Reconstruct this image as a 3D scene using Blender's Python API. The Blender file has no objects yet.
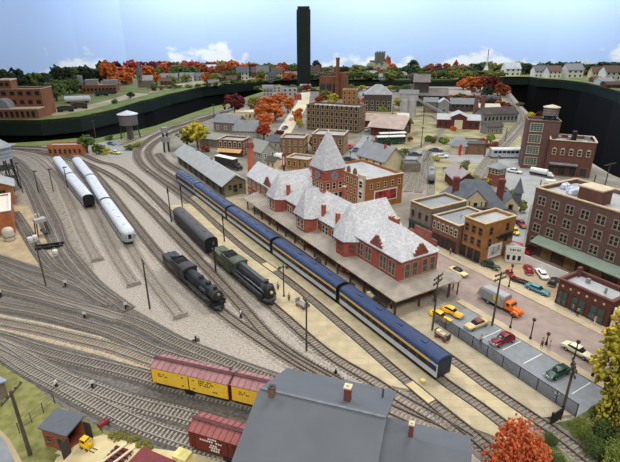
# A large HO model-railway layout in a room, built at the prototype scale of the models (1 unit = 1 scale metre).
import bpy, bmesh, math, random
from mathutils import Vector, Matrix
RN = random.Random(11)
sc = bpy.context.scene
col = sc.collection
# ------------------------------------------------------------------ camera and mapping of sight lines onto the layout
F = 470.0; TH = math.atan((231 - 35) / F); H = 47.0
def at(u, v, z=0.0):
    a = (u - 310) / F; b = (231 - v) / F
    d = Vector((a, math.cos(TH) + b * math.sin(TH), -math.sin(TH) + b * math.cos(TH)))
    t = (z - H) / d.z
    return Vector((d.x * t, d.y * t, z))
def ztop(p, v):
    b = (231 - v) / F
    return H + p[1] * (-math.sin(TH) + b * math.cos(TH)) / (math.cos(TH) + b * math.sin(TH))
DX, DY = .515, -.857
ROT = math.atan2(DY, DX)
def SN(s, n, z=0.0): return Vector((s * DX - n * DY, s * DY + n * DX, z))
def sn(p): return (p[0] * DX + p[1] * DY, -p[0] * DY + p[1] * DX)
cam_d = bpy.data.cameras.new('camera'); cam = bpy.data.objects.new('camera', cam_d); col.objects.link(cam)
cam_d.sensor_width = 36; cam_d.lens = F / 620 * 36; cam_d.clip_end = 4000; cam_d.clip_start = 1
cam.location = (0, 0, H); cam.rotation_euler = (math.pi / 2 - TH, 0, 0); sc.camera = cam
# ------------------------------------------------------------------ materials
def lin(c):
    c = c / 255
    return c / 12.92 if c <= .04045 else ((c + .055) / 1.055) ** 2.4
MATS = {}
def M(name, rgb=(128, 128, 128), rough=.85, var=.18, scale=1.5, metal=0.0, kind='noise', rgb2=None, bump=0.0, bw=.6, bh=.25, emit=0):
    if name in MATS: return MATS[name]
    m = bpy.data.materials.new(name); m.use_nodes = True
    nt = m.node_tree; N = nt.nodes; L = nt.links
    b = N['Principled BSDF']; b.inputs['Roughness'].default_value = rough; b.inputs['Metallic'].default_value = metal
    if 'Specular IOR Level' in b.inputs: b.inputs['Specular IOR Level'].default_value = .35
    c = [lin(x) for x in rgb]
    c2 = [lin(x) for x in rgb2] if rgb2 else None
    tc = N.new('ShaderNodeTexCoord')
    nz = N.new('ShaderNodeTexNoise'); nz.inputs['Scale'].default_value = scale; nz.inputs['Detail'].default_value = 4
    L.new(tc.outputs['Object'], nz.inputs['Vector'])
    rp = N.new('ShaderNodeValToRGB')
    lo = c2 if c2 else [x * (1 - var) for x in c]
    hi = c if c2 else [min(1, x * (1 + var)) for x in c]
    rp.color_ramp.elements[0].position = .33; rp.color_ramp.elements[0].color = (*lo, 1)
    rp.color_ramp.elements[1].position = .67; rp.color_ramp.elements[1].color = (*hi, 1)
    L.new(nz.outputs['Fac'], rp.inputs['Fac'])
    out = rp.outputs['Color']
    if kind in ('brick', 'slab', 'shingle'):
        sx = N.new('ShaderNodeSeparateXYZ'); L.new(tc.outputs['Object'], sx.inputs[0])
        cb = N.new('ShaderNodeCombineXYZ')
        if kind == 'slab':
            L.new(sx.outputs['X'], cb.inputs['X']); L.new(sx.outputs['Y'], cb.inputs['Y'])
        else:
            ad = N.new('ShaderNodeMath'); L.new(sx.outputs['X'], ad.inputs[0]); L.new(sx.outputs['Y'], ad.inputs[1])
            L.new(ad.outputs[0], cb.inputs['X']); L.new(sx.outputs['Z'], cb.inputs['Y'])
        bt = N.new('ShaderNodeTexBrick'); bt.inputs['Scale'].default_value = 1
        bt.inputs['Brick Width'].default_value = bw; bt.inputs['Row Height'].default_value = bh
        bt.inputs['Mortar Size'].default_value = .02 if kind != 'slab' else .05
        bt.inputs['Color1'].default_value = (1, 1, 1, 1); bt.inputs['Color2'].default_value = (.86, .86, .86, 1)
        k = 1.25 if kind == 'brick' else .78
        bt.inputs['Mortar'].default_value = (k, k, k, 1)
        L.new(cb.outputs[0], bt.inputs['Vector'])
        mx = N.new('ShaderNodeMix'); mx.data_type = 'RGBA'; mx.blend_type = 'MULTIPLY'; mx.inputs['Factor'].default_value = 1
        L.new(out, mx.inputs['A']); L.new(bt.outputs['Color'], mx.inputs['B']); out = mx.outputs['Result']
    L.new(out, b.inputs['Base Color'])
    if bump:
        bp = N.new('ShaderNodeBump'); bp.inputs['Strength'].default_value = bump; bp.inputs['Distance'].default_value = .3
        L.new(nz.outputs['Fac'], bp.inputs['Height']); L.new(bp.outputs[0], b.inputs['Normal'])
    MATS[name] = m
    return m
# ------------------------------------------------------------------ mesh builder
class MB:
    def __init__(s): s.v = []; s.f = []
    def add(s, vs, fs):
        o = len(s.v); s.v += [tuple(p) for p in vs]; s.f += [tuple(o + i for i in f) for f in fs]; return s
    def box(s, x0, x1, y0, y1, z0, z1):
        return s.add([(x0, y0, z0), (x1, y0, z0), (x1, y1, z0), (x0, y1, z0), (x0, y0, z1), (x1, y0, z1), (x1, y1, z1), (x0, y1, z1)],
                     [(3, 2, 1, 0), (4, 5, 6, 7), (0, 1, 5, 4), (1, 2, 6, 5), (2, 3, 7, 6), (3, 0, 4, 7)])
    def prism(s, pts, z0, z1):
        a = sum(pts[i][0] * pts[(i + 1) % len(pts)][1] - pts[(i + 1) % len(pts)][0] * pts[i][1] for i in range(len(pts)))
        if a < 0: pts = pts[::-1]
        n = len(pts)
        return s.add([(p[0], p[1], z0) for p in pts] + [(p[0], p[1], z1) for p in pts],
                     [tuple(range(n))[::-1], tuple(range(n, 2 * n))] + [(i, (i + 1) % n, n + (i + 1) % n, n + i) for i in range(n)])
    def exx(s, prof, x0, x1):                       # profile in (y,z) extruded along x
        a = sum(prof[i][0] * prof[(i + 1) % len(prof)][1] - prof[(i + 1) % len(prof)][0] * prof[i][1] for i in range(len(prof)))
        if a < 0: prof = prof[::-1]
        n = len(prof)
        return s.add([(x0, p[0], p[1]) for p in prof] + [(x1, p[0], p[1]) for p in prof],
                     [tuple(range(n))[::-1], tuple(range(n, 2 * n))] + [(i, (i + 1) % n, n + (i + 1) % n, n + i) for i in range(n)])
    def exy(s, prof, y0, y1):                       # profile in (x,z) extruded along y
        m = MB().exx(prof, y0, y1)
        return s.add([(p[1], p[0], p[2]) for p in m.v], [f[::-1] for f in m.f])
    def cone(s, p, q, r0, r1, n=8):
        p = Vector(p); q = Vector(q); d = (q - p).normalized()
        a = d.orthogonal().normalized(); b = d.cross(a)
        vs = []
        for c, r in ((p, r0), (q, r1)):
            for i in range(n):
                t = 2 * math.pi * i / n
                vs.append(c + (a * math.cos(t) + b * math.sin(t)) * r)
        return s.add(vs, [tuple(range(n))[::-1], tuple(range(n, 2 * n))] + [(i, (i + 1) % n, n + (i + 1) % n, n + i) for i in range(n)])
    def tube(s, p, q, r, n=6): return s.cone(p, q, r, r, n)
    def lathe(s, prof, c=(0, 0, 0), n=16, axis='z'):
        vs = []
        for r, h in prof:
            for i in range(n):
                t = 2 * math.pi * i / n
                x, y = r * math.cos(t), r * math.sin(t)
                vs.append((c[0] + x, c[1] + y, c[2] + h) if axis == 'z' else (c[0] + h, c[1] + x, c[2] + y))
        m = len(prof)
        fs = [(k * n + i, k * n + (i + 1) % n, (k + 1) * n + (i + 1) % n, (k + 1) * n + i) for k in range(m - 1) for i in range(n)]
        fs += [tuple(range(n))[::-1], tuple(range((m - 1) * n, m * n))]
        return s.add(vs, fs)
    def loft(s, st, n=14, p=3.0):                   # stations (x, half width, z0, z1): superellipse rings
        vs = []
        for x, hw, z0, z1 in st:
            for i in range(n):
                t = 2 * math.pi * (i + .5) / n
                c, q = math.cos(t), math.sin(t)
                vs.append((x, math.copysign(abs(c) ** (2 / p), c) * hw, (z0 + z1) / 2 + math.copysign(abs(q) ** (2 / p), q) * (z1 - z0) / 2))
        m = len(st)
        fs = [(k * n + i, (k + 1) * n + i, (k + 1) * n + (i + 1) % n, k * n + (i + 1) % n) for k in range(m - 1) for i in range(n)]
        fs += [tuple(range(n)), tuple(range((m - 1) * n, m * n))[::-1]]
        return s.add(vs, fs)
    def mesh(s, name, mat=None, smooth=False):
        me = bpy.data.meshes.new(name); me.from_pydata(s.v, [], s.f)
        bm = bmesh.new(); bm.from_mesh(me); bmesh.ops.recalc_face_normals(bm, faces=bm.faces); bm.to_mesh(me); bm.free()
        if mat: me.materials.append(mat)
        if smooth:
            for p in me.polygons: p.use_smooth = True
            try: me.set_sharp_from_angle(angle=math.radians(40))
            except Exception: pass
        return me
    def build(s, name, mat, parent=None, smooth=False, loc=None, rot=0, kind=None):
        return inst(name, s.mesh(name, mat, smooth), parent, loc, rot, kind)
def inst(name, me, parent=None, loc=None, rot=0, kind=None):
    o = bpy.data.objects.new(name, me); col.objects.link(o)
    if parent is not None: o.parent = parent
    if loc is not None: o.location = loc
    if rot: o.rotation_euler = (0, 0, rot)
    if kind: o['kind'] = kind
    return o
def tag(o, label, cat, group=None):
    o['label'] = label; o['category'] = cat
    if group: o['group'] = group
    return o
def thing(name, label, cat, loc=(0, 0, 0), rot=0, group=None):
    o = bpy.data.objects.new(name, None); col.objects.link(o); o.empty_display_size = .5
    o.location = loc; o.rotation_euler = (0, 0, rot)
    return tag(o, label, cat, group)
KIDS = {}
def copy_tree(o, label=None, loc=None, rot=None, group=None, parent=None):
    c = o.copy(); col.objects.link(c)
    if parent is not None: c.parent = parent
    if label: c['label'] = label
    if group: c['group'] = group
    if loc is not None: c.location = loc
    if rot is not None: c.rotation_euler = (0, 0, rot)
    for ch in kids(o): copy_tree(ch, parent=c)
    return c
def kids(o): return list(o.children)
def ground(name, pts, z0, z1, mat):
    return MB().prism([(p[0], p[1]) for p in pts], z0, z1).build(name, mat, kind='structure')
def px(*l): return [at(u, v) for u, v in l]
# ------------------------------------------------------------------ palette
GRAVEL = M('gravel', (168, 160, 150), .95, .26, 2.6, bump=.4)
CINDER = M('cinder', (112, 107, 101), .95, .35, 2.2, bump=.4)
YARD = M('yard_dirt', (142, 134, 123), .95, .3, .9, bump=.3)
TAN = M('tan_dirt', (172, 154, 124), .95, .2, .35)
TOWN = M('town_ground', (154, 149, 137), .95, .3, .12, rgb2=(116, 112, 100))
CREAMG = M('cream_earth', (184, 174, 138), .95, .3, .14, rgb2=(126, 124, 90))
ROAD = M('asphalt', (158, 161, 162), .9, .12, .3)
STREETM = M('street_brick', (158, 141, 134), .9, .12, .5)
WALKM = M('sidewalk_concrete', (190, 175, 148), .9, .1, .7)
LOT = M('parking_asphalt', (136, 142, 148), .9, .1, .8)
PLATM = M('platform_planks', (192, 178, 146), .9, .12, .5, kind='slab', bw=3.0, bh=1.5)
PLATW = M('station_walk', (178, 166, 142), .9, .12, .5, kind='slab', bw=3.0, bh=1.5)
GRASSM = M('grass_mat', (142, 142, 88), .95, .3, .8, rgb2=(112, 112, 62), bump=.5)
GREENB = M('bank_green', (128, 138, 76), .95, .3, .08, rgb2=(96, 112, 48))
PADM = M('concrete_pad', (208, 192, 150), .9, .12, .4)
DRAPE = M('black_drape', (9, 10, 12), .95, .3, .05)
FASC = M('green_fascia', (26, 42, 36), .85, .2, .02)
RAILM = M('rail_steel', (150, 144, 136), .5, .2, 1.0, metal=.2)
RAILR = M('rail_rust', (84, 74, 68), .6, .2, 1.0)
TIEC = M('tie_cinder', (132, 124, 114), .95, .35, 1.7)
TIEP = M('tie_pale', (132, 122, 111), .95, .3, 1.7)
TIES = M('tie_stub', (164, 156, 145), .95, .2, 1.7)
TIEY = M('tie_yard', (122, 115, 107), .95, .3, 1.7)
RAILG = M('rail_dull', (138, 128, 118), .6, .15, 1.0)
TIEM = M('tie_wood', (76, 66, 58), .95, .35, 1.7)
TIEG = M('tie_grey', (150, 144, 134), .95, .3, 1.7)
TIEB = M('tie_weathered', (108, 98, 88), .95, .35, 1.7)
BALG = M('ballast_grey', (132, 126, 119), .95, .35, 2.2)
BALD = M('ballast_dark', (94, 90, 86), .95, .35, 2.2)
BALT = M('ballast_tan', (178, 164, 142), .95, .25, 2.2)
BALL = M('ballast_light', (164, 156, 146), .95, .3, 2.2)
REDB = M('red_brick', (168, 90, 76), .9, .16, .7, kind='brick')
DREDB = M('dark_brick', (112, 76, 68), .9, .18, .7, kind='brick')
BROWNB = M('brown_brick', (128, 98, 78), .9, .2, .7, kind='brick')
ORNGB = M('orange_brick', (176, 108, 68), .9, .16, .7, kind='brick')
YELB = M('yellow_brick', (164, 118, 72), .9, .18, .7, kind='brick')
GREYB = M('grey_brick', (128, 118, 106), .9, .18, .7, kind='brick')
SHING = M('white_shingle', (218, 219, 222), .9, .2, 2.2, kind='shingle', bw=1.0, bh=.5, rgb2=(184, 186, 192))
GREYR = M('grey_roof', (140, 144, 150), .8, .12, .25)
SLATE = M('slate_roof', (96, 102, 112), .8, .15, .6)
PALER = M('pale_roof', (168, 171, 174), .85, .14, .3)
PINKR = M('tan_roof', (186, 168, 160), .85, .14, .3)
DARKR = M('dark_roof', (86, 82, 80), .9, .2, .3)
STONE = M('limestone', (198, 184, 160), .9, .12, 1)
CREAM = M('cream_paint', (214, 202, 168), .8, .1, 1)
WHITE = M('white_paint', (226, 226, 222), .7, .05, 1)
PANE = M('window_glass', (34, 42, 46), .2, .2, .4)
PANEG = M('teal_glass', (66, 92, 92), .2, .2, .4)
BLACK = M('black_metal', (30, 31, 33), .5, .2, 1)
IRON = M('dark_iron', (58, 58, 58), .6, .2, 1)
POLEW = M('pole_wood', (84, 76, 66), .9, .25, 1)
GREYM = M('grey_metal', (138, 140, 144), .6, .15, .8)
SILVER = M('silver_metal', (196, 202, 210), .38, .06, .5, metal=.35)
SILVR = M('silver_roof', (206, 212, 220), .5, .05, .5)
CHROME = M('chrome', (206, 206, 206), .25, .05, 1, metal=.8)
RUBBER = M('tyre_rubber', (32, 32, 32), .85, .1, 1)
BLUE = M('train_blue', (46, 64, 102), .55, .12, .8)
NAVY = M('train_navy', (34, 44, 66), .5, .12, .8)
TYEL = M('stripe_yellow', (226, 180, 84), .6, .06, 1)
REEF = M('reefer_yellow', (252, 206, 66), .7, .06, 1)
ROOFP = M('boxcar_roof', (162, 120, 122), .8, .12, 1)
BOXR = M('boxcar_red', (112, 44, 38), .75, .12, 1)
LOCO = M('loco_black', (38, 40, 44), .5, .25, .8)
LOCOG = M('loco_green', (78, 86, 68), .55, .2, .6)
LOCOS = M('loco_grey', (74, 78, 84), .55, .12, .6)
AWN = M('green_awning', (128, 144, 130), .8, .1, .5)
TRIMB = M('brick_trim', (176, 132, 112), .85, .1, 1)
TRIMT = M('tan_trim', (190, 168, 132), .8, .12, 1)
def paint(name, rgb): return M(name, rgb, .35, .04, 1)
# ------------------------------------------------------------------ the room
FLZ = -88
MB().prism([(-900, -300), (1000, -300), (1000, 1000), (-900, 1000)], FLZ - 2, FLZ).build('floor', M('floor_dark', (12, 12, 14), .9, .2, .02), kind='structure')
def sky_mat():
    m = bpy.data.materials.new('painted_sky'); m.use_nodes = True; nt = m.node_tree; N = nt.nodes; L = nt.links
    b = N['Principled BSDF']; b.inputs['Roughness'].default_value = .95; b.inputs['Specular IOR Level'].default_value = .1
    tc = N.new('ShaderNodeTexCoord'); sx = N.new('ShaderNodeSeparateXYZ'); L.new(tc.outputs['Object'], sx.inputs[0])
    nz = N.new('ShaderNodeTexNoise'); nz.inputs['Scale'].default_value = .021; nz.inputs['Detail'].default_value = 6; nz.inputs['Roughness'].default_value = .55
    mp = N.new('ShaderNodeMapping'); mp.inputs['Scale'].default_value = (1, 1, 1.5); mp.inputs['Location'].default_value = (13, 7, 3)
    L.new(tc.outputs['Object'], mp.inputs[0]); L.new(mp.outputs[0], nz.inputs['Vector'])
    mr = N.new('ShaderNodeMapRange'); mr.inputs['From Min'].default_value = 0; mr.inputs['From Max'].default_value = 46
    mr.inputs['To Min'].default_value = .12; mr.inputs['To Max'].default_value = -.22
    L.new(sx.outputs['Z'], mr.inputs['Value'])
    ad = N.new('ShaderNodeMath'); L.new(nz.outputs['Fac'], ad.inputs[0]); L.new(mr.outputs[0], ad.inputs[1])
    rp = N.new('ShaderNodeValToRGB'); rp.color_ramp.elements[0].position = .49; rp.color_ramp.elements[1].position = .57
    rp.color_ramp.elements[0].color = (lin(172), lin(197), lin(238), 1); rp.color_ramp.elements[1].color = (lin(226), lin(232), lin(240), 1)
    L.new(ad.outputs[0], rp.inputs['Fac']); L.new(rp.outputs['Color'], b.inputs['Base Color'])
    return m
SKY = sky_mat()
def wall(name, pts, z0, z1, mat, t=4):
    m = MB()
    n = len(pts)
    vs = []
    for i, p in enumerate(pts):
        a = Vector(pts[max(0, i - 1)]); c = Vector(pts[min(n - 1, i + 1)]); d = (c - a).normalized(); q = Vector((-d.y, d.x)) * t
        for o in ((0, 0), (q.x, q.y)):
            vs += [(p[0] + o[0], p[1] + o[1], z0), (p[0] + o[0], p[1] + o[1], z1)]
    fs = []
    for i in range(n - 1):
        a = 4 * i; b = 4 * (i + 1)
        fs += [(a, b, b + 1, a + 1), (a + 2, a + 3, b + 3, b + 2), (a + 1, b + 1, b + 3, a + 3), (a, a + 2, b + 2, b)]
    fs += [(0, 1, 3, 2), (4 * n - 4, 4 * n - 2, 4 * n - 1, 4 * n - 3)]
    return m.add(vs, fs).build(name, mat, kind='structure')
wall('wall_left', [(-282, 612), (-470, 250), (-520, -250)][::-1], FLZ, 260, SKY)
wall('wall_back', [(-282, 612), (-240, 655), (-140, 690), (60, 705), (330, 700), (450, 680)], FLZ, 260, SKY)
wall('wall_right', [(450, 680), (560, 620), (660, 480), (720, 200), (760, -250)], FLZ, 260, SKY)
# near table (the deck we look down on) and its drape
near_edge = px((17, 143), (49, 141), (75, 138.5), (95, 139), (109, 135.7), (137, 130.5), (155, 126), (193, 112.7), (211, 107), (226, 104), (243, 98), (262, 92), (280, 88), (330, 86.5), (420, 86.5), (490, 87), (508, 89.5), (521, 105), (545, 130), (592, 163), (622, 181))
NE = [(-190, 214)] + [(p.x, p.y) for p in near_edge] + [(205, 120), (200, 10), (-190, 10)]
MB().prism(NE, -7, 0).build('ground_deck', GRAVEL, kind='structure')
MB().prism([(p[0] * .985, 10 + (p[1] - 10) * .985) for p in NE], FLZ, -7).build('trim_deck_drape', DRAPE, kind='structure')
ft = px((-60, 117), (-30, 119), (0, 120.4), (40, 120.6), (80, 117), (115, 109.5), (140, 101.5), (150, 99.6), (170, 94), (189, 90), (202, 87), (230, 84), (248, 82.3), (268, 80.6), (298, 80), (380, 80), (455, 80.3), (485, 78.5), (504, 77), (530, 77), (540, 78.5), (563, 80), (585, 82.8), (602, 86.8), (620, 92), (650, 105), (700, 130), (760, 165))
FT = [(p.x, p.y) for p in ft]
BACK = [(-505, -240)][:0]
deck2 = FT + [(640, 470), (556, 612), (446, 672), (330, 694), (60, 699), (-138, 684), (-236, 650), (-276, 610), (-462, 255)]
MB().prism(deck2, -1.5, 0).build('ground_back_deck', M('back_earth', (134, 136, 84), .95, .3, .06, rgb2=(92, 104, 56)), kind='structure')
def band(name, pts, z0, z1, off, mat, t=1.0):
    return wall(name, [(p[0] , p[1] + off) for p in pts], z0, z1, mat, t)
band('trim_back_fascia', FT, -9, .15, 0, FASC)
band('trim_back_drape', FT, FLZ, -8.5, 5, DRAPE)
# green grassy banks along the near table's far edge and the back table's front edge
def strip(name, pts, w, z0, z1, mat):
    m = MB(); n = len(pts); L_ = []; R_ = []
    for i, p in enumerate(pts):
        a = Vector(pts[max(0, i - 1)][:2]); c = Vector(pts[min(n - 1, i + 1)][:2]); d = (c - a).normalized(); q = Vector((-d.y, d.x))
        L_.append((p[0] + q.x * w[0], p[1] + q.y * w[0])); R_.append((p[0] + q.x * w[1], p[1] + q.y * w[1]))
    return m.prism(L_ + R_[::-1], z0, z1).build(name, mat, kind='structure')
strip('ground_edge_bank', [tuple(p)[:2] for p in near_edge[:12]], (-.5, -11), -.2, .22, GREENB)
strip('ground_back_bank', FT[:14], (1.2, 16), -.2, .3, GREENB)
strip('ground_back_bank_east', FT[14:25], (1.2, 8), -.2, .3, GREENB)
# ------------------------------------------------------------------ ground patches of the near deck
ground('ground_cinder', px((-20, 262), (0, 262), (48, 268), (86, 275), (112, 298), (132, 308), (190, 341), (270, 376), (320, 400), (330, 470), (-60, 470)), -.1, .05, CINDER)
ground('ground_yard', px((-20, 155), (30, 150), (60, 160), (70, 200), (80, 240), (95, 270), (70, 262), (40, 262), (-20, 258)), -.1, .04, YARD)
ground('ground_service', px((14, 206), (28, 205), (42, 232), (62, 246), (48, 262), (25, 268), (0, 262), (-15, 255), (-10, 238), (14, 238)), -.1, .08, TAN)
ground('ground_grass', px((-30, 352), (0, 362), (26, 377), (52, 402), (86, 421), (112, 434), (150, 447), (190, 470), (-60, 480), (-80, 400)), -.1, .12, GRASSM)
ground('ground_loading_pad', px((52, 468), (57, 459), (84, 441), (104, 435.5), (150, 449), (195, 455), (228, 462), (228, 475), (52, 475)), -.1, .2, PADM)
ground('ground_shoulder', px((-40, 424), (0, 430), (10, 440), (22, 462), (24, 476), (-40, 476)), -.1, .15, TAN)
ground('road_corner', px((-40, 430), (0, 436), (6, 443), (15, 462), (16, 476), (-40, 476)), -.1, .18, LOT)
def rect(name, s0, s1, n0, n1, z0, z1, mat, extra=None):
    o = MB().box(s0, s1, n0, n1, z0, z1).build(name, mat, kind='structure'); o.rotation_euler = (0, 0, ROT); return o
def snpoly(name, pts, z0, z1, mat):
    o = MB().prism(pts, z0, z1).build(name, mat, kind='structure'); o.rotation_euler = (0, 0, ROT); return o
ground('ground_town', [SN(-14, 64), SN(-150, 57), SN(-195, 50)] + px((160, 137), (195, 118), (228, 108), (262, 96), (282, 90.5), (330, 88.5), (420, 88.5), (487, 89), (506, 92), (518, 106), (543, 132), (585, 163)) + [SN(-14, 140)], -.1, .03, TOWN)
ground('ground_cream', px((372, 165), (395, 135), (385, 115), (405, 100), (505, 98), (522, 125), (520, 150), (470, 200), (430, 200), (420, 175)), -.1, .05, CREAMG)
rect('parking_lot_ground', -49.5, -22.0, 55.2, 63.7, -.1, .1, LOT)
rect('street', -150, -8, 65.2, 76.6, -.1, .08, STREETM)
rect('sidewalk_lot', -52, -8, 63.7, 65.2, -.1, .25, WALKM)
rect('sidewalk_shops', -160, -8, 76.6, 79.4, -.1, .25, WALKM)
rect('ground_used_car_lot', -61, -42.5, 79.4, 90.4, -.1, .12, M('lot_tan', (178, 160, 134), .95, .12, .4))
rect('ground_dock', -60, -8, 86.5, 91.0, -.1, .11, M('dock_earth', (150, 128, 116), .95, .12, .4))
ground('ground_weeds', px((520, 470), (528, 440), (545, 425), (556, 424), (572, 420), (600, 404), (640, 384), (700, 430), (640, 480)), -.1, .14, M('weeds', (116, 122, 74), .95, .35, .7, rgb2=(78, 88, 48)))
for i in range(6):
    s = -45.5 + i * 3.9
    rect('stall_line', s, s + .14, 58.8, 63.4, .1, .125, WHITE)
ground('ground_back_yard', px((52, 117), (80, 114), (115, 106), (140, 98), (150, 94), (132, 93), (110, 100), (80, 107), (52, 109)), -.1, .2, M('back_yard_dirt', (176, 164, 138), .95, .2, .05))
ground('ground_back_street', px((150, 93), (200, 84), (240, 80.5), (300, 78.5), (300, 77), (235, 78), (190, 82), (148, 89)), -.1, .2, M('back_yard_dirt'))
ground('road_brewery', px((507, 163), (536, 166), (562, 184), (548, 190), (530, 206), (522, 250), (506, 246), (512, 205)), -.1, .085, ROAD)
# roads of the town
ground('road_cross', px((352, 171), (372, 158), (400, 151), (440, 152), (520, 149), (530, 168), (519, 206), (512, 240), (500, 236), (505, 205), (488, 164), (440, 160), (400, 164), (372, 176)), -.1, .09, ROAD)
ground('road_avenue', px((340, 163), (362, 138), (364, 104), (357, 88), (371, 88), (377, 104), (375, 132), (360, 159)), -.1, .07, ROAD)
ground('road_west', px((270, 141), (297, 103), (303, 87), (311, 87), (309, 103), (286, 141)), -.1, .07, M('pale_road', (222, 212, 184), .9, .1, .1))
ground('road_depot', px((98, 138), (118, 141), (131, 152), (123, 157), (108, 158), (94, 146)), -.1, .12, ROAD)
ground('ground_depot_yard', px((118, 140), (140, 136), (152, 142), (146, 152), (134, 152), (124, 146)), -.1, .1, CREAMG)
# ------------------------------------------------------------------ tracks
TRK = {}
def smooth_line(P, step):
    P = [Vector(p) for p in P]; out = []
    Q = [P[0] * 2 - P[1]] + P + [P[-1] * 2 - P[-2]]
    for i in range(1, len(Q) - 2):
        a, b, c, d = Q[i - 1:i + 3]
        n = max(2, int((c - b).length / .3))
        for k in range(n):
            t = k / n
            out.append(.5 * ((2 * b) + (c - a) * t + (2 * a - 5 * b + 4 * c - d) * t * t + (3 * b - a - 3 * c + d) * t ** 3))
    out.append(P[-1])
    res = [out[0]]; acc = 0
    for i in range(1, len(out)):
        seg = (out[i] - out[i - 1]).length
        if seg < 1e-6: continue
        while acc + seg >= step:
            t = (step - acc) / seg
            q = out[i - 1].lerp(out[i], t); res.append(q)
            out[i - 1] = q; seg = (out[i] - q).length; acc = 0
        acc += seg
    return res
def offset(pts, o):
    r = []
    for i, p in enumerate(pts):
        d = (pts[min(i + 1, len(pts) - 1)] - pts[max(i - 1, 0)]).normalized()
        r.append(Vector((p.x - d.y * o, p.y + d.x * o)))
    return r
def ribbon(m, pts, prof):                          # prof: list of (offset, z)
    n = len(prof); rows = []
    offs = [offset(pts, o) for o, z in prof]
    vs = [(offs[j][i].x, offs[j][i].y, prof[j][1]) for i in range(len(pts)) for j in range(n)]
    fs = [(i * n + j, i * n + (j + 1) % n, (i + 1) * n + (j + 1) % n, (i + 1) * n + j) for i in range(len(pts) - 1) for j in range(n)]
    fs += [tuple(range(n)), tuple(range((len(pts) - 1) * n, len(pts) * n))[::-1]]
    m.add(vs, fs)
tie_me = {}
TZ = .0
def track(key, label, pix_pts, ties=TIEM, ballast=BALG, bw=1.9, rail=None, single=0, group=None, sp=.62, lift=0.0, pts=None):
    P = pts or [at(u, v).to_2d() for u, v in pix_pts]
    line = smooth_line(P, sp); TRK[key] = line
    root = thing('railway_track', label, 'railway track', (line[len(line) // 2].x, line[len(line) // 2].y, 0), 0, group)
    c = line[len(line) // 2].copy()
    loc = [p - c for p in line]
    coarse = loc[::3] + ([loc[-1]] if (len(loc) - 1) % 3 else [])
    z = lift
    if ballast:
        m = MB(); ribbon(m, coarse, [(-bw - .4, -.02), (bw + .4, -.02), (bw, .17 + z), (-bw, .17 + z)]); m.build('ballast', ballast, root)
    for o in (-.78, .78):
        m = MB(); ribbon(m, coarse, [(o - .08, .27 + z), (o + .08, .27 + z), (o + .07, .5 + z), (o - .07, .5 + z)]); m.build('rail', rail or (RAILR if key[0] in 'ABCDEFX' else RAILM), root)
    k = ties.name
    if k not in tie_me: tie_me[k] = MB().box(-.14, .14, -1.35, 1.35, 0, .17).mesh('tie', ties)
    order = sorted(range(len(loc)), key=lambda i: (line[i].x ** 2 + line[i].y ** 2))
    vis = [i for i in order if abs(line[i].x) < line[i].y * .72 + 4 and line[i].y > 34]
    own = set(vis[:single]); m = MB()
    for i, p in enumerate(loc):
        d = loc[min(i + 1, len(loc) - 1)] - loc[max(i - 1, 0)]; a = math.atan2(d.y, d.x) + RN.uniform(-.03, .03)
        if i in own: inst('tie', tie_me[k], root, (p.x, p.y, .14 + z), a)
        else:
            ca, sa = math.cos(a), math.sin(a)
            b = MB().box(-.14, .14, -1.35, 1.35, .14 + z, .31 + z)
            m.add([(p.x + x * ca - y * sa, p.y + x * sa + y * ca, q) for x, y, q in b.v], b.f)
    if m.v: m.build('ties', ties, root, kind='stuff')
    return root
def on_track(key, p):
    L_ = TRK[key]; i = min(range(len(L_)), key=lambda i: (L_[i].x - p[0]) ** 2 + (L_[i].y - p[1]) ** 2); return i
def pose(key, i, half):                            # chord pose of a vehicle centred on sample i
    L_ = TRK[key]; sp = (L_[1] - L_[0]).length; k = max(1, int(half / sp))
    a = L_[max(0, i - k)]; b = L_[min(len(L_) - 1, i + k)]
    d = b - a; c = (a + b) / 2
    return (c.x, c.y, .5), math.atan2(d.y, d.x)
T = track
T('A', 'track along the station platform edge', None, TIEP, BALG, 1.7, pts=[at(u, v).to_2d() for u, v in [(158, 154), (167, 164), (185, 175)]] + [SN(-140, 47.2).to_2d(), SN(-110, 48.6).to_2d(), SN(-75, 49.2).to_2d(), SN(-55, 49.5).to_2d(), SN(-39, 49.8).to_2d()] + [at(u, v).to_2d() for u, v in [(490, 390), (537, 422.6), (558, 436.5), (590, 462), (612, 480)]])
T('B', 'track under the blue passenger train', [(330, 87), (262, 100), (225, 113), (178, 130.6), (160, 139.5), (149.7, 148.4), (148.8, 155.5), (158.5, 168), (190, 190), (250, 236), (340, 303), (438.5, 379.5), (477, 406.6), (535, 451), (565, 475)], TIEP, BALG, 1.7)
T('C', 'track between the two cream platforms', [(225, 112), (183, 125), (158.6, 134), (141, 146.6), (137, 155.5), (142.6, 166), (158.5, 178.5), (188, 200), (239, 245.6), (289, 283), (350, 334), (397, 375), (447, 416.8), (476, 440), (510, 470)], TIEP, BALG, 1.7, lift=.012)
T('D', 'track under the streamlined steam locomotive', [(0, 147), (40, 148), (75, 153), (100, 162.6), (114, 166), (132, 176.8), (150, 193), (170, 213), (215, 258), (272, 307), (325, 353), (372, 382), (396, 398), (438, 422), (470, 442)], TIEP, BALL, 1.7, lift=.006)
T('E', 'track between the two steam locomotives', [(0, 149), (40, 151), (70, 157.5), (100, 170.5), (119.5, 182), (132, 192.8), (148.5, 208.5), (175, 236), (196, 258), (236.8, 302), (265, 334), (290, 355), (330, 379), (390, 411), (442, 434)], TIEP, BALL, 1.7, single=60)
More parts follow.
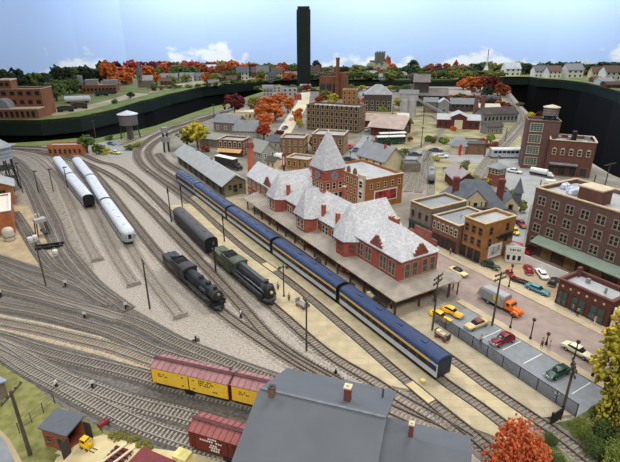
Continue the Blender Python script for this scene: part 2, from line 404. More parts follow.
T('F', 'track under the black steam locomotive', [(20, 150), (60, 158), (85, 166), (100, 180), (110.6, 192.7), (122, 207.7), (138, 229), (161, 257.5), (192, 288), (224, 315), (254.5, 337), (276, 351), (290, 360), (330, 383)], TIEP, BALL, 1.7, single=60, lift=.018)
T('S2', 'stub track under the long silver train', [(40, 150.5), (62, 157), (79, 170.5), (91, 186), (111, 218), (128, 243), (151, 280), (181, 318)], TIES, GRAVEL, 1.5, rail=RAILG)
T('S1', 'stub track under the short silver train', [(26, 151), (46, 156.5), (60, 170), (72.5, 187), (91, 211), (102.5, 233), (116, 258), (135, 287)], TIES, GRAVEL, 1.5, rail=RAILG)
T('S0', 'empty stub track beside the yard lights', [(10, 152), (35, 158), (57, 178), (64.4, 193), (73, 211), (82, 232), (98, 262)], TIES, GRAVEL, 1.5, rail=RAILG)
T('Y1', 'outer curved yard lead bending down to the ladder tracks', [(5, 155), (20, 163), (34, 180), (41, 194), (48, 208), (56, 224), (62, 242), (68, 253), (77, 263.5), (89, 279), (100, 290), (113, 300), (128, 311)], TIEY, CINDER, 1.4)
T('Y1b', 'inner curved yard lead beside the ash hoist', [(12, 163), (26, 180), (34, 196), (42, 214), (50, 232), (58, 248), (66, 262), (80, 277), (98, 293), (113, 303)], TIEY, CINDER, 1.4, lift=.01)
T('Y2', 'track running out of the orange brick engine house', [(14, 213), (20, 222), (28, 235), (35.5, 247), (42.6, 257), (53, 269), (67.4, 278.7), (83.4, 288), (99, 299), (112, 306)], TIEY, CINDER, 1.4)
T('G0', 'old grey track at the cinder edge, farthest of the crossing yard tracks', [(-25, 252), (0, 259), (14, 264), (35.5, 271), (53, 276), (67, 282), (84, 289)], TIEY, CINDER, 1.4, single=40)
T('G1', 'first dark ladder track below the curved leads', [(-25, 265), (0, 272.5), (17.7, 281), (35.5, 289), (53, 297), (71, 303.5), (88.7, 309.5), (110, 316), (133, 322.5), (151, 330.5), (168.7, 340), (186.5, 348), (208, 356.5), (233, 366.5), (265, 378), (300, 390)], TIEC, BALD, 1.6, single=100)
T('G1b', 'short ladder track joining the first below the telegraph pole', [(-25, 283), (0, 289), (35.5, 297), (71, 306.5), (99, 313), (120, 320)], TIEC, BALD, 1.6, single=70, lift=.01)
T('G2', 'dark ladder track above the tan ballast strip', [(-25, 301), (0, 306), (35.5, 312.5), (71, 321), (80, 324), (108, 332), (133, 342.5), (154, 352), (190, 364), (240, 379), (290, 396)], TIEC, BALD, 1.6, single=100, lift=.005)
T('G3', 'yard track on the tan ballast strip', [(-25, 317), (0, 323), (35.5, 330), (71, 338.5), (106.5, 347), (133, 355.5), (151, 362), (200, 375), (250, 391), (290, 404)], TIEC, BALT, 1.9, single=100)
T('G4', 'track under the yellow refrigerator cars', [(-25, 331), (0, 338), (17.7, 343.7), (42.6, 351.7), (71, 359.7), (106.5, 368), (142, 377), (160, 382.5), (186, 389.7), (227, 399), (262, 407), (300, 416.5)], TIEC, BALD, 1.6, single=100)
T('G5', 'track crossing behind the red boxcar', [(-25, 334), (0, 345.5), (17.7, 354), (35.5, 364), (53, 373.5), (71, 382), (97.7, 391.5), (115.5, 398.5), (142, 406.5), (168.7, 413), (190, 418.5), (222, 428)], TIEG, BALD, 1.6, single=100, lift=.008)
T('G6', 'track under the red boxcar beside the grass', [(-25, 338), (0, 350), (17, 362), (35, 373), (60, 386), (80, 397), (97.7, 406), (115.5, 415), (140, 426), (160, 433.5), (190, 443), (225, 454.5), (246, 461)], TIEG, BALD, 1.6, single=100)
T('X1', 'far mainline curving past the grey water tower', [(330, 89), (262, 98), (225, 110), (190, 119), (165, 127), (150, 134), (120, 146), (80, 148), (20, 147)][:7], TIEG, BALL, 1.3, rail=RAILM)
T('X2', 'branch line curving through the coal mine yard', [(372, 172), (398, 156), (412, 150), (436, 139), (441, 128), (437, 120), (428, 116), (412, 117)], TIEG, BALL, 1.3, rail=RAILM)
T('X3', 'mainline running away along the eastern edge of the deck', [(470, 190), (478, 172), (496, 148), (510, 132), (521, 118), (514, 105), (506, 95)], TIEG, BALL, 1.3, rail=RAILM)
T('X4', 'second eastern mainline beside the brick warehouse', [(478, 192), (486, 174), (502, 150), (516, 135), (526, 122)], TIEG, BALL, 1.3, rail=RAILM)
ground('ground_siding_fan', px((396, 192), (404, 178), (420, 158), (428, 149), (434, 150), (434, 178), (432, 196)), -.1, .06, M('siding_pink', (150, 138, 132), .95, .25, .3))
T('X5', 'outermost siding of the fan beyond the hotel', [(398, 190), (405, 178), (417, 163), (427, 150)], TIEG, None, 1.3, rail=RAILM)
T('X7', 'middle siding of the fan beyond the hotel', [(408, 192), (414, 177), (421, 163), (428, 151)], TIEG, None, 1.3, rail=RAILM)
T('X8', 'inner siding of the fan beside the tank car', [(418, 193), (421, 178), (425, 164), (429, 152)], TIEG, None, 1.3, rail=RAILM)
T('X6', 'siding under the black tank car', [(430, 200), (431, 180), (430, 163), (428, 152)], TIEG, BALL, 1.3, rail=RAILM)
# ---- platforms laid flush between the rails
def seg(key, s0, s1, o):
    L_ = TRK[key]; q = offset(L_, o); r = [q[i] for i in range(0, len(L_), 4) if s0 <= sn(L_[i])[0] <= s1]
    return r
def platform(name, left, right, mat, extra_l=(), extra_r=()):
    pts = list(left) + list(right)[::-1]
    return MB().prism([(p[0], p[1]) for p in pts], 0, .45).build(name, mat, kind='structure')
platform('platform_mid', seg('B', -128, -23.5, .95), seg('A', -128, -24.5, -.95), PLATM)
platform('platform_blue', seg('C', -138, -26, .95), seg('B', -140, -22, -.95), PLATM)
platform('platform_grey', seg('D', -136, -39, .95), seg('C', -134, -37, -.95), PLATM)
platform('platform_station', seg('A', -134, -23.4, .95), [SN(-133.5, 54.9), SN(-128, 54.9), SN(-128, 53.55), SN(-57.1, 53.55), SN(-57.1, 58), SN(-49, 58), SN(-49, 54.8), SN(-23.4, 54.7)], PLATW)
MB().prism([(p[0], p[1]) for p in seg('A', -24.5, -20.5, -.6) + seg('A', -24.5, -20.5, .6)[::-1]], .3, .46).build('platform_crossing_infill', PLATM, kind='structure')
rect('sidewalk_lot_end', -22.0, -20.9, 55.2, 63.7, -.1, .25, WALKM)
# ------------------------------------------------------------------ buildings
WME = {}
def window_meshes(w, h, fm, gm, style):
    k = (round(w, 2), round(h, 2), fm.name, gm.name, style)
    if k in WME: return WME[k]
    f = MB(); b = min(.16, w * .14)
    f.box(-w / 2 - b, -w / 2, -.14, .02, -h / 2, h / 2).box(w / 2, w / 2 + b, -.14, .02, -h / 2, h / 2)
    f.box(-w / 2 - b, w / 2 + b, -.14, .02, h / 2, h / 2 + b * 1.3).box(-w / 2 - b * 1.5, w / 2 + b * 1.5, -.2, .02, -h / 2 - b * 1.3, -h / 2)
    if style in ('sash', 'arch'): f.box(-w / 2, w / 2, -.1, .02, -.06, .06)
    if style == 'pair': f.box(-.12, .12, -.12, .02, -h / 2, h / 2).box(-w / 2, w / 2, -.1, .02, -.06, .06)
    if style == 'grid':
        for i in (-1, 0, 1): f.box(i * w / 4 - .04, i * w / 4 + .04, -.1, .02, -h / 2, h / 2)
        for i in (-.5, 0, .5): f.box(-w / 2, w / 2, -.1, .02, i * h / 2 - .04, i * h / 2 + .04)
    if style == 'arch':
        n = 8
        pr = [(w / 2 + b, h / 2)] + [((w / 2 + b) * math.cos(math.pi * i / n), h / 2 + (w / 2 + b) * .8 * math.sin(math.pi * i / n)) for i in range(1, n)] + [(-w / 2 - b, h / 2)]
        f.exy(pr, -.2, .02)
    p = MB().box(-w / 2, w / 2, -.05, .01, -h / 2, h / 2)
    WME[k] = (f.mesh('window_frame', fm), p.mesh('window_pane', gm)); return WME[k]
def win(par, face, u, z, w, h, dims, fm=TRIMT, gm=PANE, style='sash', off=None):
    x0, x1, y0, y1 = dims or (0, 0, 0, 0)
    if face == 'f': loc, r = (u, y0, z), 0
    elif face == 'e': loc, r = (x1, u, z), math.pi / 2
    elif face == 'w': loc, r = (x0, u, z), -math.pi / 2
    elif face == 'b': loc, r = (u, y1, z), math.pi
    else: loc, r = (u[0], u[1], z), face                       # free orientation
    if style == 'plain':
        k = (round(w, 2), round(h, 2), gm.name)
        if k not in WME: WME[k] = MB().box(-w / 2, w / 2, -.07, .02, -h / 2, h / 2).mesh('window', gm)
        return inst('window', WME[k], par, loc, r)
    a, b = window_meshes(w, h, fm, gm, style)
    o = inst('window', a, par, loc, r); inst('pane', b, o); return o
def gable_slabs(m, x0, x1, y0, y1, z, rh, oh=.4, axis='x', t=.22):
    if axis == 'x':
        ym = (y0 + y1) / 2; e = oh * rh / max(.1, (y1 - y0) / 2)
        m.exx([(y0 - oh, z - e), (ym, z + rh), (y1 + oh, z - e), (y1 + oh, z - e + t), (ym, z + rh + t * 1.3), (y0 - oh, z - e + t)], x0 - oh, x1 + oh)
    else:
        xm = (x0 + x1) / 2; e = oh * rh / max(.1, (x1 - x0) / 2)
        m.exy([(x0 - oh, z - e), (xm, z + rh), (x1 + oh, z - e), (x1 + oh, z - e + t), (xm, z + rh + t * 1.3), (x0 - oh, z - e + t)], y0 - oh, y1 + oh)
    return m
def hip(m, x0, x1, y0, y1, z, rh, oh=.4, ridge=None, t=.2, axis=None):
    x0 -= oh; x1 += oh; y0 -= oh; y1 += oh
    w, d = x1 - x0, y1 - y0
    ax = axis or ('x' if w >= d else 'y')
    if ridge is None: ridge = abs(w - d) * (1 if ax == ('x' if w >= d else 'y') else 0)
    cx, cy = (x0 + x1) / 2, (y0 + y1) / 2
    r = [(cx - ridge / 2, cy), (cx + ridge / 2, cy)] if ax == 'x' else [(cx, cy - ridge / 2), (cx, cy + ridge / 2)]
    vs = [(x0, y0, z), (x1, y0, z), (x1, y1, z), (x0, y1, z), (x0, y0, z + t), (x1, y0, z + t), (x1, y1, z + t), (x0, y1, z + t), (*r[0], z + rh), (*r[1], z + rh)]
    fs = [(3, 2, 1, 0), (0, 1, 5, 4), (1, 2, 6, 5), (2, 3, 7, 6), (3, 0, 4, 7)]
    fs += [(4, 5, 9, 8), (5, 6, 9), (6, 7, 8, 9), (7, 4, 8)] if ax == 'x' else [(4, 5, 8), (5, 6, 9, 8), (6, 7, 9), (7, 4, 8, 9)]
    return m.add(vs, fs)
def chimney(par, x, y, z0, z1, w=.7, mat=REDB, capm=None):
    o = MB().box(x - w / 2, x + w / 2, y - w / 2, y + w / 2, z0, z1).build('chimney', mat, par)
    if capm: MB().box(x - w / 2 - .05, x + w / 2 + .05, y - w / 2 - .05, y + w / 2 + .05, z1 - .02, z1 + .12).box(x - .12, x + .12, y - .12, y + .12, z1 + .1, z1 + .3).build('chimney_cap', capm, o)
    return o
def block(name, label, loc, w, d, h, wm, rm, cat='building', rot=ROT, roof='flat', rh=3.0, oh=.4, front=None, end=None, fm=TRIMT, gm=PANE, style='sash', cornice=None, band_z=(), group=None, chim=(), doors=(), near='r', par_h=.7, windows2=None):
    """origin at the near corner of the base; local x runs to -w along the front, y to +d along the end wall"""
    t = thing(name, label, cat, (loc[0], loc[1], 0), rot, group)
    x0, x1 = (-w, 0) if near == 'r' else (0, w)
    D = (x0, x1, 0, d)
    m = MB()
    if roof == 'flat':
        m.box(x0, x1, 0, d, 0, h - par_h)
        for b in ((x0, x1, 0, .3), (x0, x1, d - .3, d), (x0, x0 + .3, .3, d - .3), (x1 - .3, x1, .3, d - .3)): m.box(*b, h - par_h - .01, h)
    elif roof == 'gablex':
        m.exx([(0, 0), (d, 0), (d, h), (d / 2, h + rh), (0, h)], x0, x1)
    elif roof == 'gabley':
        m.exy([(x0, 0), (x1, 0), (x1, h), ((x0 + x1) / 2, h + rh), (x0, h)], 0, d)
    else: m.box(x0, x1, 0, d, 0, h)
    m.build('wall', wm, t)
    r = MB()
    if roof == 'flat': r.box(x0 + .3, x1 - .3, .3, d - .3, h - par_h - .005, h - par_h + .12)
    elif roof == 'gablex': gable_slabs(r, x0, x1, 0, d, h, rh, oh, 'x')
    elif roof == 'gabley': gable_slabs(r, x0, x1, 0, d, h, rh, oh, 'y')
    elif roof == 'hip': hip(r, x0, x1, 0, d, h, rh, oh)
    elif roof == 'shed': r.add([(x0 - oh, -oh, h), (x1 + oh, -oh, h), (x1 + oh, d + oh, h + rh), (x0 - oh, d + oh, h + rh), (x0 - oh, -oh, h + .2), (x1 + oh, -oh, h + .2), (x1 + oh, d + oh, h + rh + .2), (x0 - oh, d + oh, h + rh + .2)], [(3, 2, 1, 0), (4, 5, 6, 7), (0, 1, 5, 4), (1, 2, 6, 5), (2, 3, 7, 6), (3, 0, 4, 7)])
    elif roof == 'round':
        n = 10; r.exx([(-oh, h - .05)] + [(d / 2 - (d / 2 + oh) * math.cos(math.pi * i / n), h + rh * math.sin(math.pi * i / n)) for i in range(n + 1)] + [(d + oh, h - .05)], x0 - oh, x1 + oh)
    r.build('roof', rm, t)
    if cornice:
        MB().box(x0 - .2, x1 + .2, -.25, .35, h, h + .22).box(x1 - .35, x1 + .25, .35, d + .2, h, h + .22).box(x0 - .2, x0 + .3, .35, d + .2, h, h + .22).box(x0 + .3, x1 - .35, d - .3, d + .2, h, h + .22).build('cornice', cornice, t)
    for bz in band_z: MB().box(x0 - .06, x1 + .08, -.1, .02, bz, bz + .2).box(x1 - .02, x1 + .1, -.1, d, bz, bz + .2).build('string_course', cornice or TRIMT, t)
    for spec, face, L_, o in ((front, 'f', w, x0), (end, 'e', d, 0)):
        if not spec: continue
        c, rr, ww, wh, z0, dz = spec[:6]
        for j in range(rr):
            for i in range(c): win(t, face, o + L_ * (i + .5) / c, z0 + j * dz + wh / 2, ww, wh, D, fm, gm, style)
    for (face, u, ww, wh) in doors:
        win(t, face, u, wh / 2 + .03, ww, wh, D, fm, IRON, 'frame').name = 'door'
    for c in chim: chimney(t, *c)
    t['_dims'] = (x0, x1, 0, d)
    return t
# ---- the brick passenger station
st = thing('passenger_station', 'large red brick railway station with pale hip roofs and clock tower beside the blue train', 'station', SN(-57, 53.6), ROT)
def bay(pts, z1, name): return MB().prism(pts, 0, z1).build(name, REDB, st)
MB().box(-14, 0, 0, 9.2, 0, 9).build('main_wall', REDB, st)
MB().box(-21.6, -13.2, .2, 11.5, 0, 8.4).build('cross_wing_wall', REDB, st)
bay([(-20.4, .4), (-18.0, -2.1), (-15.2, -2.1), (-12.9, .4)], 8.0, 'bay_wall')
MB().box(-36, -21, .8, 10, 0, 8.0).build('link_wall', REDB, st)
bay([(-35.6, .6), (-34.6, -2.3), (-30.6, -2.3), (-29.6, -.9), (-29.6, 3), (-35.6, 3)], 7.9, 'turret_wall')
MB().box(-51, -36, .4, 10, 0, 8.2).build('link_wall', REDB, st)
bay([(-51.2, .8), (-49.8, -2), (-46.6, -2), (-45.2, -.6), (-45.2, 3), (-51.2, 3)], 8.0, 'turret_wall')
MB().box(-71, -50.5, 1.2, 9, 0, 7.9).build('west_wing_wall', REDB, st)
r = MB(); hip(r, -14.3, 0, 0, 9.2, 9, 4.2, .35); r.build('roof', SHING, st)
r = MB(); gable_slabs(r, -9.8, -4.8, .1, 5, 9.0, 1.9, .1, 'y'); r.build('dormer_roof', SHING, st)
r = MB(); gable_slabs(r, -6, -.2, 2.2, 7, 9.0, 1.8, .1, 'x'); r.build('dormer_roof', SHING, st)
r = MB(); r.add([(-18.5, -2.6, 7.9), (-14.8, -2.6, 7.9), (-12.2, .2, 8.2), (-12.4, 12, 8.2), (-22.2, 12, 8.2), (-22.2, .2, 8.2), (-18.2, 1.3, 14.3), (-18.2, 11, 14.3)],
              [(0, 1, 6), (1, 2, 6), (2, 3, 7, 6), (3, 4, 7), (4, 5, 6, 7), (5, 0, 6), (5, 4, 3, 2, 1, 0)]); r.build('roof', SHING, st)
r = MB(); gable_slabs(r, -36, -21, .8, 10, 8.0, 4.2, .5, 'x'); r.build('roof', SHING, st)
r = MB(); r.add([(-35.4, -2.8, 7.9), (-30.2, -2.8, 7.9), (-29.0, -1.4, 7.9), (-29.0, 4, 7.9), (-36.0, 4, 7.9), (-36.0, -1.4, 7.9), (-33.6, -.4, 14.0), (-32.4, 2.4, 14.0)], [(0, 1, 6), (1, 2, 7, 6), (2, 3, 7), (3, 4, 7), (4, 5, 6, 7), (5, 0, 6), (5, 4, 3, 2, 1, 0)]); r.build('turret_roof', SHING, st)
r = MB(); gable_slabs(r, -51, -36, .4, 10, 8.2, 4.6, .4, 'x'); r.build('roof', SHING, st)
r = MB(); r.add([(-51.0, -2.5, 7.9), (-46.2, -2.5, 7.9), (-44.6, -.9, 7.9), (-44.6, 10.4, 7.9), (-52.4, 10.4, 7.9), (-52.4, -.9, 7.9), (-48.5, .4, 14.1), (-48.5, 9.4, 14.1)], [(0, 1, 6), (1, 2, 6), (2, 3, 7, 6), (3, 4, 7), (4, 5, 6, 7), (5, 0, 6), (5, 4, 3, 2, 1, 0)]); r.build('turret_roof', SHING, st)
r = MB(); gable_slabs(r, -71, -50.5, 1.2, 9, 7.9, 3.4, .4, 'x'); r.build('roof', SHING, st)
for k in range(6): win(st, 'f', -28.4 + k * 1.1, 7.25, .8, .75, (0, 0, .8, 0), STONE, PANE, 'frame')
# tower
MB().box(-39.2, -33.6, 4.8, 10.4, 0, 17.6).build('tower_wall', REDB, st)
r = MB(); hip(r, -39.2, -33.6, 4.8, 10.4, 17.5, 9.2, .5, 0); r.build('tower_roof', SHING, st)
for z in (16.9, 14.6, 12.0): MB().box(-39.45, -33.35, 4.55, 10.65, z, z + .28).build('tower_band', M('brick_band', (188, 112, 92), .9, .1, 1), st)
for a, b in ((-38.2, 0), (-36.4, 0), (-34.6, 0)): win(st, 'f', a, 13.4, .8, 1.5, (0, 0, 4.8, 0), STONE, PANE)
for a in (5.8, 7.6, 9.4): win(st, 'e', a, 13.4, .8, 1.5, (0, -33.6, 0, 0), STONE, PANE)
for i in range(4): win(st, 'e', 5.6 + i * 1.3, 10.9, .9, 1.3, (0, -33.6, 0, 0), STONE, PANE, 'frame'); 
for i in range(4): win(st, 'f', -38.4 + i * 1.3, 10.9, .9, 1.3, (0, 0, 4.8, 0), STONE, PANE, 'frame')
for p, q, nm in (((-36.4, 4.8, 15.9), (-36.4, 4.5, 15.9), 0), ((-33.6, 7.6, 15.9), (-33.3, 7.6, 15.9), 1)):
    cf = MB().cone(p, q, 1.05, 1.05, 20).build('clock_face', GREYM, st)
    if nm == 0: MB().box(-36.44, -36.36, 4.46, 4.51, 15.9, 16.7).box(-36.4, -35.9, 4.46, 4.51, 15.86, 15.94).build('clock_hands', BLACK, cf)
    else: MB().box(-33.31, -33.26, 7.56, 7.64, 15.9, 16.7).box(-33.31, -33.26, 7.6, 8.1, 15.86, 15.94).build('clock_hands', BLACK, cf)
# windows and stepped gables
for x in (-12.2, -9.6, -5.0, -2.4): win(st, 'f', x, 6.85, 1.7, 2.6, (0, 0, 0, 0), TRIMB, PANEG, 'pair')
for y in (1.5, 3.4, 5.9, 7.8): win(st, 'e', y, 6.85, 1.15, 2.6, (0, 0, 0, 0), TRIMB, PANEG)
for x in (-12, -9.5, -5, -2.5, -27, -38, -41, -44): win(st, 'f', x, 2.1, 1.4, 2.4, (0, 0, 0 if x > -14 else (.8 if x > -30 else .4), 0), STONE, PANE)
for y in (2.2, 6.5): win(st, 'e', y, 2.1, 1.4, 2.4, (0, 0, 0, 0), STONE, PANE)
for x in (-16.6,): win(st, 'f', x, 6.3, 1.5, 2.0, (0, 0, -2.1, 0), REDB, DREDB, 'arch'); win(st, 'f', x, 2.2, 1.5, 2.2, (0, 0, -2.1, 0), STONE, PANE)
ang = math.atan2(2.5, 2.3)
win(st, ang, (-14.05, -.85), 6.3, 1.3, 2.0, None, REDB, DREDB, 'arch'); win(st, ang, (-14.05, -.85), 2.2, 1.3, 2.2, None, STONE, PANE)
for x in (-33.4, -31.8): win(st, 'f', x, 6.0, .9, 2.1, (0, 0, -2.3, 0), STONE, PANE); win(st, 'f', x, 2.2, .9, 2.2, (0, 0, -2.3, 0), STONE, PANE)
win(st, 'e', 1.1, 6.0, 1.2, 2.1, (0, -29.6, 0, 0), STONE, PANE)
for x in (-49.0, -47.4): win(st, 'f', x, 6.0, .9, 2.1, (0, 0, -2, 0), STONE, PANE); win(st, 'f', x, 2.2, .9, 2.2, (0, 0, -2, 0), STONE, PANE)
win(st, 'e', 1.2, 6.0, 1.2, 2.1, (0, -45.2, 0, 0), STONE, PANE)
for x in (-43.6, -42.2, -39.6, -38.2, -27.4, -26.0, -23.4): win(st, 'f', x, 5.6, .9, 1.9, (0, 0, .4 if x < -30 else .8, 0), STONE, PANE)
for i in range(6): win(st, 'f', -69.5 + i * 3.1, 5.9, 1.3, 2.0, (0, 0, 1.2, 0), STONE, PANE, 'pair'); win(st, 'f', -69.5 + i * 3.1, 2.2, 1.3, 2.2, (0, 0, 1.2, 0), STONE, PANE)
def stepped(x, y, face, z, par):
    m = MB()
    for w, a in ((2.2, 0), (1.75, .55), (1.3, 1.1), (.85, 1.65), (.4, 2.2)):
        if face == 'f': m.box(x - w, x + w, y - .15, y + .35, z + a, z + a + .57)
        else: m.box(x - .35, x + .15, y - w, y + w, z + a, z + a + .57)
    m.build('stepped_gable', M('gable_brick', (140, 84, 72), .9, .3, 2), par)
stepped(-7.3, 0, 'f', 8.8, st); stepped(0, 4.7, 'e', 8.8, st); stepped(-57.5, 1.2, 'f', 7.8, st)
for y in (8.9,): MB().box(-8, -.5, y, y + .3, 9, 11).box(-6.5, -2, y, y + .3, 11, 12.2).build('stepped_gable', M('gable_brick'), st)
MB().box(-14.2, -14, .2, 9, 8.6, 9.1).box(-.12, .08, -.08, 9.25, 4.9, 5.15).build('brick_ledge', STONE, st)
for a in ((-9.4, 5.2, 11, 13.9, .9), (-7.8, 5.2, 11, 13.9, .9), (-22.6, 1.4, 7, 11, .8), (-28.4, 1.4, 7, 11.2, .8), (-45.0, 1.2, 8, 11.6, .8), (-52, 2.8, 7, 12.6, .8), (-30.5, 8.5, 8, 13.8, .8)): chimney(st, *a, REDB, STONE)
cm_ = MB(); cm_.add([(-63, -3.9, 3.55), (3.6, -3.9, 3.55), (0, .6, 4.75), (-63, .6, 4.75), (-63, -3.9, 3.75), (3.6, -3.9, 3.75), (0, .6, 4.95), (-63, .6, 4.95)], [(3, 2, 1, 0), (4, 5, 6, 7), (0, 1, 5, 4), (2, 3, 7, 6), (3, 0, 4, 7), (1, 2, 6, 5)])
cm_.add([(3.6, -3.9, 3.55), (3.6, 11, 3.55), (0, 11, 4.75), (0, .6, 4.75), (3.6, -3.9, 3.75), (3.6, 11, 3.75), (0, 11, 4.95), (0, .6, 4.95)], [(3, 2, 1, 0), (4, 5, 6, 7), (0, 1, 5, 4), (1, 2, 6, 5), (2, 3, 7, 6), (3, 0, 4, 7)])
cn = cm_.build('platform_canopy', M('canopy_boards', (160, 152, 142), .9, .14, .6), st)
pm = MB().box(-.14, .14, -.14, .14, .45, 3.6).box(-.1, .1, -.1, 1.2, 3.3, 3.5).mesh('canopy_post', M('post_brown', (84, 60, 54), .8))
for i in range(15): inst('canopy_post', pm, st, (2.8 - i * 4.6, -3.2, 0))
for y in (2.5, 6.5, 10.2): inst('canopy_post', pm, st, (2.9, y, -.2), math.pi / 2)
# round-ended porch at the station's street corner
MB().lathe([(2.8, 3.3), (2.9, 3.35), (2.9, 3.6), (.2, 4.0)], (1.0, 11.2, 0), 20).build('corner_porch_roof', M('canopy_boards'), st)
for a in (-.6, .5, 1.6): MB().tube((1 + 2.4 * math.cos(a), 11.2 + 2.4 * math.sin(a), 0), (1 + 2.4 * math.cos(a), 11.2 + 2.4 * math.sin(a), 3.4), .13).build('porch_post', M('post_brown'), st)
# ---- freight house
fh = block('freight_house', 'long wooden freight house with pale grey gable roof beyond the front of the blue train', SN(-133.8, 49.3), 50, 7.2, 4.6, M('faded_boards', (134, 128, 98), .9, .2, .5), M('freight_roof', (168, 172, 174), .85, .08, .4), roof='gablex', rh=2.3, oh=1.3)
for i in range(8): win(fh, 'f', -46 + i * 6.1, 1.7, 1.8, 2.8, (0, 0, 0, 0), M('board_trim', (110, 104, 80)), M('brown_door', (88, 72, 56)), 'frame').name = 'freight_door'
for y, z, w, h in ((1.9, 2.9, .9, 1.4), (3.6, 2.4, 1.3, 2.2), (5.4, 2.9, .9, 1.4)): win(fh, 'e', y, z, w, h, (0, 0, 0, 0), M('board_trim'), PANE)
for x in (-38, -22): MB().box(x - .3, x + .3, 3.9, 4.5, 6.6, 7.8).build('roof_vent', GREYM, fh)
# ---- smokestack behind the station's west wing
sm = thing('smokestack', 'tall square red brick smokestack behind the west wing of the station', 'chimney', SN(-147, 64.5), ROT)
MB().add([(-1, -1, 0), (1, -1, 0), (1, 1, 0), (-1, 1, 0), (-.75, -.75, 12.4), (.75, -.75, 12.4), (.75, .75, 12.4), (-.75, .75, 12.4)], [(3, 2, 1, 0), (4, 5, 6, 7), (0, 1, 5, 4), (1, 2, 6, 5), (2, 3, 7, 6), (3, 0, 4, 7)]).build('stack', M('stack_brick', (198, 112, 84), .9, .12, 1, kind='brick'), sm)
MB().box(-1.05, 1.05, -1.05, 1.05, 11.6, 12.6).box(-.85, .85, -.85, .85, 12.6, 13.3).build('stack_crown', M('gable_brick'), sm)
# ---- shops along the street
b = block('shop_building', 'grey-brown brick shop with green storefront and slate roof, at the station end of the row', SN(-75.9, 79.6), 7.2, 12, 8.4, GREYB, GREYR, front=(3, 1, .9, 1.7, 4.8, 2.4), cornice=M('tan_trim'), fm=GREYB, style='frame')
for x in (-6, -3.7, -1.4): win(b, 'f', x, 1.6, 1.9, 2.6, (0, 0, 0, 0), M('green_front', (52, 84, 70)), PANE, 'pair').name = 'shopfront'
MB().box(-7.1, -.1, -.3, .05, 3.2, 3.8).build('shop_sign_board', M('green_front'), b)
b = block('shop_building', 'low brown shop with white arched upper windows beside the yellow brick corner block', SN(-67.2, 79.8), 8.0, 12, 7.0, BROWNB, GREYR, cornice=STONE, par_h=.5)
for i in range(6): win(b, 'f', -7.4 + i * 1.36, 5.0, .7, 1.5, (0, 0, 0, 0), STONE, PANE, 'arch')
for i in range(5): win(b, 'f', -7.1 + i * 1.55, 1.5, 1.2, 2.3, (0, 0, 0, 0), M('brown_front', (82, 56, 46)), PANE, 'frame').name = 'shopfront'
MB().box(-7.9, -.1, -.3, .05, 3.0, 3.5).build('shop_sign_board', DREDB, b)
for x, y in ((-4, 5), (-2, 8)): MB().tube((x, y, 6.3), (x, y, 7.6), .12).build('roof_vent', GREYM, b)
b = block('corner_block', 'tall yellow brick corner building with fire balcony and painted billboard on its end wall', SN(-60.9, 80.6), 5.6, 10.2, 9.4, YELB, PALER, front=(3, 2, .9, 1.6, 3.9, 2.7), end=None, cornice=TRIMT, fm=BROWNB, style='sash')
for y in (2.2, 7.6): 
    for z in (4.7, 7.4): win(b, 'e', y, z, .9, 1.6, (0, 0, 0, 0), BROWNB, PANE)
for x in (-4.9, -2.9, -1): win(b, 'f', x, 1.5, 1.3, 2.4, (0, 0, 0, 0), M('brown_front'), PANE, 'frame').name = 'shopfront'
fb = MB().box(0, 1.1, 4.2, 9.4, 5.4, 5.55)
for i in range(14): fb.box(1.02, 1.1, 4.25 + i * .39, 4.31 + i * .39, 5.55, 6.45)
fb.box(1.0, 1.12, 4.2, 9.4, 6.4, 6.5).build('fire_balcony', BLACK, b)
bb = MB().box(.02, .16, 2.3, 6.6, .7, 3.9).build('billboard', WHITE, b)
MB().box(.15, .2, 2.8, 6.1, 1.3, 3.4).build('billboard_panel', M('mural_blue', (108, 128, 168), .8, .6, 1.2, rgb2=(226, 220, 210)), bb)
# white false-front office, white fence
wo = block('lot_office', 'small white false-fronted sales office in the used-car lot', at(521, 264), 3.4, 3, 2.8, WHITE, PALER, rot=ROT + .75, roof='gabley', rh=.7, oh=.15)
MB().box(-3.6, .2, -.2, 0, 2.4, 4.1).build('false_front', WHITE, wo)
for x in (-2.9, -1.7, -.6): win(wo, 'f', x, 1.35, .65, 1.2, (0, 0, 0, 0), WHITE, PANE, 'frame')
m = MB()
for i, (w, x) in enumerate(((.22, -2.75), (.3, -2.25), (.2, -1.8), (.3, -1.3), (.22, -.85))): m.box(x, x + w, -.26, -.18, 3.05, 3.5)
m.build('lettering', IRON, wo)
wf = thing('board_fence', 'white board fence between the used-car lot and the brick warehouse', 'fence', SN(-59.6, 88.5), ROT)
MB().box(0, 16.4, -.05, .05, .12, 2.5).build('fence_boards', WHITE, wf)
pme = MB().box(-.08, .08, .05, .2, .1, 2.0).mesh('fence_post', WHITE)
for i in range(8): inst('fence_post', pme, wf, (i * 2.3 + .1, 0, 0))
# ---- brick warehouse, four storeys
wh_ = block('warehouse', 'four-storey brown brick warehouse with paired windows and a long green awning', SN(-56.2, 91.0), .1, 15, 17.2, DREDB, M('warehouse_roof', (170, 172, 172), .9, .12, .3), near='l') if False else None
WL = at(523.5, 253); W0, WD, WH = 46, 14, ztop(at(526, 253), 187.5)
t = thing('warehouse', 'four-storey brown brick warehouse with paired windows and a long green awning', 'building', WL, ROT - .04)
m = MB().box(0, W0, 0, WD, 0, WH - .9)
for q in ((0, W0, 0, .4), (0, W0, WD - .4, WD), (0, .4, .4, WD - .4), (W0 - .4, W0, .4, WD - .4)): m.box(*q, WH - .91, WH)
m.build('wall', M('warehouse_brick', (104, 80, 74), .9, .14, .6, kind='brick'), t)
MB().box(.4, W0 - .4, .4, WD - .4, WH - .91, WH - .78).build('roof', M('warehouse_roof2', (164, 166, 166), .9, .14, .3), t)
